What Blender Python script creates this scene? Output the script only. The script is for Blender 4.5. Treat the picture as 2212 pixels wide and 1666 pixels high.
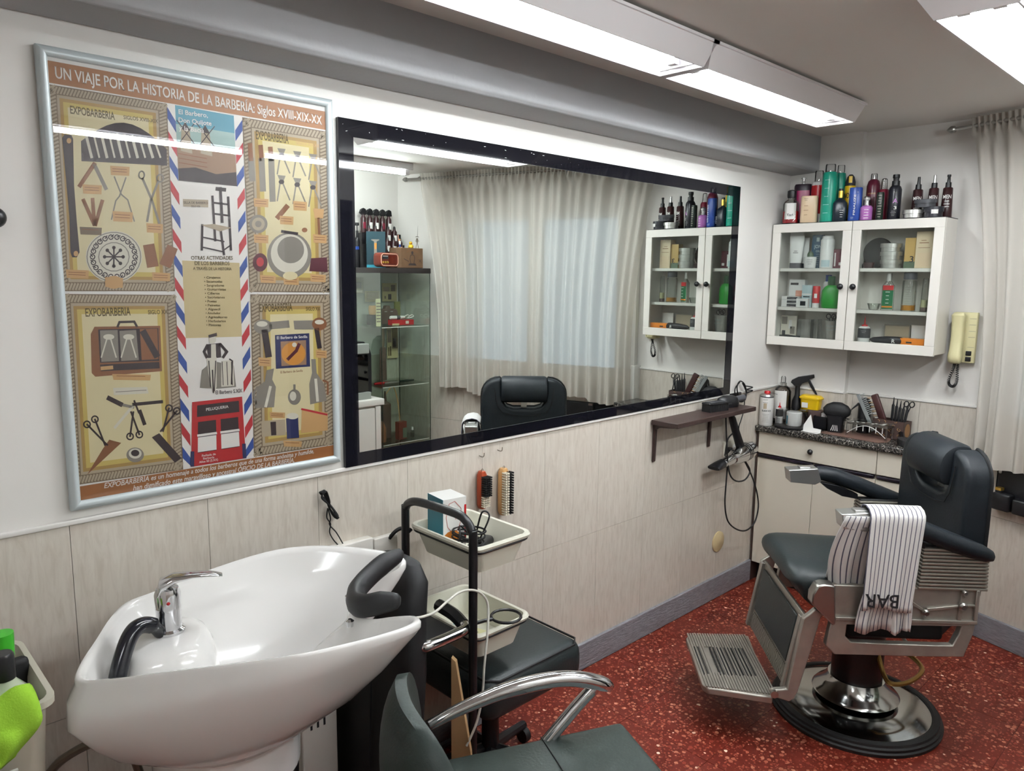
import bpy, bmesh, math, random
from mathutils import Vector, Matrix, Euler
random.seed(7)
S = bpy.context.scene
for o in list(bpy.data.objects): bpy.data.objects.remove(o)
# ---------------------------------------------------------------- camera
# world: X out of the mirror wall, Y along it towards the back wall, Z up (metres)
CAM = Vector((1.8602, -0.4170, 1.590)); FPX = 1615.2
_yaw, _pit, _rol = 0.8048, 0.1456, 0.0104
_F = Vector((-math.sin(_yaw)*math.cos(_pit), math.cos(_yaw)*math.cos(_pit), -math.sin(_pit)))
_R = Vector((math.cos(_yaw), math.sin(_yaw), 0)); _U = _R.cross(_F)
CR = _R*math.cos(_rol)+_U*math.sin(_rol); CU = -_R*math.sin(_rol)+_U*math.cos(_rol); CF = _F
cd = bpy.data.cameras.new('camera'); cam = bpy.data.objects.new('camera', cd); S.collection.objects.link(cam)
cd.sensor_fit = 'HORIZONTAL'; cd.sensor_width = 36; cd.lens = 36*FPX/2212; cd.clip_start = .02
cam.matrix_world = Matrix(((CR.x, CU.x, -CF.x, CAM.x), (CR.y, CU.y, -CF.y, CAM.y), (CR.z, CU.z, -CF.z, CAM.z), (0, 0, 0, 1)))
S.camera = cam
# ---------------------------------------------------------------- world (dull daylight behind the curtain), exposure
w = bpy.data.worlds.new('world'); S.world = w; w.use_nodes = True
bg = w.node_tree.nodes['Background']; bg.inputs[0].default_value = (.50, .60, .72, 1); bg.inputs[1].default_value = .75
S.view_settings.view_transform = 'Standard'; S.view_settings.look = 'None'; S.view_settings.gamma = 1
S.view_settings.use_curve_mapping = False; S.view_settings.exposure = 0.72
S.cycles.max_bounces = 7; S.cycles.diffuse_bounces = 3; S.cycles.glossy_bounces = 4; S.cycles.transmission_bounces = 5; S.cycles.transparent_max_bounces = 10
S.cycles.caustics_reflective = False; S.cycles.caustics_refractive = False; S.cycles.adaptive_threshold = .045; S.cycles.use_light_tree = False
TUBE = 52.0      # emission of the fluorescent tubes
H = 2.29         # ceiling height
# ---------------------------------------------------------------- helpers
COL = S.collection
def srgb(c):
    if isinstance(c, str):
        c = c.lstrip('#'); c = tuple(int(c[i:i+2], 16)/255 for i in (0, 2, 4))
    return tuple((x/12.92 if x <= .04045 else ((x+.055)/1.055)**2.4) for x in c[:3])+(1,)
MATS = {}
def M(name, col='808080', rough=.5, metal=0, spec=.5, coat=0, trans=0, alpha=1, ior=1.45, emit=0, nz=0, nscale=20, bump=0, bscale=60, sheen=0):
    if name in MATS: return MATS[name]
    m = bpy.data.materials.new(name); m.use_nodes = True; t = m.node_tree; b = t.nodes['Principled BSDF']
    c = srgb(col)
    b.inputs['Base Color'].default_value = c; b.inputs['Roughness'].default_value = rough; b.inputs['Metallic'].default_value = metal
    b.inputs['Specular IOR Level'].default_value = spec; b.inputs['Coat Weight'].default_value = coat; b.inputs['IOR'].default_value = ior
    b.inputs['Transmission Weight'].default_value = trans; b.inputs['Alpha'].default_value = alpha
    if emit:
        b.inputs['Emission Color'].default_value = c; b.inputs['Emission Strength'].default_value = emit
    if nz or bump:
        tc = t.nodes.new('ShaderNodeTexCoord')
    if nz:
        n = t.nodes.new('ShaderNodeTexNoise'); n.inputs['Scale'].default_value = nscale; n.inputs['Detail'].default_value = 4
        t.links.new(tc.outputs['Object'], n.inputs['Vector'])
        r = t.nodes.new('ShaderNodeValToRGB'); r.color_ramp.elements[0].position = .3; r.color_ramp.elements[1].position = .7
        r.color_ramp.elements[0].color = tuple(x*(1-nz) for x in c[:3])+(1,); r.color_ramp.elements[1].color = tuple(min(1, x*(1+nz)) for x in c[:3])+(1,)
        t.links.new(n.outputs['Fac'], r.inputs['Fac']); t.links.new(r.outputs['Color'], b.inputs['Base Color'])
    if bump:
        n2 = t.nodes.new('ShaderNodeTexNoise'); n2.inputs['Scale'].default_value = bscale; n2.inputs['Detail'].default_value = 5
        t.links.new(tc.outputs['Object'], n2.inputs['Vector'])
        bp = t.nodes.new('ShaderNodeBump'); bp.inputs['Strength'].default_value = bump; bp.inputs['Distance'].default_value = .004
        t.links.new(n2.outputs['Fac'], bp.inputs['Height']); t.links.new(bp.outputs['Normal'], b.inputs['Normal'])
    MATS[name] = m
    return m
def nodes(name):
    m = bpy.data.materials.new(name); m.use_nodes = True; MATS[name] = m
    return m, m.node_tree, m.node_tree.nodes['Principled BSDF']
def tag(o, label=None, cat=None, group=None, kind=None):
    if label: o['label'] = label
    if cat: o['category'] = cat
    if group: o['group'] = group
    if kind: o['kind'] = kind
    return o
def thing(name, label, cat, loc=(0, 0, 0), rz=0, group=None, rx=0, ry=0):
    o = bpy.data.objects.new(name, None); COL.objects.link(o); o.location = loc; o.rotation_euler = (rx, ry, rz)
    o.empty_display_size = .05
    return tag(o, label, cat, group)
def V(*a): return Vector(a)
class MB:
    def __init__(s): s.v = []; s.f = []
    def add(s, vs, fs):
        n = len(s.v); s.v += [tuple(v) for v in vs]; s.f += [tuple(i+n for i in f) for f in fs]; return s
    def box(s, x0, x1, y0, y1, z0, z1):
        return s.add([(x0, y0, z0), (x1, y0, z0), (x1, y1, z0), (x0, y1, z0), (x0, y0, z1), (x1, y0, z1), (x1, y1, z1), (x0, y1, z1)],
                     [(3, 2, 1, 0), (4, 5, 6, 7), (0, 1, 5, 4), (1, 2, 6, 5), (2, 3, 7, 6), (3, 0, 4, 7)])
    def rbox(s, x0, x1, y0, y1, z0, z1, r=.01, seg=3):
        bm = bmesh.new(); bmesh.ops.create_cube(bm, size=1)
        for v in bm.verts: v.co = Vector(((x0+x1)/2+v.co.x*(x1-x0), (y0+y1)/2+v.co.y*(y1-y0), (z0+z1)/2+v.co.z*(z1-z0)))
        bmesh.ops.bevel(bm, geom=bm.edges[:], offset=r, segments=seg, affect='EDGES', profile=.5)
        s.add([v.co for v in bm.verts], [[v.index for v in f.verts] for f in bm.faces]) if not bm.verts.index_update() else None
        bm.free(); return s
    def tube(s, pts, r, n=8, closed=False, cap=True):
        P = [Vector(p) for p in pts]; k = len(P); R = r if isinstance(r, (list, tuple)) else [r]*k
        vs = []; nrm = None
        for i in range(k):
            if closed: d = P[(i+1) % k]-P[i-1]
            else: d = P[min(i+1, k-1)]-P[max(i-1, 0)]
            d = d.normalized() if d.length > 1e-9 else Vector((0, 0, 1))
            if nrm is None:
                nrm = d.orthogonal().normalized()
            nrm = (nrm-d*nrm.dot(d)); nrm = nrm.normalized() if nrm.length > 1e-6 else d.orthogonal().normalized()
            b = d.cross(nrm)
            for j in range(n):
                a = 2*math.pi*j/n; vs.append(P[i]+(nrm*math.cos(a)+b*math.sin(a))*R[i])
        fs = []
        for i in range(k if closed else k-1):
            for j in range(n):
                a = i*n+j; b2 = i*n+(j+1) % n; c = ((i+1) % k)*n
                fs.append((a, b2, c+(j+1) % n, c+j))
        if cap and not closed: fs += [tuple(range(n))[::-1], tuple(range((k-1)*n, k*n))]
        return s.add(vs, fs)
    def lathe(s, prof, n=24, c=(0, 0, 0), cap=True):
        vs = []; fs = []; k = len(prof)
        for r, z in prof:
            for j in range(n):
                a = 2*math.pi*j/n; vs.append((c[0]+r*math.cos(a), c[1]+r*math.sin(a), c[2]+z))
        for i in range(k-1):
            for j in range(n): fs.append((i*n+j, i*n+(j+1) % n, (i+1)*n+(j+1) % n, (i+1)*n+j))
        if cap: fs += [tuple(range(n))[::-1], tuple(range((k-1)*n, k*n))]
        return s.add(vs, fs)
    def loft(s, secs, n=24, cap=True):
        """secs: (z, rx, ry, e[, cx, cy]) superellipse sections stacked in z"""
        vs = []; fs = []
        for q in secs:
            z, rx, ry, e = q[:4]; cx, cy = q[4:6] if len(q) > 4 else (0, 0)
            for j in range(n):
                a = 2*math.pi*(j+.5)/n; ca, sa = math.cos(a), math.sin(a)
                vs.append((cx+rx*math.copysign(abs(ca)**(2/e), ca), cy+ry*math.copysign(abs(sa)**(2/e), sa), z))
        k = len(secs)
        for i in range(k-1):
            for j in range(n): fs.append((i*n+j, i*n+(j+1) % n, (i+1)*n+(j+1) % n, (i+1)*n+j))
        if cap: fs += [tuple(range(n))[::-1], tuple(range((k-1)*n, k*n))]
        return s.add(vs, fs)
    def prism(s, poly, ax, a, b):
        """extrude a 2-D polygon (other two axes in xyz order) along axis ax from a to b"""
        n = len(poly)
        def mk(u, v, t): return {0: (t, u, v), 1: (u, t, v), 2: (u, v, t)}[ax]
        vs = [mk(u, v, a) for u, v in poly]+[mk(u, v, b) for u, v in poly]
        fs = [tuple(range(n))[::-1], tuple(range(n, 2*n))]+[(i, (i+1) % n, n+(i+1) % n, n+i) for i in range(n)]
        return s.add(vs, fs)
    def sheet(s, g):
        r, c = len(g), len(g[0]); vs = [p for row in g for p in row]
        return s.add(vs, [(i*c+j, i*c+j+1, (i+1)*c+j+1, (i+1)*c+j) for i in range(r-1) for j in range(c-1)])
    def sphere(s, c, r, n=14, m=8, sc=(1, 1, 1)):
        vs = [(c[0], c[1], c[2]-r*sc[2])]; 
        for i in range(1, m):
            t = math.pi*i/m
            for j in range(n):
                a = 2*math.pi*j/n; vs.append((c[0]+r*sc[0]*math.sin(t)*math.cos(a), c[1]+r*sc[1]*math.sin(t)*math.sin(a), c[2]-r*sc[2]*math.cos(t)))
        vs.append((c[0], c[1], c[2]+r*sc[2])); fs = []
        for j in range(n):
            fs.append((0, 1+(j+1) % n, 1+j)); e = len(vs)-1; q = 1+(m-2)*n; fs.append((e, q+j, q+(j+1) % n))
        for i in range(m-2):
            for j in range(n): fs.append((1+i*n+j, 1+i*n+(j+1) % n, 1+(i+1)*n+(j+1) % n, 1+(i+1)*n+j))
        return s.add(vs, fs)
    def xf(s, m):
        s.v = [tuple(m @ Vector(v)) for v in s.v]; return s
    def me(s, name, mat=None, smooth=35):
        me = bpy.data.meshes.new(name); me.from_pydata(s.v, [], s.f)
        bm = bmesh.new(); bm.from_mesh(me); bmesh.ops.recalc_face_normals(bm, faces=bm.faces[:]); bm.to_mesh(me); bm.free()
        if smooth:
            me.polygons.foreach_set('use_smooth', [True]*len(me.polygons)); me.set_sharp_from_angle(angle=math.radians(smooth))
        if mat: me.materials.append(mat)
        return me
    def obj(s, name, mat=None, parent=None, smooth=35, bevel=0, sub=0, solid=0):
        o = bpy.data.objects.new(name, s.me(name, mat, smooth)); COL.objects.link(o)
        if parent: o.parent = parent
        if solid:
            q = o.modifiers.new('solid', 'SOLIDIFY'); q.thickness = solid; q.offset = 0
        if sub:
            q = o.modifiers.new('sub', 'SUBSURF'); q.levels = sub; q.render_levels = sub
        if bevel:
            q = o.modifiers.new('bevel', 'BEVEL'); q.width = bevel; q.segments = 2; q.limit_method = 'ANGLE'; q.angle_limit = math.radians(40)
        return o
def bez(pts, n=8, closed=False):
    """smooth Catmull-Rom through points"""
    P = [Vector(p) for p in pts]; k = len(P); out = []
    for i in range(k if closed else k-1):
        if closed: a, b, c, d = P[i-1], P[i], P[(i+1) % k], P[(i+2) % k]
        else: a, b, c, d = P[max(i-1, 0)], P[i], P[i+1], P[min(i+2, k-1)]
        for j in range(n):
            t = j/n; out.append(.5*((2*b)+(c-a)*t+(2*a-5*b+4*c-d)*t*t+(3*b-a-3*c+d)*t*t*t))
    if not closed: out.append(P[-1])
    return out
def copy_tree(o, parent=None):
    c = o.copy(); COL.objects.link(c); c.parent = parent
    for ch in list(o.children): copy_tree(ch, c)
    return c
def ray(x, y):
    return CF*FPX+CR*(x-1106)-CU*(y-833)
def atX(x, y, X=0.): d = ray(x, y); return CAM+d*((X-CAM.x)/d.x)
def atY(x, y, Y): d = ray(x, y); return CAM+d*((Y-CAM.y)/d.y)
def atZ(x, y, Z): d = ray(x, y); return CAM+d*((Z-CAM.z)/d.z)
_txt = {}
def textmesh(s, shear=0):
    k = (s, shear)
    if k not in _txt:
        c = bpy.data.curves.new('t', 'FONT'); c.body = s; c.offset = .012; c.shear = shear; c.resolution_u = 3
        o = bpy.data.objects.new('t', c); COL.objects.link(o)
        dg = bpy.context.evaluated_depsgraph_get(); me = o.evaluated_get(dg).to_mesh()
        vs = [tuple(v.co) for v in me.vertices]; fs = [tuple(p.vertices) for p in me.polygons]
        o.evaluated_get(dg).to_mesh_clear(); bpy.data.objects.remove(o); bpy.data.curves.remove(c)
        _txt[k] = (vs, fs)
    return _txt[k]
def serifed(vs, fs):
    """add slab serifs to the free flat ends of upright strokes"""
    cnt = {}
    for f in fs:
        for a, b in zip(f, f[1:]+f[:1]): cnt.setdefault((min(a, b), max(a, b)), []).append(f)
    vs, fs = list(vs), list(fs)
    for (a, b), ff in cnt.items():
        if len(ff) != 1: continue
        (x0, y0, _), (x1, y1, _) = vs[a], vs[b]
        if abs(y0-y1) > .012 or not .04 < abs(x1-x0) < .2: continue
        cy = sum(vs[i][1] for i in ff[0])/len(ff[0]); h = .035 if cy > y0 else -.035; xa, xb = min(x0, x1)-.05, max(x0, x1)+.05; n = len(vs)
        vs += [(xa, y0, 0), (xb, y0, 0), (xb-.03, y0+h, 0), (xa+.03, y0+h, 0)]; fs.append((n, n+1, n+2, n+3))
    return vs, fs
def text_mb(mb, s, org, right, up, width=None, height=.7, shear=0, bend=None, serif=False):
    """flat lettering: fits s from org along `right` to the given width; cap height `height` along up"""
    vs, fs = textmesh(s, shear)
    if serif: vs, fs = serifed(vs, fs)
    x0 = min(v[0] for v in vs); x1 = max(v[0] for v in vs); sx = (width/(x1-x0)) if width else height/.7
    r = Vector(right).normalized(); u = Vector(up).normalized(); o = Vector(org)
    out = []
    for v in vs:
        a, b = (v[0]-x0)*sx, v[1]*height/.7
        out.append(bend(a, b) if bend else o+r*a+u*b)
    return mb.add(out, fs)
# shared plain materials
M('white_paint', 'e9e6e1', .55, bump=.08, bscale=30); M('white_lam', 'e6e2da', .3); M('black_pl', '17171a', .35); M('black_matt', '141416', .6)
M('chrome', 'd8d8da', .08, 1); M('steel', 'a8a6a2', .3, 1); M('cast', 'a8a39a', .42, .65, nz=.12, nscale=14); M('leather', '23292d', .42, bump=.12, bscale=220)
M('cream', 'e3dfc6', .4); M('glass', 'ffffff', .02, trans=1, ior=1.45); M('brown_wood', '3d2b26', .45); M('granite', '333333')
M('label_w', 'e8e6e2', .5); M('ink', '26262a', .6); M('red', 'b3161c', .35); M('gold', 'c8a24a', .3, .8); M('silver', 'c9c9c7', .28, .9)
# ---------------------------------------------------------------- surface materials
def thin_glass(name, tint=(.96, .98, .97), refl=.08):
    m, t, b = nodes(name); t.nodes.remove(b); out = t.nodes['Material Output']
    tr = t.nodes.new('ShaderNodeBsdfTransparent'); tr.inputs[0].default_value = tint+(1,)
    gl = t.nodes.new('ShaderNodeBsdfGlossy'); gl.inputs['Roughness'].default_value = .01
    mx = t.nodes.new('ShaderNodeMixShader'); lw = t.nodes.new('ShaderNodeLayerWeight'); lw.inputs[0].default_value = .25
    mm = t.nodes.new('ShaderNodeMath'); mm.operation = 'MULTIPLY'; mm.inputs[1].default_value = refl*6
    ad = t.nodes.new('ShaderNodeMath'); ad.operation = 'ADD'; ad.inputs[1].default_value = refl*.4
    t.links.new(lw.outputs['Fresnel'], mm.inputs[0]); t.links.new(mm.outputs[0], ad.inputs[0]); t.links.new(ad.outputs[0], mx.inputs[0])
    t.links.new(tr.outputs[0], mx.inputs[1]); t.links.new(gl.outputs[0], mx.inputs[2]); t.links.new(mx.outputs[0], out.inputs[0])
    return m
thin_glass('pane'); thin_glass('green_pane', (.955, .985, .96), .05); thin_glass('acrylic', (.93, .94, .94), .14)
m, t, b = nodes('mirror'); b.inputs['Metallic'].default_value = 1; b.inputs['Base Color'].default_value = (.86, .90, .87, 1); b.inputs['Roughness'].default_value = 0
m, t, b = nodes('black_glass'); b.inputs['Base Color'].default_value = (.006, .006, .009, 1); b.inputs['Roughness'].default_value = .03; b.inputs['Specular IOR Level'].default_value = .45
# wall tile: pale beige with long soft vertical veins
def tilemat():
    m, t, b = nodes('wall_tile'); tc = t.nodes.new('ShaderNodeTexCoord'); mp = t.nodes.new('ShaderNodeMapping'); oi = t.nodes.new('ShaderNodeObjectInfo')
    ad = t.nodes.new('ShaderNodeVectorMath'); ad.operation = 'ADD'; mu = t.nodes.new('ShaderNodeVectorMath'); mu.operation = 'SCALE'; mu.inputs['Scale'].default_value = 9
    cb = t.nodes.new('ShaderNodeCombineXYZ'); t.links.new(oi.outputs['Random'], cb.inputs[0]); t.links.new(oi.outputs['Random'], cb.inputs[1]); t.links.new(oi.outputs['Random'], cb.inputs[2])
    t.links.new(cb.outputs[0], mu.inputs[0]); t.links.new(tc.outputs['Object'], ad.inputs[0]); t.links.new(mu.outputs[0], ad.inputs[1])
    mp.inputs['Scale'].default_value = (48, 48, 8); t.links.new(ad.outputs[0], mp.inputs[0])
    n = t.nodes.new('ShaderNodeTexNoise'); n.inputs['Scale'].default_value = 1.6; n.inputs['Detail'].default_value = 6; n.inputs['Roughness'].default_value = .6; n.inputs['Distortion'].default_value = .6
    t.links.new(mp.outputs[0], n.inputs[0])
    r = t.nodes.new('ShaderNodeValToRGB'); e = r.color_ramp.elements
    e[0].position = .32; e[0].color = srgb('c6bdb0'); e[1].position = .68; e[1].color = srgb('d6cfc3'); q = r.color_ramp.elements.new(.5); q.color = srgb('d0c8bc')
    t.links.new(n.outputs['Fac'], r.inputs[0]); t.links.new(r.outputs[0], b.inputs['Base Color']); b.inputs['Roughness'].default_value = .22
tilemat()
def terrazzo():
    m, t, b = nodes('terrazzo'); tc = t.nodes.new('ShaderNodeNewGeometry'); L = t.links.new
    base = t.nodes.new('ShaderNodeRGB'); base.outputs[0].default_value = srgb('6e2519'); cur = base.outputs[0]
    nb = t.nodes.new('ShaderNodeTexNoise'); nb.inputs['Scale'].default_value = 3; L(tc.outputs['Position'], nb.inputs[0])
    mx0 = t.nodes.new('ShaderNodeMix'); mx0.data_type = 'RGBA'; L(nb.outputs['Fac'], mx0.inputs[0]); L(cur, mx0.inputs[6]); mx0.inputs[7].default_value = srgb('5a1b11'); cur = mx0.outputs[2]
    for sc, thr, cols in ((120, .52, ('8b4734', '652115', '863f2d')), (60, .42, ('985640', 'a56951', '7c3325')), (46, .34, ('d3b299', 'c58a72', 'e0cdb6'))):
        ds = t.nodes.new('ShaderNodeTexNoise'); ds.inputs['Scale'].default_value = sc*1.3; L(tc.outputs['Position'], ds.inputs[0])
        sm = t.nodes.new('ShaderNodeVectorMath'); sm.operation = 'SCALE'; sm.inputs['Scale'].default_value = .35/sc; L(ds.outputs['Color'], sm.inputs[0])
        av = t.nodes.new('ShaderNodeVectorMath'); L(tc.outputs['Position'], av.inputs[0]); L(sm.outputs[0], av.inputs[1])
        v = t.nodes.new('ShaderNodeTexVoronoi'); v.inputs['Scale'].default_value = sc; L(av.outputs[0], v.inputs['Vector'])
        sep = t.nodes.new('ShaderNodeSeparateColor'); L(v.outputs['Color'], sep.inputs[0])
        # chip where a per-cell random size beats the distance to the cell centre
        mu = t.nodes.new('ShaderNodeMath'); mu.operation = 'MULTIPLY'; L(sep.outputs[0], mu.inputs[0]); mu.inputs[1].default_value = thr*1.15
        lt = t.nodes.new('ShaderNodeMath'); lt.operation = 'LESS_THAN'; L(v.outputs['Distance'], lt.inputs[0]); L(mu.outputs[0], lt.inputs[1])
        cr = t.nodes.new('ShaderNodeValToRGB'); cr.color_ramp.interpolation = 'CONSTANT'
        cr.color_ramp.elements[0].color = srgb(cols[0]); cr.color_ramp.elements[1].color = srgb(cols[1]); cr.color_ramp.elements[1].position = .4; q = cr.color_ramp.elements.new(.75); q.color = srgb(cols[2])
        L(sep.outputs[1], cr.inputs[0])
        if sc == 46:
            g2 = t.nodes.new('ShaderNodeMath'); g2.operation = 'GREATER_THAN'; L(sep.outputs[2], g2.inputs[0]); g2.inputs[1].default_value = .62
            m3 = t.nodes.new('ShaderNodeMath'); m3.operation = 'MULTIPLY'; L(lt.outputs[0], m3.inputs[0]); L(g2.outputs[0], m3.inputs[1]); fac = m3.outputs[0]
        else: fac = lt.outputs[0]
        mx = t.nodes.new('ShaderNodeMix'); mx.data_type = 'RGBA'; L(fac, mx.inputs[0]); L(cur, mx.inputs[6]); L(cr.outputs[0], mx.inputs[7]); cur = mx.outputs[2]
    L(cur, b.inputs['Base Color']); b.inputs['Roughness'].default_value = .4; b.inputs['Specular IOR Level'].default_value = .35
terrazzo()
def granite():
    m = MATS['granite']; t = m.node_tree; b = t.nodes['Principled BSDF']; g = t.nodes.new('ShaderNodeNewGeometry')
    v = t.nodes.new('ShaderNodeTexVoronoi'); v.inputs['Scale'].default_value = 260; t.links.new(g.outputs['Position'], v.inputs['Vector'])
    s = t.nodes.new('ShaderNodeSeparateColor'); t.links.new(v.outputs['Color'], s.inputs[0])
    r = t.nodes.new('ShaderNodeValToRGB'); e = r.color_ramp.elements; e[0].color = srgb('1d1c1c'); e[1].color = srgb('aaa39a'); e[1].position = .95
    for p_, c_ in ((.35, '2b2928'), (.6, '57524d'), (.8, '6f6963')): q = e.new(p_); q.color = srgb(c_)
    r.color_ramp.interpolation = 'CONSTANT'
    t.links.new(s.outputs[0], r.inputs[0]); t.links.new(r.outputs[0], b.inputs['Base Color']); b.inputs['Roughness'].default_value = .2
granite()
def stone():
    m, t, b = nodes('grey_stone'); g = t.nodes.new('ShaderNodeNewGeometry'); mp = t.nodes.new('ShaderNodeMapping'); mp.inputs['Scale'].default_value = (12, 12, 70); t.links.new(g.outputs['Position'], mp.inputs[0])
    n = t.nodes.new('ShaderNodeTexNoise'); n.inputs['Scale'].default_value = 2.2; n.inputs['Detail'].default_value = 8; n.inputs['Roughness'].default_value = .65; t.links.new(mp.outputs[0], n.inputs[0])
    r = t.nodes.new('ShaderNodeValToRGB'); r.color_ramp.elements[0].position = .3; r.color_ramp.elements[0].color = srgb('737276'); r.color_ramp.elements[1].position = .7; r.color_ramp.elements[1].color = srgb('94939a')
    t.links.new(n.outputs['Fac'], r.inputs[0]); t.links.new(r.outputs[0], b.inputs['Base Color']); b.inputs['Roughness'].default_value = .5
    bp = t.nodes.new('ShaderNodeBump'); bp.inputs['Strength'].default_value = .8; bp.inputs['Distance'].default_value = .004; t.links.new(n.outputs['Fac'], bp.inputs['Height']); t.links.new(bp.outputs[0], b.inputs['Normal'])
stone()
M('beam_grey', 'a6a7a9', .5, 0, bump=.15, bscale=50); M('ceil_paint', 'efece6', .6, bump=.05, bscale=25); M('grout', '9b9388', .8); M('dark_grout', '5a2a22', .8)
M('tube', 'f7fdff', emit=TUBE); M('fix_white', 'f1eef0', .35); M('win_white', 'e9e7e2', .4)
def cloth_mat(name, col, transl=.4, clear=.2):
    m, t, b = nodes(name); out = t.nodes['Material Output']; b.inputs['Base Color'].default_value = srgb(col); b.inputs['Roughness'].default_value = .9
    tl = t.nodes.new('ShaderNodeBsdfTranslucent'); tl.inputs[0].default_value = srgb(col); tr = t.nodes.new('ShaderNodeBsdfTransparent')
    m1 = t.nodes.new('ShaderNodeMixShader'); m1.inputs[0].default_value = transl; m2 = t.nodes.new('ShaderNodeMixShader'); m2.inputs[0].default_value = clear
    t.links.new(b.outputs[0], m1.inputs[1]); t.links.new(tl.outputs[0], m1.inputs[2]); t.links.new(m1.outputs[0], m2.inputs[1]); t.links.new(tr.outputs[0], m2.inputs[2]); t.links.new(m2.outputs[0], out.inputs[0])
cloth_mat('voile', 'e6e1d8', .35, .3); cloth_mat('voile_thick', 'e4dfd6', .25, .05)
# ---------------------------------------------------------------- room shell
YB0, YB1, XC = 3.345, 3.385, .96          # column face, recessed back wall, start of the angled window wall
XR, YF = 2.67, -1.35                      # right wall, wall behind the camera
WO = Vector((XC, 3.333, 0)); WD = Vector((1, -.325, 0)).normalized(); WN = Vector((-.325, -1, 0)).normalized()   # window wall: origin, direction, inward normal
WL = (XR-XC)/WD.x
def st(o): o['kind'] = 'structure'; return o
floor = st(MB().box(-.1, XR+.2, YF-.1, 3.6, -.08, -.0025).obj('floor', MATS['dark_grout']))
tw = .332; tm = None
for i in range(-2, 9):
    for j in range(-10, 7):
        x0, y0 = .344+i*tw, 1.640+j*tw
        a, b_, c, d = max(x0, 0), min(x0+tw, XR), max(y0, YF), min(y0+tw, 3.5)
        if b_-a < .01 or d-c < .01: continue
        full = abs(b_-a-tw) < 1e-6 and abs(d-c-tw) < 1e-6
        if full and tm is not None: o = bpy.data.objects.new('floor_tile', tm); COL.objects.link(o); o.location = (a, c, 0)
        else:
            o = MB().box(.0007, b_-a-.0007, .0007, d-c-.0007, -.01, 0).obj('floor_tile', MATS['terrazzo'], smooth=0); o.location = (a, c, 0)
            if full: tm = o.data
        o.parent = floor
ceiling = st(MB().box(-.1, XR+.2, YF-.1, 3.6, H, H+.1).obj('ceiling', MATS['ceil_paint']))
wall_left = st(MB().box(-.12, -.006, YF-.1, 3.6, -.08, H).obj('wall_left', MATS['white_paint']))
wall_back = MB().box(-.1, .345, YB0+.006, 3.6, -.08, H).box(.345, XC+.03, YB1+.006, 3.6, -.08, H)
wall_back = st(wall_back.obj('wall_back', MATS['white_paint']))
wall_right = st(MB().box(XR+.006, XR+.12, YF-.1, 3.6, -.08, H).obj('wall_right', MATS['white_paint']))
wall_front = st(MB().box(-.1, XR+.12, YF-.12, YF, -.08, H).obj('wall_front', MATS['white_paint']))
# window wall with its opening (local x along the wall, y outwards, z up)
wq = math.atan2(WD.y, WD.x)
WX0, WX1, WZ0, WZ1 = .06, 1.33, .90, 2.04
ww = MB().box(0, WX0, .006, .14, -.08, H).box(WX1, WL+.1, .006, .14, -.08, H).box(WX0, WX1, .006, .14, -.08, WZ0).box(WX0, WX1, .006, .14, WZ1, H)
wall_window = st(ww.obj('wall_window', MATS['white_paint'])); wall_window.location = WO; wall_window.rotation_euler = (0, 0, wq)
# wall tiles, two rows
ZR = (.1133, .5676, 1.0222); TW = .31123; TY0 = -.00993
tmesh = MB().box(-.006, 0, .0006, TW-.0006, .0006, ZR[1]-ZR[0]-.0006).me('tile', MATS['wall_tile'], 0)
def tiles(parent, org, rot, x0, x1, start, name='wall_tile'):
    """tile a wall between local x0..x1 ; joints fall on start+k*TW"""
    k = math.floor((x0-start)/TW)
    while start+k*TW < x1-.004:
        a, b_ = max(x0, start+k*TW), min(x1, start+(k+1)*TW); k += 1
        if b_-a < .004: continue
        for r in range(2):
            if b_-a > TW-1e-4:
                o = bpy.data.objects.new(name, tmesh); COL.objects.link(o)
            else: o = MB().box(-.006, 0, .0006, b_-a-.0006, .0006, ZR[1]-ZR[0]-.0006).obj(name, MATS['wall_tile'], smooth=0)
            o.location = Vector(org)+Matrix.Rotation(rot, 3, 'Z') @ Vector((0, a, 0))+Vector((0, 0, ZR[r])); o.rotation_euler = (0, 0, rot)
            o.parent = parent; o.matrix_parent_inverse = parent.matrix_basis.inverted()
        # grout backing strip is the wall itself
tiles(wall_left, (0, 0, 0), 0, YF, YB0, TY0)
tiles(wall_back, (0, YB0, 0), -math.pi/2, 0, .345, .1)       # local +y runs along +X, faces -Y
tiles(wall_back, (.345, YB1, 0), -math.pi/2, 0, XC-.345, .03)
tiles(wall_window, WO, wq-math.pi/2, 0, WL, .0)
tiles(wall_right, (XR, 2.80, 0), math.pi, 0, 2.80-YF, .05)
o = MB().box(0, .006, YB0, YB1, ZR[0], ZR[2]).obj('wall_tile', MATS['wall_tile'], wall_back, 0); o.location = (.345, 0, 0)
# tile nosing along the mirror wall
st(MB().rbox(-.006, .006, YF, YB0, ZR[2], ZR[2]+.012, .003).obj('trim_1', MATS['white_paint']))
st(MB().rbox(.0, .345, YB0-.005, YB0+.006, ZR[2], ZR[2]+.012, .003).rbox(.345, XC, YB1-.005, YB1+.006, ZR[2], ZR[2]+.012, .003).obj('trim_2', MATS['white_paint']))
# beam
bm_ = MB().prism([(-.006, 2.112), (.128, 2.118), (.139, 2.13), (.139, H+.01), (-.006, H+.01)], 1, YF, YB0+.03).obj('trim_3', MATS['beam_grey'], bevel=.004); st(bm_)
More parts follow.
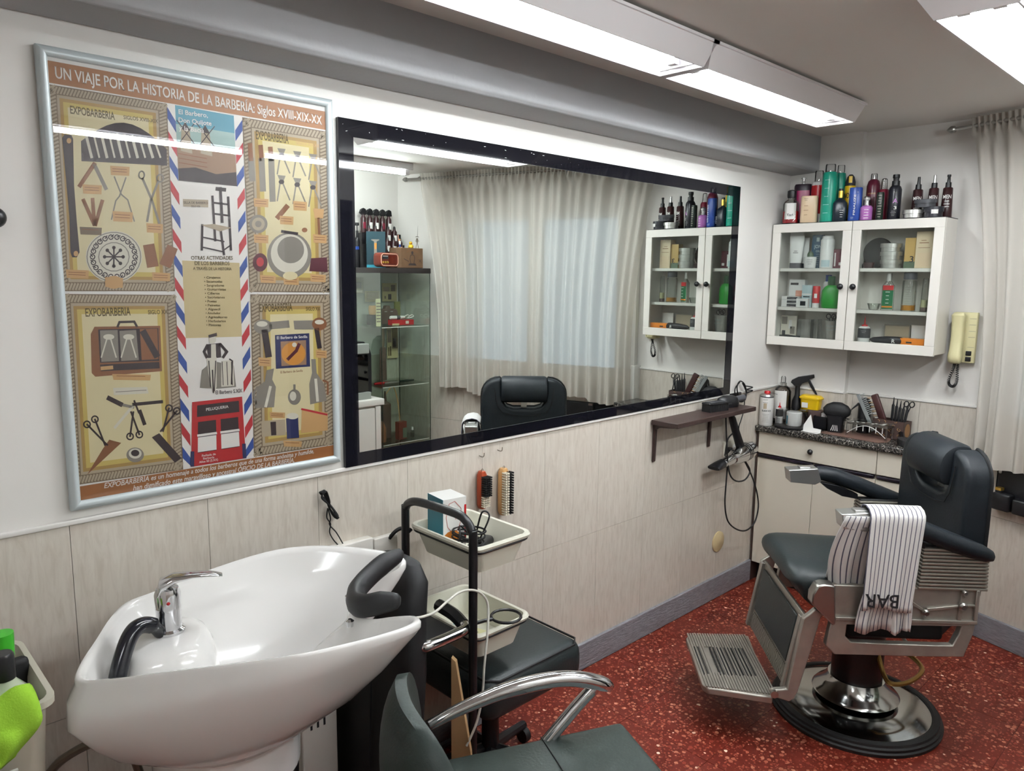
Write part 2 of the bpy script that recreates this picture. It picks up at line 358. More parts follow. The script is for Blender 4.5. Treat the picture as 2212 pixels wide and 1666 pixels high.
# grey stone skirting
st(MB().box(-.004, .012, YF, 3.19, 0, .1133).obj('baseboard_left', MATS['grey_stone'], bevel=.003))
o = st(MB().box(0, WL, -.012, .004, 0, .1133).obj('baseboard_window', MATS['grey_stone'], bevel=.003)); o.location = WO; o.rotation_euler = (0, 0, wq)
st(MB().box(XR-.012, XR+.004, YF, 2.77, 0, .1133).obj('baseboard_right', MATS['grey_stone'], bevel=.003))
# white jamb strip beside the curtain
st(MB().rbox(XC-.012, XC+.02, 3.325, 3.395, .62, 1.045, .004).obj('trim_4', MATS['win_white']))
# ---------------------------------------------------------------- window with two sashes
win = thing('window_1', None, None, WO, wq); win['kind'] = 'structure'
MB().box(WX0, WX1, .02, .10, WZ0, WZ0+.04).box(WX0, WX1, .02, .10, WZ1-.04, WZ1).box(WX0, WX0+.03, .02, .10, WZ0, WZ1).box(WX1-.03, WX1, .02, .10, WZ0, WZ1).obj('window_frame', MATS['win_white'], win, bevel=.003)
MB().rbox(WX0-.03, WX1+.03, -.015, .03, WZ0-.03, WZ0, .004).obj('window_sill', MATS['win_white'], win)
for a, b_ in ((WX0+.03, .715), (.715, WX1-.03)):
    sa = MB().box(a, b_, .03, .075, WZ0+.04, WZ0+.085).box(a, b_, .03, .075, WZ1-.085, WZ1-.04).box(a, a+.05, .03, .075, WZ0+.085, WZ1-.085).box(b_-.05, b_, .03, .075, WZ0+.085, WZ1-.085).obj('sash', MATS['win_white'], win, bevel=.003)
    MB().box(a+.05, b_-.05, .05, .056, WZ0+.085, WZ1-.085).obj('pane', MATS['pane'], sa, 0)
for z in (1.0, 1.12): MB().lathe([(.008, 0), (.008, .07)], 10, (WX0+.012, .012, z-.05)).obj('hinge', MATS['win_white'], win)
# ---------------------------------------------------------------- curtain on its rod
rod = thing('curtain_rod', 'slim metal curtain rod with pointed finials under the ceiling above the window', 'curtain rod', WO-Vector((0, 0, 0)), wq)
RZ = 2.245
MB().tube([(-.2, -.07, RZ), (1.66, -.07, RZ)], .008, 10).obj('rod', MATS['steel'], rod)
for x, d in ((-.2, -1), (1.66, 1)):
    MB().lathe([(.007, 0), (.014, .006), (.016, .02), (.010, .032), (.002, .042)], 14).xf(Matrix.Translation((x, -.07, RZ)) @ Matrix.Rotation(d*math.pi/2, 4, 'Y')).obj('finial', MATS['steel'], rod)
for x in (-.12, 1.58): MB().tube([(x, -.07, RZ), (x, -.03, RZ+.02), (x, .006, RZ+.03)], .005, 8).obj('bracket', MATS['steel'], rod)
def curtain():
    X0, X1 = -.13, 1.56; nx, nz = 260, 40; g = []; rnd = random.Random(3)
    ph = [rnd.uniform(0, 6.28) for _ in range(8)]
    for i in range(nz+1):
        t = i/nz; z = RZ+.035-(RZ+.035-.80)*t; row = []
        for j in range(nx+1):
            u = j/nx
            # both side edges are pulled in a little below the heading
            x = X0+(X1-X0)*u
            pull = .12*math.sin(min(1, t*1.3)*1.57); x += pull*((1-u)**3)*1.1*(1 if u < .5 else 1)-(.16*math.sin(min(1, t*1.3)*1.57))*(u**4)
            amp = .010+.016*min(1, t*2)
            y = -.07+amp*(math.sin(u*150+ph[0]+1.5*math.sin(u*17))*.7+.6*math.sin(u*71+ph[1]+t*1.2)+.45*math.sin(u*39+ph[2]-t*.9))
            if t < .03: y = -.07+.012*math.sin(u*420+ph[3])
            elif t < .06: y = -.07+.009*math.sin(u*210+ph[4])-.008
            x += .006*math.sin(u*60+ph[5])*t
            zz = z+(.012*math.sin(u*31+ph[6])+.02*math.sin(u*9+ph[7]))*t*t
            row.append((x, y, zz))
        g.append(row)
    o = MB().sheet(g).obj('fabric', MATS['voile'], cur, 180)
    hem = [[(x, y+.0015, z+.0) for (x, y, z) in g[k]] for k in (nz-3, nz-2, nz-1, nz)]
    MB().sheet(hem).obj('hem', MATS['voile_thick'], cur, 180)
    MB().sheet([[(x, y+.0015, z) for (x, y, z) in g[k]] for k in (0, 1, 2)]).obj('heading', MATS['voile_thick'], cur, 180)
cur = thing('curtain', 'long gathered white sheer curtain covering the window', 'curtain', WO, wq)
curtain()
# ---------------------------------------------------------------- fluorescent fittings
def trough(name, label, x0, x1, y0, y1, zb, flare, tubes=2, split=None):
    """open-bottomed trough: sloped sides up to the ceiling, tubes inside"""
    r = thing(name, label, 'ceiling light', ((x0+x1)/2, (y0+y1)/2, zb), 0, 'fluorescent ceiling lights')
    hw, hl, h = (x1-x0)/2, (y1-y0)/2, H-.012-zb
    b_ = MB(); th = .004
    def ring(w, l, z): return [(-w, -l, z), (w, -l, z), (w, l, z), (-w, l, z)]
    outs = ring(hw, hl, 0); top = ring(hw+flare, hl+flare*.8, h); topo = ring(hw+flare+.006, hl+flare*.8+.006, h)
    inn = ring(hw-.004, hl-.004, 0); itop = ring(hw-.03, hl-.01, h-.012)
    vs = outs+top+inn+itop; fs = []
    for i in range(4):
        j = (i+1) % 4; fs += [(i, j, 4+j, 4+i), (i, j, 8+j, 8+i), (8+i, 8+j, 12+j, 12+i)]
    fs += [(12, 13, 14, 15), (4, 5, 6, 7)]
    b_.add(vs, fs).obj('housing', MATS['fix_white'], r, 20)
    MB().box(-hw-flare-.004, hw+flare+.004, -hl-flare*.8-.004, hl+flare*.8+.004, h-.006, h+.002).obj('rim', MATS['fix_white'], r)
    for k in range(tubes):
        xx = (k-(tubes-1)/2)*.075
        tb = MB().tube([(xx, -hl+.05, .028), (xx, hl-.05, .028)], .013, 12).obj('tube', MATS['tube'], r)
        for s in (-1, 1): MB().box(xx-.014, xx+.014, s*(hl-.045)-.012, s*(hl-.045)+.012, .012, h-.014).obj('lamp_holder', MATS['fix_white'], tb)
    for s in (-1, 1): MB().box(-hw+.01, hw-.01, s*(hl-.03)-.003+.02*s, s*(hl-.03)+.003+.02*s, .012, h-.01).obj('end_plate', MATS['fix_white'], r)
    return r
trough('ceiling_light', 'lit fluorescent trough on the ceiling nearest the beam, cut by the top of the picture', .41, .568, .42, 1.60, 2.208, .03, 1)
trough('ceiling_light', 'lit fluorescent trough on the ceiling by the beam, ending near the corner', .41, .568, 1.625, 2.70, 2.208, .03, 1)
trough('ceiling_light', 'lit fluorescent trough at the top right, the one farther from the mirror wall', 1.185, 1.36, 1.62, 2.62, 2.205, .05)
trough('ceiling_light', 'unseen trough added on the ceiling behind the camera as fill light for the basin', 1.50, 1.66, -1.26, -.60, 2.205, .05, 1)  # added fill light: no such fitting is seen, it brightens the basin front
for yc, lb in ((.93, 'bare fluorescent batten on the ceiling nearer the wall behind the photographer'), (2.0, 'bare fluorescent batten on the ceiling, its end seen at the left in the mirror')):
    r = thing('tube_light', lb, 'ceiling light', (2.16, yc, H-.06), 0, 'fluorescent ceiling lights')
    MB().box(-.03, .03, -.52, .52, .02, .06).obj('batten', MATS['fix_white'], r, bevel=.003); MB().tube([(0, -.47, 0), (0, .47, 0)], .013, 12).obj('tube', MATS['tube'], r)
    for s in (-1, 1): MB().box(-.014, .014, s*.485-.015, s*.485+.015, -.012, .03).obj('lamp_holder', MATS['fix_white'], r)
# ---------------------------------------------------------------- wall mirror
r = thing('wall_mirror', 'large rectangular wall mirror with a wide glossy black glass border', 'mirror', (0, 0, 0))
o0, o1, z0, z1 = .70, 2.832, 1.034, 2.012; i0, i1, k0, k1 = .747, 2.775, 1.072, 1.965
fr = MB().box(-.004, .008, o0, o1, z0, k0).box(-.004, .008, o0, o1, k1, z1).box(-.004, .008, o0, i0, k0, k1).box(-.004, .008, i1, o1, k0, k1)
fr.obj('border', MATS['black_glass'], r, 0)
MB().box(-.004, .0065, i0, i1, k0, k1).obj('mirror_glass', MATS['mirror'], r, 0)
ch = MB()
rn = random.Random(5)
for _ in range(26):
    y = rn.uniform(o0+.01, 1.7); z = rn.uniform(k1+.004, z1-.006); a = rn.uniform(0, 3.1); l = rn.uniform(.001, .009)
    ch.add([(.0083, y, z), (.0083, y+l*math.cos(a), z+l*math.sin(a)*.3), (.0083, y+l*math.cos(a)+.001, z+l*math.sin(a)*.3+.001), (.0083, y, z+.0012)], [(0, 1, 2, 3)])
ch.obj('scratches', MATS['label_w'], r, 0)['kind'] = 'stuff'
# ---------------------------------------------------------------- framed poster
po = thing('poster', 'large framed poster on the history of barbering in a silver frame', 'poster', (0, 0, 0))
q0, q1, pz0, pz1 = -.006, .683, 1.056, 2.053
fm = MB(); c = .0105
corner = [(q0+c, pz0+c), (q1-c, pz0+c), (q1-c, pz1-c), (q0+c, pz1-c)]
sg = [(-1, -1), (1, -1), (1, 1), (-1, 1)]
for i in range(4):
    (ya, za), (yb, zb) = corner[i], corner[(i+1) % 4]; sa, sb = sg[i], sg[(i+1) % 4]
    prof = [(-.004, c), (.009, c), (.014, c*.6), (.016, 0), (.014, -c*.6), (.009, -c), (-.004, -c)]
    vs = [(x, ya+d*sa[0], za+d*sa[1]) for x, d in prof]+[(x, yb+d*sb[0], zb+d*sb[1]) for x, d in prof]; n = len(prof)
    fm.add(vs, [(j, j+1, n+j+1, n+j) for j in range(n-1)])
M('alu_frame', 'c6cfd1', .35, .15); fm.obj('frame', MATS['alu_frame'], po, 50)
M('poster_white', 'e9e7e3', .35); MB().box(-.004, .006, q0+.012, q1-.012, pz0+.012, pz1-.012).obj('backing', MATS['poster_white'], po, 0)
for n_, c_ in dict(p_brown='a9764f', p_brown2='a0683c', p_rope='b3a48c', p_rope_d='7d6c58', p_gold='cbb566', p_ochre='ad8d50', p_pale='ddd1a6', p_olive='5a4a20', p_dark='3a2f33', p_grey='8c867c', p_light='d9d4c4', p_wood='8a5a3a', p_tan='c9a06c', p_red='b8323a', p_blue='33519a', p_sky='5f9fb4', p_sky2='a9c4bf', p_ground='9b7b62', p_white='eeeae4', p_facade='b1262a', p_sand='cdbb8d', p_navy='2f3560', p_plum='5a2430', p_orange='c98a3c').items(): M(n_, c_, .4)
_lay = [0]
def PX(x, y, l): return atX(x, y, .0063+l*.00012)
class Art:
    """flat print on the poster: polygons given in picture coordinates of the poster plane"""
    def __init__(s): s.d = {}
    def g(s, m): return s.d.setdefault(m, MB())
    def poly(s, pts, m, l=3): s.g(m).add([PX(x, y, l) for x, y in pts], [tuple(range(len(pts)))]); return s
    def line(s, pts, w, m, l=4):
        for (xa, ya), (xb, yb) in zip(pts[:-1], pts[1:]):
            d = math.hypot(xb-xa, yb-ya) or 1; nx, ny = -(yb-ya)/d*w/2, (xb-xa)/d*w/2; ex, ey = (xb-xa)/d*w*.3, (yb-ya)/d*w*.3
            s.poly([(xa-ex+nx, ya-ey+ny), (xb+ex+nx, yb+ey+ny), (xb+ex-nx, yb+ey-ny), (xa-ex-nx, ya-ey-ny)], m, l)
        return s
    def ell(s, cx, cy, rx, ry, m, l=3, n=20, rot=0, a0=0, a1=6.2832):
        c_, s_ = math.cos(rot), math.sin(rot)
        return s.poly([(cx+rx*math.cos(a0+(a1-a0)*k/n)*c_-ry*math.sin(a0+(a1-a0)*k/n)*s_, cy+rx*math.cos(a0+(a1-a0)*k/n)*s_+ry*math.sin(a0+(a1-a0)*k/n)*c_) for k in range(n)], m, l)
    def ring(s, cx, cy, rx, ry, w, m, l=4, n=18):
        pts = [(cx+rx*math.cos(6.2832*k/n), cy+ry*math.sin(6.2832*k/n)) for k in range(n+1)]; return s.line(pts, w, m, l)
    def text(s, t, x0, y0, x1, y1, h, m, l=6, shear=0):
        a, b_ = PX(x0, y0, l), PX(x1, y1, l); u = PX(x0, y0-h, l)-a
        mb = s.g(m); text_mb(mb, t, a, b_-a, Vector((0, 0, 1)), (b_-a).length, u.length, shear, None, True); return s
    def done(s, name, parent):
        if len(s.d) == 1: return next(iter(s.d.values())).obj(name, MATS[next(iter(s.d))], parent, 0)
        # one mesh, several print colours
        allm = MB(); idx = []; ms = list(s.d)
        for k, m_ in enumerate(ms):
            n0 = len(allm.f); allm.add(s.d[m_].v, s.d[m_].f); idx += [k]*(len(allm.f)-n0)
        me = bpy.data.meshes.new(name); me.from_pydata(allm.v, [], allm.f)
        for m_ in ms: me.materials.append(MATS[m_])
        me.polygons.foreach_set('material_index', idx)
        o = bpy.data.objects.new(name, me); COL.objects.link(o); o.parent = parent; return o
def lerp(a, b_, t): return (a[0]+(b_[0]-a[0])*t, a[1]+(b_[1]-a[1])*t)
def quad(c, u, v):
    """bilinear point in corner list tl,tr,br,bl"""
    return lerp(lerp(c[0], c[1], u), lerp(c[3], c[2], u), v)
def inset(c, u0, v0, u1, v1): return [quad(c, u0, v0), quad(c, u1, v0), quad(c, u1, v1), quad(c, u0, v1)]
Art().poly([(96.6, 129), (707.5, 242), (707.5, 281.6), (99.8, 177.5)], 'p_brown', 1).done('title_banner', po)
Art().text('UN VIAJE POR LA HISTORIA DE LA BARBERÍA: Siglos XVIII-XIX-XX', 118.5, 168, 696.5, 270, 25, 'p_white').done('title_lettering', po)
Art().poly([(155.4, 1054), (721, 961.5), (721, 992), (155.4, 1089.5)], 'p_brown2', 1).done('foot_banner', po)
a = Art(); a.text('EXPOBARBERÍA es un homenaje a todos los barberos que de una forma anónima y humilde,', 225, 1055, 678, 979, 11, 'p_white', 6, .25)
a.text('han dignificado este maravilloso y ancestral OFICIO DE LA BARBERÍA.', 287, 1060, 636, 998.5, 11, 'p_white', 6, .25); a.done('foot_lettering', po)
pan = dict(tl=[(101.4, 181.4), (360.7, 224.3), (378.2, 629.3), (130, 629.3)], bl=[(131.6, 635), (379.8, 637.3), (395.7, 1014.3), (157, 1049.3)],
           tr=[(523, 253), (708.5, 284.8), (713.9, 632), (538.9, 630.9)], br=[(540.5, 636), (717, 636), (721.8, 960.2), (548.4, 987.3)])
PN = {}
for k, c in pan.items():
    a = Art(); a.poly(c, 'p_rope_d', 1); wd = abs(c[1][0]-c[0][0]); iu, iv = 21/wd, 21/abs(c[3][1]-c[0][1])
    a.poly(inset(c, iu*.95, iv*.95, 1-iu*.95, 1-iv*.95), 'p_rope', 2); a.poly(inset(c, iu*1.2, iv*1.25, 1-iu*1.2, 1-iv*1.25), 'p_ochre', 3)
    a.poly(inset(c, iu*1.55, iv*1.6, 1-iu*1.55, 1-iv*1.6), 'p_gold', 4); a.poly(inset(c, iu*2.0, iv*2.1, 1-iu*2.0, 1-iv*2.1), 'p_pale', 5)
    p_ = a.done('panel', po); PN[k] = p_
    # twisted rope: slanted strands along each side
    a = Art()
    nu, nv = int(wd/7), int(abs(c[3][1]-c[0][1])/8)
    for i in range(nu):
        for v in (iv*.48, 1-iv*.48):
            p1, p2 = quad(c, (i+.1)/nu, v+iv*.3), quad(c, (i+.95)/nu, v-iv*.3); a.line([p1, p2], 4.2, 'p_rope', 3)
    for i in range(nv):
        for u in (iu*.48, 1-iu*.48):
            p1, p2 = quad(c, u-iu*.3, (i+.95)/nv), quad(c, u+iu*.3, (i+.1)/nv); a.line([p1, p2], 4.2, 'p_rope', 3)
    a.done('rope_border', p_)
L = 7
def tagcard(a, x, y, w, h, lines=2, m='p_tan', rot=0):
    a.poly([(x, y), (x+w, y+h*.12), (x+w*.98, y+h), (x+w*.04, y+h*.92)], m, L+1)
    for i in range(lines): a.line([(x+w*.12, y+h*(.3+.5*i/max(1, lines))), (x+w*.85, y+h*(.38+.5*i/max(1, lines)))], 1.3, 'p_wood', L+2)
a = Art(); a.text('EXPOBARBERIA', 152, 245, 249, 259, 17, 'p_olive', L); a.text('SIGLOS XVIII-XIX', 267, 257, 342, 266, 8, 'p_olive', L); a.done('lettering', PN['tl'])
a = Art()   # razor strop
a.poly([(134, 298), (140, 290), (154, 292), (158, 300), (160, 400), (166, 480), (172, 545), (166, 556), (156, 556), (152, 545), (150, 470), (142, 380)], 'p_dark', L); a.ell(149, 304, 5, 6, 'p_tan', L+1); a.ell(164, 548, 5, 6, 'p_tan', L+1); a.done('razor_strop', PN['tl'])
a = Art()   # fan case of razors
a.poly([(175, 305)]+[(175+185*t, 305-48*math.sin(3.14*t)+16*t) for t in (.1, .2, .3, .4, .5, .6, .7, .8, .9)]+[(360, 322), (361, 358), (176, 348)], 'p_dark', L)
for i in range(10): x = 190+i*16.5; a.line([(x-4, 292-8*math.sin(i*.35)+i*1.5), (x+8, 340)], 4 if i % 2 else 6, 'p_light', L+1)
tagcard(a, 238, 358, 42, 22); a.done('razor_case', PN['tl'])
a = Art()   # straight razors
a.line([(204, 354), (172, 402)], 9, 'p_wood', L); a.line([(204, 356), (229, 408)], 8, 'p_grey', L); tagcard(a, 178, 398, 42, 22)
a.line([(180, 432), (203, 484)], 8, 'p_wood', L); a.line([(200, 430), (204, 486)], 8, 'p_wood', L); a.line([(221, 434), (206, 486)], 8, 'p_wood', L); tagcard(a, 172, 490, 48, 18, 1, 'p_rope_d'); a.done('straight_razors', PN['tl'])
a = Art()   # curling tongs
a.line([(247, 382), (262, 420), (276, 432), (290, 478)], 3, 'p_grey', L); a.line([(272, 384), (258, 424), (250, 434), (241, 474)], 3, 'p_grey', L); tagcard(a, 243, 456, 44, 24)
a.ring(306, 378, 6, 8, 3, 'p_grey', L); a.ring(346, 385, 7, 8, 3, 'p_grey', L); a.line([(308, 386), (328, 432), (344, 482)], 5, 'p_grey', L); a.line([(342, 392), (326, 432), (318, 478)], 5, 'p_grey', L); tagcard(a, 316, 482, 36, 22); a.done('curling_tongs', PN['tl'])
a = Art()   # shaving basin plate
a.ell(246, 555, 61, 56, 'p_light', L, 30); a.ring(246, 555, 58, 53, 2, 'p_grey', L+1, 30); a.ring(246, 555, 33, 31, 2, 'p_grey', L+1)
for i in range(22):
    t = i*6.2832/22; x, y = 246+46*math.cos(t), 555+43*math.sin(t); a.ring(x, y, 5, 5, 2.2, 'p_dark', L+1, 8); a.line([(x, y), (x+8*math.cos(t+1), y+8*math.sin(t+1))], 2, 'p_dark', L+1)
for i in range(8):
    t = i*6.2832/8; a.line([(246, 555), (246+20*math.cos(t), 555+20*math.sin(t))], 3, 'p_dark', L+2); a.ell(246+20*math.cos(t), 555+20*math.sin(t), 4, 4, 'p_dark', L+2, 8)
a.ell(246, 610, 19, 14, 'p_tan', L+3); tagcard(a, 226, 598, 40, 24); a.poly([(309, 530), (333, 526), (343, 575), (318, 579)], 'p_wood', L); a.poly([(362, 528), (384, 538), (368, 580), (344, 570)], 'p_wood', L); tagcard(a, 142, 582, 50, 20); tagcard(a, 328, 588, 40, 20); a.done('shaving_plate', PN['tl'])
a = Art(); a.text('EXPOBARBERIA', 553, 300, 624, 310, 19, 'p_olive', L); a.text('SIGLOS XIX-XX', 640, 311, 690, 319, 7, 'p_tan', L); a.done('lettering', PN['tr'])
a = Art()   # hair clippers
for i, x in enumerate((540, 563, 584)): a.line([(x, 312+i*4), (x+2, 345)], 10, 'p_wood', L); a.line([(x+2, 345), (x+5, 388+i*22)], 13, 'p_grey', L)
for i in range(3):
    for j in range(2):
        x, y = 608+i*34, 322+i*6+j*58+2; a.poly([(x-9, y-4), (x+9, y-2), (x+5, y+8), (x-4, y+7)], 'p_grey', L); a.ell(x, y+11, 6, 5, 'p_dark', L+1); a.line([(x-3, y+14), (x-9, y+52)], 3, 'p_grey', L); a.line([(x+3, y+14), (x+18, y+50)], 3, 'p_grey', L)
tagcard(a, 548, 428, 32, 20); tagcard(a, 633, 434, 30, 22); tagcard(a, 604, 466, 30, 20); a.line([(600, 470), (620, 446)], 11, 'p_wood', L); tagcard(a, 548, 506, 32, 20); tagcard(a, 676, 506, 30, 20); a.done('clippers', PN['tr'])
a = Art()   # copper basin and bowls
a.ell(558, 484, 20, 20, 'p_grey', L); a.ell(558, 484, 14, 14, 'p_rope', L+1); a.ell(558, 484, 7, 7, 'p_grey', L+2); a.ell(625, 552, 48, 50, 'p_grey', L, 28); a.ell(625, 548, 40, 42, 'p_light', L+1, 28); a.ell(628, 540, 29, 29, 'p_grey', L+2, 24); a.ell(627, 596, 16, 9, 'p_pale', L+3); a.line([(609, 500), (642, 505)], 6, 'p_dark', L+2)
a.ell(562, 567, 16, 20, 'p_plum', L); a.ell(562, 566, 8, 10, 'p_red', L+1); a.poly([(672, 558), (706, 556), (708, 588), (668, 586)], 'p_plum', L); a.poly([(676, 450), (700, 452), (698, 472), (680, 472)], 'p_tan', L); a.line([(688, 472), (690, 508)], 5, 'p_wood', L); a.ell(658, 497, 6, 5, 'p_wood', L); tagcard(a, 562, 594, 34, 18); tagcard(a, 612, 598, 34, 18); tagcard(a, 670, 592, 34, 18); a.done('copper_basin', PN['tr'])
a = Art(); a.text('EXPOBARBERIA', 185, 684, 283, 681, 18, 'p_olive', L); a.text('SIGLO XX', 320, 679, 363, 678, 9, 'p_olive', L); a.done('lettering', PN['bl'])
a = Art()   # travelling case
a.poly([(196, 722), (204, 706), (346, 704), (350, 802), (206, 814), (198, 806)], 'p_wood', L); a.poly([(212, 712), (342, 709), (344, 780), (216, 784)], 'p_dark', L+1); a.poly([(216, 714), (254, 713), (257, 780), (219, 782)], 'p_grey', L+2); a.poly([(258, 715), (294, 713), (300, 778), (262, 780)], 'p_grey', L+2); a.poly([(302, 711), (340, 710), (342, 776), (306, 778)], 'p_wood', L+2); a.line([(310, 718), (338, 768)], 14, 'p_dark', L+3)
a.poly([(216, 788), (344, 782), (345, 796), (218, 802)], 'p_dark', L+1); a.line([(220, 796), (242, 794)], 8, 'p_tan', L+2); a.line([(254, 706), (258, 696), (290, 695), (296, 706)], 5, 'p_dark', L)
for x in (235, 278): a.ell(x, 728, 12, 6, 'p_light', L+3); a.line([(x-4, 732), (x-16, 772)], 3, 'p_light', L+3); a.line([(x+4, 732), (x+16, 772)], 3, 'p_light', L+3)
tagcard(a, 242, 808, 84, 14, 1); a.done('travelling_case', PN['bl'])
a = Art()   # scissors and razors
a.poly([(244, 838), (318, 836), (321, 850), (246, 854)], 'p_light', L); a.line([(250, 847), (316, 843)], 1.5, 'p_grey', L+1); a.line([(234, 860), (262, 874)], 10, 'p_dark', L); a.line([(262, 874), (288, 880)], 6, 'p_grey', L); a.line([(288, 874), (350, 868)], 7, 'p_dark', L); a.line([(288, 876), (248, 924)], 6, 'p_light', L); a.line([(290, 866), (300, 892)], 4, 'p_dark', L); a.line([(302, 888), (312, 916)], 8, 'p_dark', L)
for (x1, y1), (x2, y2), (x3, y3) in (((188, 917), (205, 906), (232, 962)), ((281, 943), (301, 939), (288, 890)), ((365, 882), (382, 888), (352, 932))):
    a.ring(x1, y1, 7, 7, 3, 'p_dark', L, 12); a.ring(x2, y2, 7, 7, 3, 'p_dark', L, 12); a.line([(x1, y1), (x3, y3)], 4, 'p_dark', L); a.line([(x2, y2), (x3-5, y3)], 4, 'p_dark', L)
a.poly([(236, 950), (262, 957), (188, 1026), (222, 970)], 'p_wood', L); a.poly([(328, 945), (344, 936), (392, 990), (378, 1000)], 'p_dark', L); a.ell(292, 983, 19, 16, 'p_grey', L); a.ell(292, 980, 14, 11, 'p_light', L+1); a.ell(292, 979, 9, 7, 'p_dark', L+2); a.done('scissors', PN['bl'])
a = Art(); a.text('EXPOBARBERIA', 561, 674, 632, 671, 17, 'p_olive', L); a.text('SIGLO XX', 661, 671, 692, 671, 8, 'p_olive', L); a.done('lettering', PN['br'])
a = Art()   # old hair dryers and record sleeve
a.ell(568, 706, 20, 16, 'p_grey', L); a.ell(566, 700, 12, 6, 'p_light', L+1); a.poly([(580, 696), (624, 692), (626, 708), (582, 712)], 'p_grey', L); a.line([(572, 716), (580, 768)], 14, 'p_dark', L); a.ell(690, 700, 16, 14, 'p_wood', L); a.ell(690, 696, 10, 5, 'p_light', L+1); a.poly([(634, 693), (678, 692), (678, 712), (636, 712)], 'p_grey', L); a.line([(684, 712), (690, 750)], 10, 'p_dark', L)
a.poly([(594, 724), (668, 720), (670, 792), (596, 797)], 'p_navy', L+1); a.poly([(606, 738), (661, 735), (662, 788), (608, 791)], 'p_ground', L+2); a.ell(634, 764, 26, 25, 'p_orange', L+3); a.line([(622, 776), (640, 758), (646, 744)], 7, 'p_plum', L+4); a.ell(636, 745, 5, 5, 'p_light', L+5); a.text('El Barbero de Sevilla', 598, 733, 664, 730, 6, 'p_white', L+4); tagcard(a, 558, 772, 28, 20); tagcard(a, 682, 756, 24, 18); a.text('El Barbero de Sevilla', 606, 807, 654, 803, 5, 'p_wood', L); a.done('hair_dryers', PN['br'])
a = Art()   # pewter jugs, cologne bottle and tin
a.poly([(576, 800), (592, 796), (588, 820), (596, 836), (592, 880), (550, 882), (556, 836), (572, 824)], 'p_grey', L); a.line([(584, 836), (574, 878)], 6, 'p_light', L+1); a.line([(556, 836), (548, 850), (553, 872)], 4, 'p_grey', L); a.poly([(672, 776), (682, 776), (684, 806), (700, 830), (706, 866), (670, 874), (668, 830), (674, 806)], 'p_grey', L); a.line([(682, 820), (686, 866)], 6, 'p_light', L+1); a.line([(698, 822), (708, 826), (708, 852)], 4, 'p_wood', L)
a.ell(636, 858, 14, 17, 'p_grey', L); a.ell(633, 856, 7, 10, 'p_light', L+1); a.line([(636, 832), (636, 844)], 5, 'p_grey', L); a.poly([(618, 904), (644, 902), (646, 946), (620, 948)], 'p_navy', L+1); a.ell(632, 899, 13, 7, 'p_light', L+2); a.poly([(564, 910), (616, 906), (618, 940), (566, 944)], 'p_rope', L); a.poly([(584, 912), (596, 911), (597, 940), (586, 941)], 'p_dark', L+1); a.poly([(652, 882), (708, 892), (708, 930), (650, 936)], 'p_tan', L); a.line([(652, 884), (706, 896)], 4, 'p_red', L+1); tagcard(a, 582, 890, 34, 14); tagcard(a, 612, 952, 40, 14, 1); a.done('pewter_jugs', PN['br'])
# centre column
a = Art(); a.poly([(378, 227), (507, 250), (531, 990), (413.5, 1008)], 'p_white', 1); a.poly(inset([(378, 227), (507, 250), (531, 990), (413.5, 1008)], 0, .43, 1, .645), 'p_sand', 2); col = a.done('centre_panel', po)
for c, sgn in (([(360.7, 224.3), (378, 227.3), (413.8, 1008.5), (395.7, 1011)], 1), ([(507, 248.5), (523, 253), (548.4, 987), (531, 989.5)], -1)):
    a = Art(); a.poly(c, 'p_white', 3); n = 15
    for i in range(n):
        v0 = (i+.12)/n; dv = .36/n; sl = .55/n*sgn
        if sgn > 0: a.poly([quad(c, 0, v0), quad(c, 1, min(1, v0+sl)), quad(c, 1, min(1, v0+sl+dv+.12/n)), quad(c, 0, v0+dv+.12/n)], 'p_blue' if i % 2 == 0 else 'p_red', 4)
        else: a.poly([quad(c, 0, v0-sl), quad(c, 1, v0), quad(c, 1, v0+dv+.12/n), quad(c, 0, min(1, v0-sl+dv+.12/n))], 'p_blue' if i % 2 == 0 else 'p_red', 4)
    a.done('barber_stripe', po)
pc = [(378, 227), (505, 250), (512, 402.5), (386, 390)]
a = Art(); a.poly(pc, 'p_sky', 4)
a.poly(inset(pc, 0, .25, 1, 1), 'p_sky2', 5); a.poly([quad(pc, 0, .55), quad(pc, .2, .5), quad(pc, .5, .54), quad(pc, .8, .5), quad(pc, 1, .56), pc[2], pc[3]], 'p_ground', 6)
for u in (.16, .5): a.poly([quad(pc, u-.1, .6), quad(pc, u-.07, .3), quad(pc, u+.07, .3), quad(pc, u+.1, .62)], 'p_rope', 7); a.poly([quad(pc, u-.08, .31), quad(pc, u, .2), quad(pc, u+.08, .31)], 'p_dark', 8); a.line([quad(pc, u-.14, .2), quad(pc, u+.16, .5)], 2, 'p_dark', 9); a.line([quad(pc, u+.16, .2), quad(pc, u-.12, .5)], 2, 'p_dark', 9)
a.poly([quad(pc, 0, .84), quad(pc, .3, .8), quad(pc, .65, .86), quad(pc, 1, .8), pc[2], pc[3]], 'p_dark', 7)
for v in (.64, .70, .76): a.line([quad(pc, .02, v), quad(pc, .5, v+.02)], 2, 'p_wood', 8)
for i, t_ in enumerate(('El Barbero,', 'Don Quijote', 'y la Bacía')): a.text(t_, 386, 246+i*17.5, (449, 457, 441)[i], 254+i*17.5-2*(i == 2), 10, 'p_white', 10)
a.done('windmill_picture', col)
a = Art()   # rush-seated barber's chair
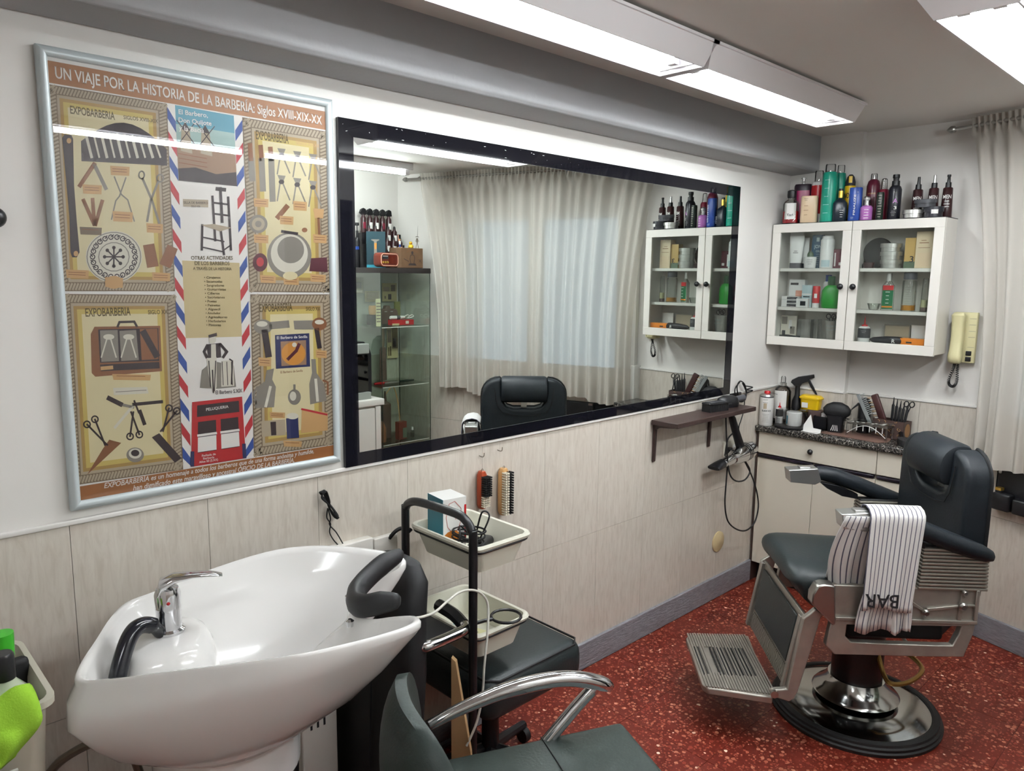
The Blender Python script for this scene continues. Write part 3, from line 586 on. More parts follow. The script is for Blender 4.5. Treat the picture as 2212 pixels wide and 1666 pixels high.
for ln, w_ in (([(459, 424), (465, 520)], 5), ([(493, 426), (499, 540)], 5), ([(476, 406), (480, 480)], 6), ([(462, 438), (494, 442)], 4), ([(463, 462), (495, 466)], 4), ([(437, 486), (436, 540)], 5), ([(476, 492), (484, 550)], 5), ([(436, 512), (484, 522)], 3), ([(437, 534), (482, 544)], 3), ([(484, 540), (498, 530)], 3), ([(468, 408), (486, 410)], 8)): a.line(ln, w_, 'p_dark', L)
a.poly([(434, 486), (462, 484), (500, 492), (476, 500)], 'p_rope', L+1); a.poly([(395, 430), (450, 432), (450, 448), (396, 446)], 'p_rope', L); a.text('SILLA DE BARBERO', 397, 440, 449, 441, 5, 'p_dark', L+1); a.text('SIGLO XIX', 413, 447.5, 433, 448, 4, 'p_dark', L+1); a.done('rush_chair_picture', col)
a = Art(); a.text('OTRAS ACTIVIDADES', 413, 561, 503, 561, 8, 'p_olive', L); a.text('DE LOS BARBEROS', 421, 572.5, 496, 573, 8, 'p_olive', L); a.text('A TRAVÉS DE LA HISTORIA', 417, 583, 501, 584, 6, 'p_olive', L)
for i, t_ in enumerate(('Cirujanos', 'Sacamuelas', 'Sangradores', 'Guitarristas', 'Cilleros', 'Sacristanes', 'Poetas', 'Peinetas', 'Alguacil', 'Amolador', 'Agricultores', 'Herbolarios', 'Pintores')): a.text('• '+t_, 441+i*.4, 602+i*8.55, 441+i*.4+len(t_)*3.6+3, 602+i*8.55, 5, 'p_olive', L)
a.text('El Barbero S.XIX', 466, 852, 524, 847.5, 8, 'p_dark', L); a.done('lettering', col)
a = Art()   # engraved barber leaning on a chest
a.poly([(432, 838), (436, 800), (460, 780), (505, 790), (510, 836), (470, 840)], 'p_grey', L); a.ell(459, 733, 8, 10, 'p_light', L+2); a.poly([(450, 724), (468, 719), (469, 726), (452, 730)], 'p_dark', L+3); a.poly([(446, 744), (476, 741), (478, 772), (450, 776)], 'p_dark', L+1); a.poly([(456, 744), (466, 743), (467, 772), (456, 774)], 'p_light', L+2)
a.line([(448, 746), (441, 760), (447, 772)], 6, 'p_dark', L+1); a.line([(476, 744), (490, 760), (482, 772)], 6, 'p_dark', L+1); a.poly([(447, 774), (468, 772), (468, 836), (462, 852), (457, 838), (450, 806)], 'p_light', L+2); a.line([(451, 780), (455, 835)], 2.2, 'p_dark', L+3); a.line([(466, 780), (463, 845)], 2.2, 'p_dark', L+3); a.line([(459, 800), (461, 848)], 3, 'p_dark', L+3); a.poly([(478, 780), (504, 778), (506, 834), (478, 836)], 'p_light', L+1)
for x in (480, 490, 500): a.line([(x, 782), (x+2, 832)], 1.6, 'p_dark', L+2)
a.line([(500, 830), (502, 780), (496, 776)], 3, 'p_dark', L+2); a.done('barber_engraving', col)
a = Art()   # red shop front
fc = [(415, 869), (523, 857), (531, 990), (413, 1009)]
a.poly(fc, 'p_facade', L); a.poly(inset(fc, .1, .06, .93, .24), 'p_dark', L+1); a.text('PELUQUERIA', 445, 888, 494, 881, 6, 'p_white', L+2)
for u0, u1 in ((.12, .47), (.56, .90)): a.poly(inset(fc, u0, .32, u1, .8), 'p_dark', L+1); a.poly(inset(fc, u0, .56, u1, .79), 'p_white', L+2); a.line([quad(fc, u0, .53), quad(fc, u1, .53)], 5, 'p_white', L+2)
a.text('SALON', 429, 929, 460, 926, 4.5, 'p_dark', L+3); a.text('BARBERIA', 478, 921, 512, 917, 4.5, 'p_dark', L+3)
for i, (t_, x0, y0, x1, y1) in enumerate((('Fachada de', 436, 987, 466, 983), ('Barbería', 439, 993, 463, 990), ('Años 50 (S.XX)', 430, 1001, 471, 995))): a.text(t_, x0, y0, x1, y1, 4.6, 'p_white', L+3)
for u in (0.02, .98): a.line([quad(fc, u, .78), quad(fc, u, .98)], 8, 'p_navy', L+2)
a.done('shopfront_picture', col)
MB().box(.0085, .0095, q0+.022, q1-.022, pz0+.022, pz1-.022).obj('cover_sheet', thin_glass('poster_cover', (.97, .97, .97), .05), po, 0)
# ---------------------------------------------------------------- barber chair (local x = towards camera side, y = backwards)
M('seat_leather', '22292a', .4, spec=.4, bump=.1, bscale=160); M('back_leather', '1b2025', .46, spec=.35, bump=.1, bscale=180)
M('pump_brass', '9a7b45', .35, .9); M('rubber', '1a1a1b', .6); M('base_chrome', 'b9bab8', .12, 1); M('slat_metal', 'a09a90', .42, .6)
BC = thing('barber_chair', 'old barber chair in dark leather with ribbed metal sides on a round chrome base', 'barber chair', (.885, 2.31, 0), math.atan2(-.733, .68))
MB().lathe([(.0, 0), (.292, 0), (.294, .012), (.288, .016), (.289, .026), (.282, .030), (.28, .038), (.262, .041), (.255, .038)], 64, cap=False).obj('base_rim', MATS['rubber'], BC, 30)
MB().lathe([(.257, .036), (.24, .044), (.2, .052), (.15, .058), (.0, .066)], 64, cap=False).obj('base_plate', MATS['base_chrome'], BC, 60)
MB().lathe([(.0, .07), (.142, .07), (.150, .078), (.142, .087), (.125, .098), (.105, .125), (.098, .14), (0, .14)], 48, cap=False).obj('base_collar', MATS['base_chrome'], BC, 40)
MB().lathe([(0, .12), (.088, .12), (.088, .36), (.094, .37), (.094, .41), (0, .41)], 40, cap=False).obj('pump_column', MATS['black_pl'], BC, 30)
MB().rbox(-.24, .24, -.14, .17, .40, .455, .012).obj('seat_carrier', MATS['black_matt'], BC)
MB().tube(bez([(.02, .03, .36), (.06, .04, .27), (.12, .045, .205), (.15, .06, .19), (.13, .13, .19), (.06, .205, .2), (-.02, .20, .21), (-.04, .17, .215)], 6), .0085, 10).obj('pump_lever', MATS['pump_brass'], BC)
MB().tube(bez([(-.05, .05, .4), (0, .12, .33), (.03, .17, .27)], 5), .006, 8).obj('lever_rod', MATS['steel'], BC)
# cast side frames, ribbed slats, arms, struts: one of each on both sides
def frame_ring(outer, inner, x0, x1):
    mb = MB(); n = len(outer)
    vs = [(x, u, v) for x in (x0, x1) for loop in (outer, inner) for u, v in loop]
    O0, I0, O1, I1 = 0, n, 2*n, 3*n; fs = []
    for i in range(n):
        j = (i+1) % n
        fs += [(O0+i, O0+j, I0+j, I0+i), (O1+i, O1+j, I1+j, I1+i), (O0+i, O0+j, O1+j, O1+i), (I0+i, I0+j, I1+j, I1+i)]
    return mb.add(vs, fs)
for s in (1, -1):
    X = lambda a, b_: (s*a, s*b_)
    zt = .60 if s > 0 else .555; up = MB().prism([(-.22, zt), (.246, zt-.003), (.246, .49), (-.205, .488)], 0, *X(.255, .278)).obj('side_plate', MATS['cast'], BC, bevel=.003)
    rb = MB()
    rb.prism([(-.205, .494), (.246, .496), (.246, .484), (-.205, .482)], 0, *X(.262, .29)).prism([(.235, .6), (.246, .6), (.246, .484), (.235, .484)], 0, *X(.262, .288)).prism([(.19, .60), (.203, .60), (.196, .49), (.184, .49)], 0, *X(.262, .286))
    rb.prism([(.085, .533), (.20, .55), (.246, .55), (.246, .542), (.20, .542), (.085, .522)], 0, *X(.262, .286)).prism([(.03, .56), (.075, .53), (.075, .52), (.02, .55)], 0, *X(.262, .284))
    rb.obj('cast_rib', MATS['cast'], up, bevel=.002)
    for y, z, r_ in ((.195, .545, .014), (.196, .592, .010), (.08, .52, .012)): MB().lathe([(r_, 0), (r_, .008), (r_*.6, .014), (0, .014)], 14).xf(Matrix.Translation((s*.285, y, z)) @ Matrix.Rotation(s*math.pi/2, 4, 'Y')).obj('bolt', MATS['steel'], up)
    frame_ring([(-.215, .486), (-.05, .486), (.12, .487), (.243, .488), (.238, .45), (.216, .37), (.10, .366), (-.05, .364), (-.199, .362), (-.228, .392)], [(-.165, .468), (-.05, .47), (.12, .474), (.199, .476), (.194, .45), (.176, .407), (.10, .406), (-.05, .406), (-.148, .407), (-.167, .425)], *X(.258, .286)).obj('lower_frame', MATS['cast'], BC, bevel=.003)
    if s > 0: MB().prism([(-.286, .572), (-.272, .603), (-.25, .609), (-.216, .605), (-.206, .473), (-.215, .468), (-.287, .54)], 0, *X(.25, .30)).obj('front_knuckle', MATS['steel'], BC, bevel=.006)
    if s < 0: MB().prism([(-.301, .474), (-.262, .50), (-.243, .478), (-.3, .2), (-.33, .2)], 0, *X(.245, .262)).obj('foot_strut', MATS['cast'], BC, bevel=.003)
    else: MB().prism([(-.301, .474), (-.282, .49), (-.262, .51), (-.235, .492), (-.243, .478), (-.262, .39), (-.3, .215), (-.31, .188), (-.328, .175), (-.386, .192), (-.392, .206), (-.384, .216), (-.338, .221)], 0, *X(.245, .268)).obj('foot_strut', MATS['cast'], BC, bevel=.004)
    if s > 0: MB().lathe([(.013, 0), (.013, .012), (0, .014)], 14).xf(Matrix.Translation((s*.266, -.38, .205)) @ Matrix.Rotation(s*math.pi/2, 4, 'Y')).obj('pivot_bolt', MATS['steel'], BC)
    for i in range(12):
        z = .597+i*.0118; f = i/11
        MB().rbox(min(X(.225, .286)), max(X(.225, .286)), .052+.006*f, .270-.006*f, z, z+.0092, .003, 2).obj('side_slat', MATS['slat_metal'], BC)
    MB().rbox(min(X(.232, .276)), max(X(.232, .276)), .060, .262, .595, .742, .004).obj('slat_core', MATS['black_matt'], BC)
    # padded arm: dips towards the back
    pts = [(-.115, .824), (-.09, .832), (-.03, .824), (.05, .795), (.13, .763), (.20, .738), (.25, .722), (.275, .715), (.285, .712)]
    rr = [.020, .027, .031, .033, .033, .031, .027, .018, .004]
    mb = MB(); n = 18; vs = []
    for (y, z), r_ in zip(pts, rr):
        for k in range(n):
            a_ = 6.2832*k/n; vs.append((s*(.275+.036*r_/.033*math.copysign(abs(math.cos(a_))**.8, math.cos(a_))), y, z+r_*.98*math.sin(a_)))
    fs = [(i*n+k, i*n+(k+1) % n, (i+1)*n+(k+1) % n, (i+1)*n+k) for i in range(len(pts)-1) for k in range(n)]+[tuple(range(n))]
    ar = mb.add(vs, fs).obj('armrest', MATS['back_leather'], BC, 60)
    x0, x1 = min(X(.243, .307)), max(X(.243, .307))
    MB().prism([(-.216, .848), (-.105, .858), (-.088, .805), (-.112, .792), (-.208, .80)], 0, x0, x1).obj('arm_end_block', MATS['silver'], ar, bevel=.003)
    MB().rbox(x0+.014, x1-.014, -.17, -.13, .852, .859, .002).obj('ashtray_lid', MATS['silver'], ar)
    MB().prism([(-.09, .80), (-.02, .79), (.06, .755), (.06, .735), (.0, .745), (-.06, .775)], 0, *X(.255, .29)).obj('arm_bracket', MATS['black_pl'], ar, bevel=.003)
# seat cushion: loft of rounded sections from the nose to the back
secs = [(-.335, .10, .552, .02), (-.333, .17, .553, .035), (-.325, .205, .555, .055), (-.30, .224, .553, .076), (-.24, .232, .546, .086), (-.12, .232, .545, .082), (.05, .228, .545, .075), (.185, .22, .545, .07)]
mb = MB(); n = 32; vs = []
for y, rx, zc, rz in secs:
    for k in range(n):
        a_ = 6.2832*(k+.5)/n; ca, sa = math.cos(a_), math.sin(a_)
        vs.append((rx*math.copysign(abs(ca)**.55, ca), y+(.045*(1-abs(sa)) if y < -.3 else 0)*(1 if sa < 0 else .2)+(.05 if (sa < -.3 and y < -.29) else 0), zc+rz*math.copysign(abs(sa)**.62, sa)-(.012*math.exp(-((y+.12)/.1)**2)*(1-abs(ca)) if sa > 0 else 0)))
mb.add(vs, [(i*n+k, i*n+(k+1) % n, (i+1)*n+(k+1) % n, (i+1)*n+k) for i in range(len(secs)-1) for k in range(n)]+[tuple(range(n))[::-1], tuple(range((len(secs)-1)*n, len(secs)*n))])
sc_ = mb.obj('seat_cushion', MATS['seat_leather'], BC, 60, sub=1)
# backrest: two shoulders around a headrest scoop
def backrest():
    R = []
    for t in range(7): a_ = math.pi-t/6*math.pi/2; R.append((-.135+.10*math.cos(a_), .935+.095*math.sin(a_)))
    left = [(-.205, .545), (-.225, .56), (-.233, .64), (-.236, .80)]+[(x, z) for x, z in R]
    scoop = [(-.124, 1.018), (-.120, .95), (-.113, .905), (-.095, .878), (-.06, .867)]
    half = left+scoop
    outl = half+[(-x, z) for x, z in reversed(half)]
    bm = bmesh.new(); yf, yb = .195, .282
    f1 = [bm.verts.new((x, yf+.012*(z-.6), z)) for x, z in outl]; f2 = [bm.verts.new((x, yb, z)) for x, z in outl]; n = len(outl)
    bm.faces.new(f1); bm.faces.new(f2[::-1])
    for i in range(n): bm.faces.new((f1[i], f2[i], f2[(i+1) % n], f1[(i+1) % n]))
    bmesh.ops.recalc_face_normals(bm, faces=bm.faces[:])
    front = [e for e in bm.edges if all(v in f1 for v in e.verts)]; back = [e for e in bm.edges if all(v in f2 for v in e.verts)]
    bmesh.ops.bevel(bm, geom=front, offset=.026, segments=5, affect='EDGES', profile=.5, clamp_overlap=True)
    me = bpy.data.meshes.new('backrest'); bm.to_mesh(me); bm.free(); me.materials.append(MATS['back_leather'])
    me.polygons.foreach_set('use_smooth', [True]*len(me.polygons)); me.set_sharp_from_angle(angle=math.radians(40))
    o = bpy.data.objects.new('backrest', me); COL.objects.link(o); o.parent = BC
    MB().tube([(x*1.005, yb-.006, .56+(z-.56)*1.004) for x, z in outl], .006, 6, closed=True).obj('piping', MATS['black_matt'], o)
    st_ = [(x*.86, .1945+.012*(z-.6)-.0012, z+.012*(1 if z < .7 else -.6)) for x, z in half[2:10]]
    MB().tube([(-.165, .194, .98), (-.156, .1935, .93), (-.148, .193, .885), (-.12, .1925, .845), (-.06, .1925, .832), (0, .1925, .83), (.06, .1925, .832), (.12, .1925, .845), (.148, .193, .885), (.156, .1935, .93), (.165, .194, .98)], .0018, 5).obj('stitching', MATS['black_matt'], o)
backrest()
mb = MB(); n = 24; vs = []
for x, k in ((-.127, .80), (-.124, .93), (-.112, 1), (.112, 1), (.124, .93), (.127, .80)):
    for j in range(n):
        a_ = 6.2832*j/n; ca, sa = math.cos(a_), math.sin(a_); vs.append((x, .215+.052*k*math.copysign(abs(ca)**.75, ca)+.02*sa*(1 if sa > 0 else .3), .972+.071*k*math.copysign(abs(sa)**.7, sa)))
mb.add(vs, [(i*n+k, i*n+(k+1) % n, (i+1)*n+(k+1) % n, (i+1)*n+k) for i in range(5) for k in range(n)]+[tuple(range(n))[::-1], tuple(range(5*n, 6*n))])
mb.obj('headrest', MATS['back_leather'], BC, 45)
MB().box(-.016, .016, .235, .243, .80, .95).obj('headrest_post', MATS['steel'], BC)
# calf panel and footrest
def slab(x0, x1, ya, za, yb, zb, th, d=0):
    n_ = Vector((0, zb-za, -(yb-ya))).normalized()*th; o_ = Vector((0, zb-za, -(yb-ya))).normalized()*d
    vs = [(x0, ya, za), (x1, ya, za), (x1, yb, zb), (x0, yb, zb)]; vs = [Vector(v)+o_ for v in vs]+[Vector(v)+o_+n_ for v in vs]
    return MB().add(vs, [(0, 1, 2, 3), (7, 6, 5, 4), (0, 4, 5, 1), (1, 5, 6, 2), (2, 6, 7, 3), (3, 7, 4, 0)])
cp = slab(-.245, .245, -.278, .475, -.325, .205, .012).obj('calf_panel', MATS['cast'], BC, bevel=.003)
slab(-.205, .205, -.284, .455, -.312, .285, .006, .012).obj('calf_pad', MATS['seat_leather'], cp, bevel=.003)
m, t, b = nodes('etched'); wv = t.nodes.new('ShaderNodeTexWave'); wv.inputs['Scale'].default_value = 28; wv.inputs['Distortion'].default_value = 9; wv.inputs['Detail'].default_value = 1; tc = t.nodes.new('ShaderNodeTexCoord'); t.links.new(tc.outputs['Object'], wv.inputs[0])
r_ = t.nodes.new('ShaderNodeValToRGB'); r_.color_ramp.elements[0].color = srgb('5d5a50'); r_.color_ramp.elements[1].color = srgb('b5b2a6'); t.links.new(wv.outputs[0], r_.inputs[0]); t.links.new(r_.outputs[0], b.inputs['Base Color']); b.inputs['Metallic'].default_value = .7; b.inputs['Roughness'].default_value = .35
slab(-.205, .205, -.314, .275, -.324, .215, .004, .012).obj('etched_plate', MATS['etched'], cp)
for sx in (-.235, .235): slab(sx-.012, sx+.012, -.28, .47, -.326, .205, .024, .0).obj('panel_rail', MATS['cast'], cp, bevel=.003)
fp = MB().prism([(-.205, -.345), (.245, -.375), (.20, -.585), (.175, -.60), (-.165, -.598), (-.19, -.585)], 2, .150, .176).obj('foot_plate', MATS['cast'], BC, bevel=.005)
for i in range(24):
    y = -.362-i*.0098; f = (y+.60)/.24; x0, x1 = -.195-.008*f, .195+.036*f
    if 16 <= i <= 18:
        MB().box(x0, -.09, y-.003, y+.003, .176, .181).obj('tread_ridge', MATS['cast'], fp); MB().box(.10, x1, y-.003, y+.003, .176, .181).obj('tread_ridge', MATS['cast'], fp)
    else: MB().box(x0, x1, y-.003, y+.003, .176, .181).obj('tread_ridge', MATS['cast'], fp)
for i in range(14):
    if i in (10, 11): continue
    y = -.400-i*.0137*(1 if i < 10 else 1.02); MB().box(-.085, .115, y-.0024, y+.0024, .1768, .1816).obj('tread_slot', MATS['black_matt'], fp)
tb = MB(); text_mb(tb, 'HENRY S', (-.085, -.5235, .1785), (1, 0, 0), (0, -1, 0), .185, .018); tb.v = [(x, -1.052-y, z) for x, y, z in tb.v]
tb.obj('maker_lettering', MATS['steel'], fp, 0)
# ---------------------------------------------------------------- striped towel over the near arm
def towel_mat():
    m, t, b = nodes('stripe_towel'); uv = t.nodes.new('ShaderNodeUVMap'); sp = t.nodes.new('ShaderNodeSeparateXYZ'); t.links.new(uv.outputs[0], sp.inputs[0])
    mu = t.nodes.new('ShaderNodeMath'); mu.operation = 'MULTIPLY'; mu.inputs[1].default_value = 13; t.links.new(sp.outputs[0], mu.inputs[0]); fr_ = t.nodes.new('ShaderNodeMath'); fr_.operation = 'FRACT'; t.links.new(mu.outputs[0], fr_.inputs[0])
    lt = t.nodes.new('ShaderNodeMath'); lt.operation = 'LESS_THAN'; lt.inputs[1].default_value = .2; t.links.new(fr_.outputs[0], lt.inputs[0])
    mx = t.nodes.new('ShaderNodeMix'); mx.data_type = 'RGBA'; mx.inputs[6].default_value = srgb('dedbd8'); mx.inputs[7].default_value = srgb('5f5d6b'); t.links.new(lt.outputs[0], mx.inputs[0]); t.links.new(mx.outputs[2], b.inputs['Base Color']); b.inputs['Roughness'].default_value = .95
    n2 = t.nodes.new('ShaderNodeTexNoise'); n2.inputs['Scale'].default_value = 60; bp = t.nodes.new('ShaderNodeBump'); bp.inputs['Strength'].default_value = .25; bp.inputs['Distance'].default_value = .004; t.links.new(n2.outputs[0], bp.inputs['Height']); t.links.new(bp.outputs[0], b.inputs['Normal'])
towel_mat()
TW_ = thing('towel', 'grey striped white towel with upside-down lettering hung over the barber chair arm', 'towel', (.885, 2.31, 0), math.atan2(-.733, .68))
def towel_sheet(path, ys, name, uvs=(0, 1), wob=.004, seed=1, dy=lambda s, y: 0):
    """path: list of (x, z) along the fall ; ys: y across"""
    rn = random.Random(seed); g = []; ph = rn.uniform(0, 6)
    ny = 28
    for i, (x, z) in enumerate(path):
        f = i/(len(path)-1); row = []
        for j in range(ny+1):
            u = j/ny; y = ys[0]+(ys[1]-ys[0])*u
            row.append((x+wob*math.sin(u*11+ph+f*2)*f+wob*.6*math.sin(u*23+ph)*f, y+dy(f, u), z+.008*math.sin(u*6+ph)*f))
        g.append(row)
    o = MB().sheet(g).obj(name, MATS['stripe_towel'], TW_, 180, solid=.004)
    uvl = o.data.uv_layers.new(name='UVMap'); c_ = ny+1
    for p_ in o.data.polygons:
        for li in p_.loop_indices:
            vi = o.data.loops[li].vertex_index; uvl.data[li].uv = (uvs[0]+(uvs[1]-uvs[0])*(vi % c_)/ny, (vi//c_)/(len(path)-1))
    return o
def fallpath(xo, ztop, zend, xi, n=16):
    p_ = [(xi, ztop-.03)]+[(.275+(xo-.275)*math.sin(a_)*1.0 if a_ > 0 else .275+(.275-xi)*math.sin(a_), ztop-.032+.032*math.cos(a_)) for a_ in [(-1.2), -.6, 0, .6, 1.1, 1.45]]
    z0_ = p_[-1][1]
    for k in range(1, n+1): p_.append((xo+.012*k/n, z0_+(zend-z0_)*k/n))
    return p_
arm_z = lambda y: .858
towel_sheet(fallpath(.325, .872, .545, .233), (-.13, .045), 'outer_fold', (0, .92), .004, 2, lambda f, u: -.02*f*u-.015*f)
towel_sheet([(.31-.0*k, .86-.40*k/12) for k in range(13)], (-.105, .02), 'inner_fold', (.05, .9), .006, 5, lambda f, u: .018*f*(u-.5)-.02*f+.015*math.sin(f*5))
towel_sheet([(.315-.006*k, .845-.30*k/12) for k in range(13)], (-.205, -.10), 'front_fold', (.1, .6), .008, 9, lambda f, u: -.03*math.sin(f*3.1)*(1-u))
towel_sheet([(.30-.012*k, .80-.32*k/12) for k in range(13)], (-.185, -.10), 'back_fold', (.3, .8), .010, 13, lambda f, u: -.045*math.sin(f*2.6)*(1-u)+.02*f)
towel_sheet([(.322, .56-.095*k/8) for k in range(9)], (-.045, .02), 'hanging_corner', (.2, .62), .006, 17, lambda f, u: 0)
tb = MB(); text_mb(tb, 'BAR', (0, 0, 0), (1, 0, 0), (0, 1, 0), .105, .045)
tb.v = [(.3445, -.035-x, .60-y) for x, y, z in tb.v]; tb.obj('lettering', MATS['ink'], TW_, 0)
# ---------------------------------------------------------------- shampoo basin (local y = towards the neck rest)
M('ceramic', 'efedea', .12, coat=.4); M('hose', '14151c', .15); M('foam_black', '1e1e20', .55)
RB = -math.radians(24); BO = (.28, -.008, 0)
ba = thing('shampoo_basin', 'white ceramic hair-washing basin with mixer tap and black neck rest', 'basin', BO, RB)
half = [(0, -.035, .858), (.10, -.034, .859), (.165, -.018, .862), (.195, .035, .868), (.235, .13, .885), (.278, .27, .902), (.284, .38, .904), (.255, .49, .898), (.215, .575, .89), (.178, .612, .884), (.142, .606, .878), (.115, .565, .87), (.095, .52, .862), (.05, .49, .856), (0, .483, .854)]
def skew(u, v): return v-.115*u
loop = [Vector((-u, v, z)) for u, v, z in half[:-1]]+[Vector((u, v, z)) for u, v, z in reversed(half)][:-1]
loop = bez(loop, 4, True); loop = [Vector((p.x, skew(p.x, p.y), p.z)) for p in loop]
CN = Vector((0, .25, 0)); n = len(loop)
def ringp(sc, zf, cc=CN): return [Vector((cc.x+(p.x-cc.x)*sc, cc.y+(p.y-cc.y)*sc, zf(p))) for p in loop]
def depth(p): return .092-.055*max(0, min(1, (p.y+.03)/.6))
PC = Vector((.0, .205, 0))
rings = []
def collar(r, z): 
    out = []
    for p in loop:
        d = Vector((p.x-PC.x, p.y-PC.y, 0)); d = d.normalized() if d.length > 1e-6 else Vector((1, 0, 0)); out.append(Vector((PC.x+d.x*r, PC.y+d.y*r, z)))
    return out
c1 = collar(.158, .632); e1 = [Vector((CN.x+(p.x-CN.x)*q, CN.y+(p.y-CN.y)*q, p.z-depth(p))) for p in loop for q in [1.06-.10*max(0, min(1, (p.y+.03)/.5))]]
rings.append(collar(.12, .628)); rings.append(c1)
for t in (.25, .5, .75):
    rings.append([a_.lerp(b_, t)+Vector((0, 0, -.032*math.sin(t*3.14)*(1 if b_.z > .6 else 1))) for a_, b_ in zip(c1, e1)])
rings += [e1, [a_.lerp(b_, .5)+(Vector((b_.x-CN.x, b_.y-CN.y, 0)).normalized()*.006) for a_, b_ in zip(e1, loop)], ringp(1.0, lambda p: p.z-.016), ringp(1.0, lambda p: p.z-.005), ringp(.988, lambda p: p.z), ringp(.962, lambda p: p.z-.002), ringp(.94, lambda p: p.z-.012)]
rings += [ringp(.90, lambda p: p.z-.05), ringp(.80, lambda p: min(p.z-.06, .62*p.z+.38*.72-.02)), ringp(.60, lambda p: min(p.z-.08, .30*p.z+.70*.71)), ringp(.34, lambda p: .692), ringp(.08, lambda p: .685)]
vs = [p for r_ in rings for p in r_]; k = len(rings)
fs = [(i*n+j, i*n+(j+1) % n, (i+1)*n+(j+1) % n, (i+1)*n+j) for i in range(k-1) for j in range(n)]+[tuple(range(n))[::-1], tuple(range((k-1)*n, k*n))]
bowl = MB().add(vs, fs).obj('bowl', MATS['ceramic'], ba, 70)
MB().loft([(.69, .135, .105, 2.6, -.02, .10), (.74, .125, .098, 2.6, -.02, .098), (.80, .112, .09, 2.6, -.02, .095), (.828, .10, .08, 2.6, -.02, .092), (.838, .085, .066, 2.6, -.02, .092), (.841, .05, .04, 2.4, -.02, .092)], 32).obj('tap_deck', MATS['ceramic'], ba, 60)
MB().lathe([(.028, 0), (.030, .006), (.022, .01), (.012, .008)], 20, (0, .33, .687)).obj('drain', MATS['chrome'], ba)
MB().loft([(.535, .150, .150, 2), (.56, .150, .150, 2), (.60, .152, .152, 2), (.64, .160, .160, 2)], 40).xf(Matrix.Translation((PC.x, PC.y, 0))).obj('collar', MATS['ceramic'], ba, 60)
MB().lathe([(.19, 0), (.19, .03), (.12, .05), (.115, .44), (.145, .47), (.147, .536), (.0, .536)], 32, (PC.x, PC.y, 0)).obj('pedestal', MATS['black_pl'], ba)
# mixer tap
tp = MB().lathe([(.031, 0), (.031, .008), (.025, .012), (.025, .052), (.0255, .054), (.0255, .058), (.025, .06), (.026, .085), (.022, .098), (0, .102)], 28, (-.03, .10, .839)).obj('mixer_tap', MATS['chrome'], ba)
lv = [(-.03, .083, .925), (-.03, .09, .945), (-.032, .115, .956), (-.034, .15, .958), (-.036, .185, .955), (-.038, .208, .949)]
mb = MB(); vs = []
for (x, y, z), w_, h_ in zip(lv, (.020, .024, .022, .018, .015, .009), (.012, .014, .010, .006, .005, .003)):
    for j in range(12): a_ = 6.2832*j/12; vs.append((x+w_*math.cos(a_), y-.25*h_*math.sin(a_), z+h_*math.sin(a_)))
mb.add(vs, [(i*12+j, i*12+(j+1) % 12, (i+1)*12+(j+1) % 12, (i+1)*12+j) for i in range(5) for j in range(12)]+[tuple(range(12)), tuple(range(60, 72))]).obj('lever', MATS['chrome'], tp, 60)
MB().sphere((-.006, .103, .912), .004).obj('hot_mark', MATS['red'], tp)
MB().tube(bez([(-.012, .085, .848), (.005, .072, .874), (.022, .052, .884), (.043, .036, .875), (.07, .022, .84), (.095, .012, .795), (.11, .005, .755), (.115, .0, .72)], 6), [.013]*6+[.0165]*37, 14).obj('shower_hose', MATS['hose'], ba)
# neck rest : padded band over the notch
path = bez([(-.135, .60, .908), (-.112, .55, .895), (-.08, .512, .88), (-.04, .487, .872), (0, .48, .870), (.04, .482, .872), (.075, .50, .88), (.095, .53, .89), (.115, .575, .898)], 5)
mb = MB(); vs = []; m_ = 12
for i, p_ in enumerate(path):
    wt = min(1, .35+.65*(min(i, len(path)-1-i)/5)**.5); d = (path[min(i+1, len(path)-1)]-path[max(i-1, 0)]).normalized(); o_ = Vector((d.y, -d.x, 0)).normalized(); q = Vector((p_.x, skew(p_.x, p_.y), p_.z))
    for j in range(m_):
        a_ = 6.2832*j/m_; vs.append(q+o_*(-.004+.021*wt*math.cos(a_))+Vector((0, 0, 1))*(.004+.027*wt*math.sin(a_)))
L_ = len(path)
mb.add(vs, [(i*m_+j, i*m_+(j+1) % m_, (i+1)*m_+(j+1) % m_, (i+1)*m_+j) for i in range(L_-1) for j in range(m_)]+[tuple(range(m_)), tuple(range((L_-1)*m_, L_*m_))]).obj('neck_rest', MATS['foam_black'], ba, 60)
for u in (-.06, .07): MB().lathe([(.008, 0), (.009, .012), (.004, .016), (0, .016)], 12, (u, skew(u, .47), .842)).obj('fixing_screw', MATS['chrome'], ba)
# ---------------------------------------------------------------- wash chair with chrome arms (same turn as the basin)
M('green_leather', '303a37', .45, bump=.12, bscale=140)
wc = thing('wash_chair', 'low dark green salon chair with arched chrome arms in front of the basin', 'chair', BO, RB)
def cush(x0, x1, y0, y1, z0, z1, r, mat, name, par): return MB().rbox(x0, x1, y0, y1, z0, z1, r, 4).obj(name, mat, par, 50)
seat = cush(.02, .47, .665, 1.157, .37, .452, .018, MATS['green_leather'], 'seat', wc)
MB().tube([(.022, .93, .4525), (.12, .93, .4535), (.3, .93, .4535), (.468, .93, .4525)], .0016, 5).obj('seam', MATS['black_matt'], seat)
g = []; nu, nz = 24, 12
def backpt(u, t, off):
    w_ = (u-.245)/.24; vf = .585+.085*w_*w_-.03*t; zt = .38+.375*max(0, 1-abs(w_)**4)**.5; return Vector((u, vf-off-.012*math.sin(t*3.14), .38+(zt-.38)*t))
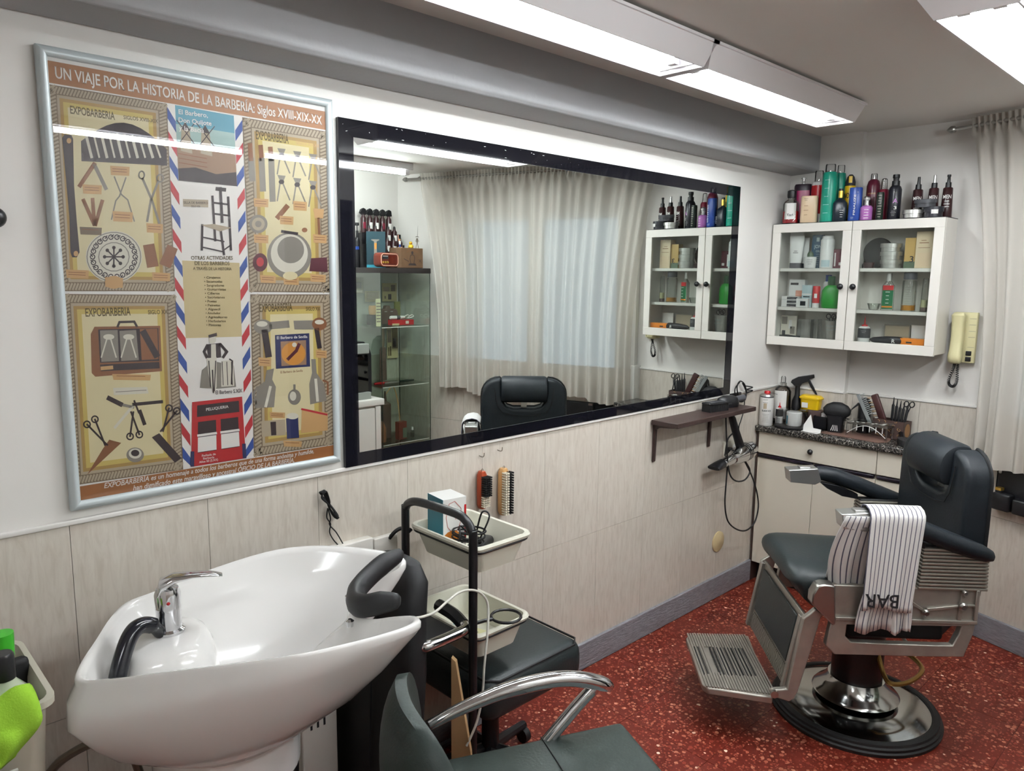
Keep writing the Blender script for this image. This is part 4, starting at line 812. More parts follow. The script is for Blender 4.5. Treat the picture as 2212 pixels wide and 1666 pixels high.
fr_ = [[backpt(.005+.48*j/nu, i/nz, 0) for j in range(nu+1)] for i in range(nz+1)]; bk = [[backpt(.005+.48*j/nu, i/nz, .062*(1-abs((j/nu-.5)*2)**6*.75)*(1-(i/nz)**6*.6)) for j in range(nu+1)] for i in range(nz+1)]
mb = MB().sheet(fr_).sheet(bk)
c_ = nu+1; N = (nz+1)*c_
edge = [j for j in range(c_)]+[i*c_+nu for i in range(1, nz+1)]+[nz*c_+j for j in range(nu-1, -1, -1)]+[i*c_ for i in range(nz-1, 0, -1)]
mb.f += [(edge[i], edge[(i+1) % len(edge)], N+edge[(i+1) % len(edge)], N+edge[i]) for i in range(len(edge))]
bo_ = mb.obj('backrest', MATS['green_leather'], wc, 60)
MB().tube([bk[i][1] if 0 else Vector((backpt(.03+.0*i, i/nz, .03))) for i in range(nz+1)], .0015, 5).obj('seam', MATS['black_matt'], bo_)
for u in (.03, .46):
    pts = bez([(u, .645, .548), (u, .72, .575), (u, .83, .600), (u, .95, .606), (u, 1.04, .59), (u, 1.125, .553)], 6)
    rr = [.011+.009*min(1, i/14) for i in range(len(pts)-3)]+[.018, .013, .003]
    MB().tube(pts, rr, 14).obj('arm', MATS['chrome'], wc, 60)
    MB().tube(bez([(u, 1.075, .568), (u, 1.02, .52), (u, .95, .45), (u, .90, .40)], 5), .016, 12).obj('arm_strut', MATS['chrome'], wc, 60)
    MB().tube(bez([(u, .9, .40), (u, .88, .2), (u, .86, .012)], 4), .014, 10).obj('leg', MATS['chrome'], wc)
MB().rbox(.06, .43, .70, 1.12, .345, .37, .006).obj('seat_base', MATS['black_matt'], wc)
MB().tube([(.03, .86, .014), (.46, .86, .014)], .012, 8).obj('floor_bar', MATS['chrome'], wc)
# ---------------------------------------------------------------- black chair tucked behind the trolley
sc = thing('salon_chair', 'black leather salon chair with chrome-ended arm standing behind the trolley', 'chair', (.22, 1.08, 0), 0)
cu = MB().rbox(-.20, .20, -.19, .225, .318, .452, .045, 5).obj('seat', MATS['seat_leather'], sc, 50)
MB().tube([(-.165, -.17, .446), (.165, -.17, .446), (.192, -.14, .446), (.192, .18, .446), (.165, .212, .446), (-.165, .212, .446)], .004, 6, closed=True).obj('piping', MATS['black_matt'], cu)
MB().rbox(-.1, .13, -.10, .16, .28, .322, .01).obj('seat_plate', MATS['black_matt'], sc)
MB().lathe([(.028, .06), (.028, .28)], 16).obj('gas_lift', MATS['black_pl'], sc)
for i in range(5):
    a_ = i*6.2832/5+.5; lg = MB().tube([(0, 0, .085), (.19*math.cos(a_), .19*math.sin(a_), .065)], [.02, .014], 8).obj('base_leg', MATS['black_pl'], sc)
    MB().lathe([(.026, -.011), (.026, .011)], 14).xf(Matrix.Translation((.19*math.cos(a_), .19*math.sin(a_), .027)) @ Matrix.Rotation(math.pi/2, 4, 'X')).obj('castor', MATS['black_matt'], lg)
bp_ = MB().loft([(.06, .19, .035, 4, -.02, -.42), (.30, .19, .04, 4, -.02, -.42), (.55, .175, .045, 4, -.0, -.41), (.70, .13, .05, 3.5, .03, -.40), (.79, .105, .045, 3, .05, -.385), (.835, .075, .025, 2.5, .05, -.375)], 32).obj('backrest', MATS['black_matt'], sc, 60)
MB().tube([(.02, -.462, .08), (.02, -.465, .3), (.03, -.462, .55), (.05, -.452, .7)], .002, 5).obj('seam', MATS['leather'], bp_)
am = MB().tube(bez([(.02, -.385, .625), (.09, -.385, .625), (.150, -.385, .625)], 4), .016, 10).obj('arm_bar', MATS['black_pl'], sc)
MB().tube(bez([(.02, -.225, .645), (.09, -.225, .64), (.140, -.232, .63)], 4), .018, 10).obj('arm_bar', MATS['black_pl'], sc)
MB().tube(bez([(.15, -.385, .625), (.162, -.375, .625), (.163, -.31, .625), (.162, -.245, .628), (.14, -.232, .63)], 6), .0155, 14).obj('arm_chrome', MATS['chrome'], am, 60)
MB().rbox(.0, .14, -.37, -.24, .60, .612, .004).obj('arm_tray', MATS['black_matt'], am)
# ---------------------------------------------------------------- trolley
M('tray_cream', 'e4e2d2', .35)
tr = thing('salon_trolley', 'black tubular trolley with two cream plastic trays', 'trolley', (.24, .975, 0), 0)
MB().tube(bez([(-.155, -.122, .06), (-.155, -.122, .5), (-.155, -.122, .87), (-.150, -.122, .905), (-.125, -.122, .925), (-.07, -.122, .935), (.08, -.122, .94), (.125, -.122, .93), (.15, -.122, .905), (.155, -.122, .87), (.155, -.122, .5), (.155, -.122, .06)], 5), .0125, 12).obj('front_hoop', MATS['black_pl'], tr, 60)
for x in (-.155, .155):
    ft = MB().tube([(x, -.18, .062), (x, .14, .062)], .011, 8).obj('foot_rail', MATS['black_pl'], tr)
    for y in (-.17, .13): MB().lathe([(.026, -.01), (.026, .01)], 14).xf(Matrix.Translation((x, y, .027)) @ Matrix.Rotation(math.pi/2, 4, 'Y')).obj('castor', MATS['black_matt'], ft)
MB().tube([(-.155, .14, .062), (.155, .14, .062)], .011, 8).obj('cross_bar', MATS['black_pl'], tr)
def tray(z, par):
    mb = MB()
    def rect(hx, hy, zz, r_=.03, m_=5):
        out = []
        for cx, cy, a0 in ((hx-r_, hy-r_, 0), (-hx+r_, hy-r_, 90), (-hx+r_, -hy+r_, 180), (hx-r_, -hy+r_, 270)):
            for i in range(m_): a_ = math.radians(a0+90*i/(m_-1)); out.append((cx+r_*math.cos(a_), cy+r_*math.sin(a_), zz))
        return out
    rs = [rect(.125, .082, z-.085), rect(.142, .102, z-.018), rect(.152, .112, z-.014), rect(.155, .115, z-.006), rect(.152, .112, z), rect(.143, .103, z-.001), rect(.139, .099, z-.012), rect(.123, .080, z-.080)]
    n_ = len(rs[0]); mb.add([p for r_ in rs for p in r_], [(i*n_+j, i*n_+(j+1) % n_, (i+1)*n_+(j+1) % n_, (i+1)*n_+j) for i in range(len(rs)-1) for j in range(n_)]+[tuple(range(n_))[::-1], tuple(range((len(rs)-1)*n_, len(rs)*n_))])
    t_ = mb.obj('tray', MATS['tray_cream'], par, 40)
    MB().tube([(x, y, z-.018) for x, y, _ in rect(.148, .108, 0)], .004, 6, closed=True).obj('tray_support', MATS['black_pl'], t_)
    for x in (-.148, .148): MB().tube([(x, -.122, z-.03), (x, -.106, z-.02)], .006, 6).obj('bracket', MATS['black_pl'], t_)
tray(.852, tr); tray(.598, tr)
MB().tube([(.15, -.122, .64), (.17, -.09, .648), (.178, -.07, .648)], .005, 8).obj('holder_stem', MATS['black_pl'], tr)
MB().tube([(.19+.042*math.cos(a_*.3142), -.03+.042*math.sin(a_*.3142), .648) for a_ in range(20)], .004, 8, closed=True).obj('dryer_ring', MATS['black_pl'], tr)
# carton in the top tray
M('teal_print', '2f7f92', .4); M('carton_white', 'e9e8e4', .4); M('orange_print', 'd9822f', .5); M('skin_line', 'b8453f', .5)
bx = thing('hair_dye_carton', 'white and teal carton with a line-drawn face standing in the top tray', 'carton', (.16, .952, .7735), math.radians(-8))
MB().box(-.045, .045, -.04, .04, 0, .165).obj('box', MATS['carton_white'], bx, 0, bevel=.001)
MB().box(-.0452, .0452, -.0408, -.0402, 0, .165).obj('teal_side', MATS['teal_print'], bx, 0)
art = MB()
def strip(mb, pts, w_, x):
    for (a_, b_), (c_, d_) in zip(pts[:-1], pts[1:]):
        L__ = math.hypot(c_-a_, d_-b_) or 1; nx, ny = -(d_-b_)/L__*w_/2, (c_-a_)/L__*w_/2; mb.add([(x, a_+nx, b_+ny), (x, c_+nx, d_+ny), (x, c_-nx, d_-ny), (x, a_-nx, b_-ny)], [(0, 1, 2, 3)])
strip(art, [(-.02, .15), (-.03, .11), (-.025, .08), (-.01, .06), (.01, .065), (.02, .09), (.022, .13), (.0, .155), (-.02, .15)], .0015, .0456); strip(art, [(-.015, .12), (-.005, .123)], .0015, .0456); strip(art, [(.005, .12), (.014, .117)], .0015, .0456); strip(art, [(0, .115), (.003, .098)], .0012, .0456)
art.obj('face_outline', MATS['skin_line'], bx, 0)
MB().add([(.0458, -.03+.03*math.cos(t_*.524)+.02, .045+.022*math.sin(t_*.524)) for t_ in range(12)], [tuple(range(12))]).obj('orange_swirl', MATS['orange_print'], bx, 0)
MB().add([(.0459, .033, .02), (.0459, .0395, .02), (.0459, .0395, .14), (.0459, .033, .14)], [(0, 1, 2, 3)]).obj('red_band', MATS['red'], bx, 0)
tb = MB(); text_mb(tb, 'BU', (.0462, .020, .03), (0, 0, 1), (0, -1, 0), .04, .012); tb.obj('lettering', MATS['ink'], bx, 0)
# coiled cord with clipper in the top tray
cl = thing('hair_clipper', 'black hair clipper with its cord heaped in the top tray', 'clipper', (.30, .985, .776), .35)
MB().loft([(-.06, .012, .010, 2.5), (-.05, .019, .014, 2.5), (.03, .021, .016, 2.5), (.055, .022, .014, 3), (.06, .02, .010, 3)], 20).xf(Matrix.Translation((-.035, .03, .02)) @ Matrix.Rotation(math.pi/2, 4, 'X')).obj('body', MATS['black_pl'], cl, 50)
MB().box(-.055, -.015, -.037, -.03, .012, .026).obj('blade', MATS['steel'], cl)
pts = []; rn = random.Random(11)
for i in range(60):
    a_ = i*.72; r_ = .035+.012*math.sin(i*.37); pts.append((-.05+r_*math.cos(a_)*1.2, -.01+r_*.8*math.sin(a_), .012+.0008*i+.02*abs(math.sin(i*.21))))
MB().tube(bez(pts, 3), .0028, 6).obj('cord', MATS['black_matt'], cl, 60)
MB().tube(bez([(-.05, -.01, .06), (-.07, -.03, .09), (-.06, -.05, .06), (-.09, -.04, .02)], 6), .0028, 6).tube(bez([(-.02, 0, .05), (.0, .02, .115), (-.03, .03, .12), (-.05, .03, .05)], 6), .0028, 6).obj('loose_loop', MATS['black_matt'], cl, 60)
MB().lathe([(.03, 0), (.033, .004), (.030, .018), (.024, .018), (.026, .006)], 24, (.03, .012, .012), cap=False).obj('diffuser_cup', MATS['black_pl'], cl)
# booklet in the lower tray
bk_ = thing('booklet', 'pale yellow printed booklet lying in the lower tray', 'booklet', (.25, .95, .5215), .25)
M('yellow_paper', 'e3dfae', .7); MB().box(-.07, .09, -.055, .05, 0, .006).obj('pages', MATS['yellow_paper'], bk_, 0)
MB().box(-.07, -.03, -.0552, .0502, .0062, .0068).obj('blue_band', M('pale_blue', 'a9cfd2', .6), bk_, 0)
ln = MB(); 
for i in range(4): ln.box(.02+i*.014, .026+i*.014, -.04, .03-.01*(i % 2), .0063, .0067)
ln.obj('print_lines', MATS['p_grey'], bk_, 0)
tag(MB().tube(bez([atX(x, y, X) for x, y, X in ((888, 1336, .56), (912, 1333, .53), (940, 1322, .50), (968, 1298, .46), (992, 1280, .44), (1018, 1275, .425), (1040, 1283, .415), (1054, 1308, .42), (1053, 1370, .44), (1046, 1440, .45), (1042, 1500, .45), (1030, 1560, .44), (1008, 1612, .43))], 6), .0033, 8).obj('white_cable', M('cable_white', 'd9d6cc', .4), None, 60), 'thin white cable looping from the basin past the trolley to the floor', 'cable')
# ---------------------------------------------------------------- low wall things by the basin
hb = thing('panel_heater', 'narrow white slotted heater standing by the tiled wall under the basin', 'heater', (.075, .535, 0), 0)
MB().rbox(-.04, .04, -.055, .055, .02, .46, .006).obj('casing', MATS['white_lam'], hb)
for i in range(3): MB().box(.0395, .041, -.026+i*.02-.003, -.026+i*.02+.003, .345, .43).obj('slot', MATS['ink'], hb)
for y in (-.04, .04): MB().box(-.03, .03, y-.01, y+.01, 0, .025).obj('foot', MATS['black_matt'], hb)
tag(MB().prism([(.0, 0), (.075, 0), (.055, .30), (.012, .56), (.0, .57)], 0, 0, .014).xf(Matrix.Translation((.385, .79, 0)) @ Matrix.Rotation(-1.0, 4, 'Z')).obj('wooden_board', M('plywood', 'b5946a', .6, nz=.1, nscale=8), None), 'pale offcut of wooden board propped behind the wash chair', 'board')
M('cover_beige', 'd3bf93', .45)
tag(MB().lathe([(.052, 0), (.052, .005), (.046, .008), (0, .0085)], 36).xf(Matrix.Translation((.0, 2.805, .292)) @ Matrix.Rotation(math.pi/2, 4, 'Y')).obj('wall_cover_disc', MATS['cover_beige'], None), 'round beige cover disc low on the tiled wall near the cabinet', 'cover plate', 'round wall cover discs')
tag(MB().lathe([(.05, 0), (.05, .005), (.045, .008), (0, .0085)], 36).xf(Matrix.Translation((.0, .612, .313)) @ Matrix.Rotation(math.pi/2, 4, 'Y')).obj('wall_cover_disc', MATS['cover_beige'], None), 'round beige cover disc on the tiles beside the slotted heater', 'cover plate', 'round wall cover discs')
pw = thing('water_pipe', 'bent metal water pipes running from the tiles to under the basin', 'pipe', (0, 0, 0)); M('pipe_metal', '8c8578', .4, .8)
MB().tube(bez([(.003, -.09, .45), (.05, -.07, .50), (.13, -.03, .56), (.19, .01, .585), (.22, .05, .58)], 5), .010, 10).obj('feed_pipe', MATS['pipe_metal'], pw)
MB().tube(bez([(.19, .01, .585), (.20, .03, .55), (.21, .05, .46), (.22, .07, .35)], 5), .009, 10).obj('down_pipe', MATS['pipe_metal'], pw)
MB().lathe([(.016, 0), (.016, .03)], 8, (.185, .008, .57)).obj('elbow', MATS['pipe_metal'], pw)
# ---------------------------------------------------------------- cart with bottles at the lower left
ct = thing('supply_cart', 'cream plastic bin on a stand at the lower left corner', 'bin', (.27, -.27, 0), 0)
M('bin_cream', 'd5d0bf', .4, trans=.1)
def binmesh():
    def rect(hx, hy, zz, r_=.03, m_=5):
        out = []
        for cx, cy, a0 in ((hx-r_, hy-r_, 0), (-hx+r_, hy-r_, 90), (-hx+r_, -hy+r_, 180), (hx-r_, -hy+r_, 270)):
            for i in range(m_): a_ = math.radians(a0+90*i/(m_-1)); out.append((cx+r_*math.cos(a_), cy+r_*math.sin(a_), zz))
        return out
    rs = [rect(.12, .10, .52), rect(.14, .118, .825), rect(.152, .13, .83), rect(.152, .13, .842), rect(.142, .12, .842), rect(.136, .114, .82), rect(.117, .097, .527)]; n_ = len(rs[0])
    return MB().add([p for r_ in rs for p in r_], [(i*n_+j, i*n_+(j+1) % n_, (i+1)*n_+(j+1) % n_, (i+1)*n_+j) for i in range(6) for j in range(n_)]+[tuple(range(n_))[::-1], tuple(range(6*n_, 7*n_))])
binmesh().obj('bin', MATS['bin_cream'], ct, 40)
MB().rbox(-.12, .12, -.1, .1, .49, .52, .006).obj('shelf_plate', MATS['black_pl'], ct)
for x in (-.1, .1):
    for y in (-.08, .08): MB().tube([(x, y, 0), (x, y, .5)], .01, 8).obj('leg', MATS['black_pl'], ct)
gb = thing('green_capped_bottle', 'dark bottle with a bright green flip cap at the back of the cream bin', 'bottle', (.215, -.185, .53), 0)
M('dark_glass', '1d2124', .25); M('lime_cap', '3fae2c', .35)
MB().loft([(0, .032, .022, 3), (.27, .032, .022, 3), (.315, .024, .018, 2.4), (.33, .016, .016, 2)], 24).obj('body', MATS['dark_glass'], gb)
MB().loft([(.325, .0185, .0185, 2.2), (.362, .020, .020, 2.2), (.372, .020, .02, 2.2)], 24).obj('cap', MATS['lime_cap'], gb)
bb = tag(MB().rbox(-.012, .012, -.055, .055, 0, .328, .010, 3).obj('black_carton', MATS['black_matt'], None), 'flat black container with rounded corners in the cream bin', 'container'); bb.location = (.245, -.205, .53)
lb = thing('lotion_bottle', 'clear bottle of pale green lotion with a black cap in the cream bin', 'bottle', (.345, -.205, .60), 0)
m, t, b = nodes('lotion'); b.inputs['Base Color'].default_value = srgb('bcc7ad'); b.inputs['Roughness'].default_value = .15; b.inputs['Coat Weight'].default_value = .6; b.inputs['Subsurface Weight'].default_value = .2; b.inputs['Subsurface Radius'].default_value = (.02, .03, .02)
MB().loft([(0, .03, .036, 3), (.02, .034, .04, 3), (.21, .034, .042, 3), (.245, .028, .036, 2.6), (.268, .016, .018, 2), (.275, .014, .014, 2)], 28).obj('body', MATS['lotion'], lb, 50)
MB().lathe([(.018, .272), (.018, .315), (.015, .32), (0, .32)], 20).obj('cap', MATS['black_pl'], lb)
ln = MB()
for i in range(7): ln.box(.0342, .0346, .0, .032, .10+i*.008, .1015+i*.008)
ln.obj('label_lines', MATS['p_grey'], lb, 0)
mc = thing('cleaning_cloth', 'crumpled lime green microfibre cloth hanging over the cream bin', 'cloth', (.27, -.27, 0), 0); M('lime_cloth', '9ccf3a', .95, bump=.3, bscale=300)
g = []
for i in range(19):
    f = i/18; row = []
    for j in range(19):
        u = j/18; wv = math.sin(u*8.5+f*2.2)*.5+math.sin(u*17-f*5)*.3+math.sin(f*9+u*3)*.35
        x = .120+.048*min(1, f*2.6)+.016*wv*(.3+f); z = .845+.028*math.sin(min(1, f*2.2)*3.14)*(.4+u)-.15*max(0, f-.3)*(1.2-.5*u)+.012*wv
        row.append((x, -.06+.165*u*(1-.2*f)+.012*math.sin(f*7+u*4), z))
    g.append(row)
MB().sheet(g).obj('cloth', MATS['lime_cloth'], mc, 180, solid=.003)
tag(MB().box(.160, .166, -.15, .06, .60, .745).xf(Matrix.Translation((.27, -.27, 0))).obj('paper_card', MATS['label_w'], None, 0), 'white card leaning on the front of the cream bin', 'card')
# small things at the very left edge of the wall
kb = thing('coat_hook', 'glossy black ball knob on the wall at the far left edge', 'wall hook', (0, -.105, 1.696), 0)
MB().sphere((.028, 0, 0), .021, 18, 12).obj('ball', MATS['black_pl'], kb, 60); MB().tube([(-.006, 0, 0), (.012, 0, 0)], .007, 10).obj('stem', MATS['black_pl'], kb)
# ---------------------------------------------------------------- wall cabinet with two glass doors
CX1, CZ0, CZ1, CYF = .786, 1.262, 1.858, 3.175
wcab = thing('wall_cabinet', 'white wall cabinet with two glazed doors and black knobs', 'cabinet', (0, 0, 0))
cb = MB(); yb = YB0-.003
cb.box(.004, .018, CYF+.018, yb, CZ0, CZ1).box(CX1-.016, CX1, CYF+.018, yb, CZ0, CZ1).box(.018, CX1-.016, CYF+.018, yb, CZ0, CZ0+.030).box(.018, CX1-.016, CYF+.018, yb, CZ1-.016, CZ1).box(.018, CX1-.016, yb-.006, yb, CZ0, CZ1).box(.388, .402, CYF+.018, yb, CZ0, CZ1)
cb.obj('carcass', MATS['white_lam'], wcab, bevel=.001)
SH = (CZ0+.030, 1.449, 1.642)
for z in SH[1:]:
    for a, b_ in ((.018, .388), (.402, CX1-.016)): MB().box(a, b_, CYF+.03, yb-.006, z-.016, z).obj('shelf', MATS['white_lam'], wcab, bevel=.001)
MB().box(.0, CX1, CYF+.012, yb, CZ1, CZ1+.003).obj('top_edge', MATS['ink'], wcab)
for a, b_, kx in ((.004, .3935, .366), (.3965, CX1, .424)):
    f = .041; d = MB().box(a, b_, CYF, CYF+.017, CZ0-.004, CZ0+.040).box(a, b_, CYF, CYF+.017, CZ1-.042, CZ1).box(a, a+f, CYF, CYF+.017, CZ0+.040, CZ1-.042).box(b_-f, b_, CYF, CYF+.017, CZ0+.040, CZ1-.042).obj('door', MATS['white_lam'], wcab, bevel=.0015)
    MB().box(a+f, b_-f, CYF+.008, CYF+.011, CZ0+.040, CZ1-.042).obj('pane', MATS['pane'], d, 0)
    kn = MB().lathe([(.006, 0), (.006, .008), (.011, .012), (.0145, .018), (.013, .024), (.006, .028), (0, .0285)], 18).xf(Matrix.Translation((kx, CYF, 1.556)) @ Matrix.Rotation(math.pi/2, 4, 'X')).obj('knob', MATS['black_pl'], d, 60)
# ---------------------------------------------------------------- base cabinet and granite top
KY, KZ = 3.112, .842
bcab = thing('base_cabinet', 'cream fitted base cabinet with drawers, doors and black grip strips under the granite top', 'cabinet', (0, 0, 0))
M('cream_lam', 'dcd5c5', .28); M('black_grip', '17131f', .25)
MB().box(.014, .93, KY+.038, YB0-.002, .105, KZ-.03).obj('carcass', MATS['cream_lam'], bcab)
MB().box(.014, .92, KY+.085, YB0-.002, 0, .105).obj('plinth', MATS['black_matt'], bcab)
MB().box(.006, .013, KY+.02, YB0-.002, .0, KZ-.03).obj('filler_strip', M('walnut_strip', '4a3833', .5), bcab)
for a, b_ in ((.016, .602), (.605, .928)):
    dr = MB().box(a, b_, KY+.02, KY+.037, .698, KZ-.034).obj('drawer', MATS['cream_lam'], bcab, bevel=.0015)
    MB().lathe([(.006, 0), (.006, .008), (.011, .012), (.014, .018), (.012, .024), (0, .028)], 16).xf(Matrix.Translation(((a+b_)/2-.012, KY+.02, .752)) @ Matrix.Rotation(math.pi/2, 4, 'X')).obj('knob', MATS['black_pl'], dr, 60)
for a, b_ in ((.016, .3105), (.3125, .602), (.605, .766), (.768, .928)):
    dd = MB().box(a, b_, KY+.02, KY+.037, .108, .674).obj('door', MATS['cream_lam'], bcab, bevel=.0015)
    MB().rbox(a+.004, b_-.004, KY+.012, KY+.032, .678, .694, .004).obj('grip_strip', MATS['black_grip'], dd)
ctop = tag(MB().rbox(.0, .938, KY, YB0-.001, KZ-.03, KZ, .006, 3).obj('granite_worktop', MATS['granite'], None), 'dark speckled granite worktop with rounded front edge on the base cabinet', 'worktop')
# ---------------------------------------------------------------- bottles
def xrange(xl, xr, ym, Y):
    a, b_ = atY(xl, ym, Y).x, atY(xr, ym, Y).x; return (a+b_)/2, (b_-a)/2*.94
for n_, c_ in dict(magenta='8c1c4f', purple_blk='2a1c28', beige_pk='dcc3a2', can_red='a3141c', can_green='179078', can_green2='15836d', yellow='d9b216', navy='14202b', blue='2a4a98', lilac='b06fb4', burg='571a2c', burg2='7a1c33', brownblk='351a1c', dkgreen='1d2a22', jar_blk='202028', tin_dk='4a4b50', white_pl='e6e5e2', teal='27506a', oliv='5a6b56', tanbox='c2a05f', beigebox='dac6a5', med_green='0f6a3f', grass='128a24', grass_d='1b4a2a', amber='d08a1c', palebl='b9cdd0', orange='e88420', pinkw='e0a08a').items(): M(n_, c_, .3)
M('tin', 'c4c4c0', .3, .85); thin_glass('clear_cap', (.9, .9, .9), .2); thin_glass('clear_body', (.88, .9, .88), .12)
def vessel(name, label, cat, xl, xr, yt, Y, z0, parts, e=2, ry=None, group=None, rz=.35, h=None, yb_=470, flat=1.0):
    """parts: (part name, material, [(height fraction, radius fraction)...]) ; radius from the width seen"""
    cx, r = xrange(xl, xr, yb_, Y); ztop = atY((xl+xr)/2, yt, Y).z if h is None else z0+h; hh = ztop-z0
    t_ = thing(name, label, cat, (cx, Y, z0), rz, group); t_['_r'] = r; t_['_h'] = hh
    for pn, mt, prof in parts:
        mb = MB()
        secs = [(hz*hh, r*rf, r*rf*flat, e if rf > .6 else 2) for hz, rf in prof]
        mb.loft(secs, 24).obj(pn, MATS[mt], t_, 40)
    return t_
def wrap_label(t_, mat, z0, z1, a0=-.9, a1=.9, rr=1.012, name='label', e=2, flat=1.0):
    r, hh = t_['_r']*rr, t_['_h']; g = []
    for zz in (z0, z1):
        row = []
        for i in range(13):
            a_ = -math.pi/2+a0+(a1-a0)*i/12; ca, sa = math.cos(a_), math.sin(a_)
            row.append((r*math.copysign(abs(ca)**(2/e), ca), r*flat*math.copysign(abs(sa)**(2/e), sa), zz*hh))
        g.append(row)
    return MB().sheet(g).obj(name, MATS[mat], t_, 180)
def wrap_text(t_, s, z0, hfrac, w, mat='label_w', a0=0, rr=1.03, vert=False, name='lettering'):
    r, hh = t_['_r']*rr, t_['_h']; mb = MB()
    def bend(a, b_):
        if vert: u, v = -b_+w[1] if isinstance(w, tuple) else -b_, a
        else: u, v = a-w/2, b_
        th = u/r+a0-math.pi/2; return (r*math.cos(th), r*math.sin(th), z0*hh+v)
    text_mb(mb, s, (0, 0, 0), (1, 0, 0), (0, 1, 0), (w[0] if isinstance(w, tuple) else w), hfrac*hh, 0, bend); return mb.obj(name, MATS[mat], t_, 0)
def wrap_lines(t_, n_, z0, z1, w=.8, mat='label_w', a0=0, rr=1.02, th=.5):
    r, hh = t_['_r']*rr, t_['_h']; mb = MB(); rn = random.Random(int(r*1e5))
    for i in range(n_):
        zc = (z0+(z1-z0)*i/max(1, n_-1))*hh; ww = w*rn.uniform(.5, 1); dz = (z1-z0)*hh/max(2, n_)*th/2
        mb.sheet([[(r*math.cos(-math.pi/2+a0-ww+2*ww*j/5), r*math.sin(-math.pi/2+a0-ww+2*ww*j/5), zc+s*dz) for j in range(6)] for s in (-1, 1)])
    return mb.obj('print', MATS[mat], t_, 0)
ZT = CZ1+.004; YF_, YM_, YK_ = 3.213, 3.25, 3.29
GT = 'bottles on top of the wall cabinet'
CAN = lambda body, cap, k=.88: [('body', body, [(0, .95), (.01, 1), (k-.05, 1), (k-.01, .85)]), ('cap', cap, [(k-.01, .82), (.98, .80), (1, .74)])]
t_ = vessel('tonic_bottle', 'clear flask of red hair tonic with white label, leftmost on the wall cabinet', 'bottle', 1691, 1724, 411, YF_, ZT, [('body', 'clear_body', [(0, 1), (.02, 1), (.58, 1), (.66, .8), (.72, .42), (.76, .4)]), ('tonic', 'can_red', [(.01, .96), (.36, .97)]), ('stopper', 'black_pl', [(.76, .5), (.82, .55), (.97, .55), (1, .3)])], 2.6, group=GT, flat=.7)
lb_ = wrap_label(t_, 'label_w', .12, .6, -.75, .75, 1.03, flat=.72); wrap_text(t_, 'Tad', .22, .06, .03, 'ink', 0, 1.06)
t_ = vessel('shampoo_flask', 'wide dark bottle with magenta front and pump, at the back by the corner', 'bottle', 1713, 1750, 385, YK_, ZT, [('body', 'purple_blk', [(0, .95), (.02, 1), (.82, 1), (.86, .9)]), ('pump', 'clear_cap', [(.86, .2), (.97, .2), (.975, .3), (1, .3)])], 3, group=GT, flat=.6)
wrap_label(t_, 'magenta', .1, .72, -.5, .75, 1.03, flat=.62, e=3)
t_ = vessel('hair_cream_box', 'beige hair-care bottle with fine print in front of the red spray can', 'bottle', 1729, 1765, 424, YF_, ZT, [('body', 'beige_pk', [(0, .96), (.01, 1), (.96, .98), (.985, .95), (1, .88)])], 3.2, group=GT, flat=.6)
wrap_lines(t_, 2, .82, .88, .35, 'ink', -.35, 1.03, .3); wrap_lines(t_, 3, .28, .62, .4, 'p_wood', -.3, 1.03, .12)
t_ = vessel('hair_spray_can', 'red and white spray can with clear cap behind the beige bottle', 'spray can', 1749, 1779, 370, YK_, ZT, [('body', 'can_red', [(.18, 1), (.66, 1), (.72, .99)]), ('foot', 'white_pl', [(0, .98), (.01, 1), (.18, 1)]), ('shoulder', 'white_pl', [(.72, .99), (.78, .9), (.80, .6)]), ('cap', 'clear_cap', [(.80, .62), (.98, .6), (1, .55)])], 2, group=GT)
wrap_text(t_, 'RR', .30, .06, .02, 'label_w', -.5)
t_ = vessel('hair_spray_can', 'tall emerald green spray can with clear cap, the front one of two', 'spray can', 1771, 1804, 356, YF_, ZT, [('body', 'can_green', [(0, .98), (.01, 1), (.70, 1), (.82, .92), (.86, .84)]), ('collar', 'steel', [(.86, .62), (.88, .6)]), ('cap', 'clear_cap', [(.87, .68), (.98, .66), (1, .62)])], 2, group=GT); wrap_lines(t_, 5, .15, .72, .4, 'palebl', -.3, 1.02, .06)
t_ = vessel('hair_spray_can', 'emerald green spray can half hidden behind the dark gold-necked bottle', 'spray can', 1798, 1822, 358, YK_, ZT, [('body', 'can_green2', [(0, .98), (.01, 1), (.74, 1), (.82, .92), (.86, .84)]), ('collar', 'steel', [(.86, .62), (.88, .6)]), ('cap', 'clear_cap', [(.87, .68), (.98, .66), (1, .62)])], 2, group=GT)
t_ = vessel('styling_spray_can', 'yellow spray can with black and yellow cap on the wall cabinet', 'spray can', 1820, 1844, 378, YK_, ZT, [('body', 'yellow', [(0, .98), (.01, 1), (.72, 1), (.76, .95)]), ('cap', 'ink', [(.76, .9), (.84, .9), (.95, .65), (1, .3)])], 2, group=GT)
wrap_text(t_, 'NORU', .50, .11, .052, 'ink', -.1); wrap_label(t_, 'yellow', .82, .96, -.35, .35, .93, 'cap_tongue')
t_ = vessel('oil_bottle', 'dark square bottle with a gold neck standing before the yellow can', 'bottle', 1798, 1828, 408, YF_-.005, ZT, [('body', 'navy', [(0, .96), (.01, 1), (.55, 1), (.64, .7), (.69, .34), (.72, .3)]), ('collar', 'gold', [(.72, .36), (.93, .36)]), ('cap', 'black_pl', [(.93, .34), (1, .30)])], 4, group=GT, flat=.8); wrap_lines(t_, 4, .12, .32, .3, 'label_w', .25, 1.2, .25)
t_ = vessel('finish_bottle', 'tall royal blue oval bottle lettered vertically', 'bottle', 1831, 1860, 406, YF_, ZT, [('body', 'blue', [(0, .97), (.008, 1), (.97, .97), (1, .9)])], 2.3, group=GT, flat=.7)
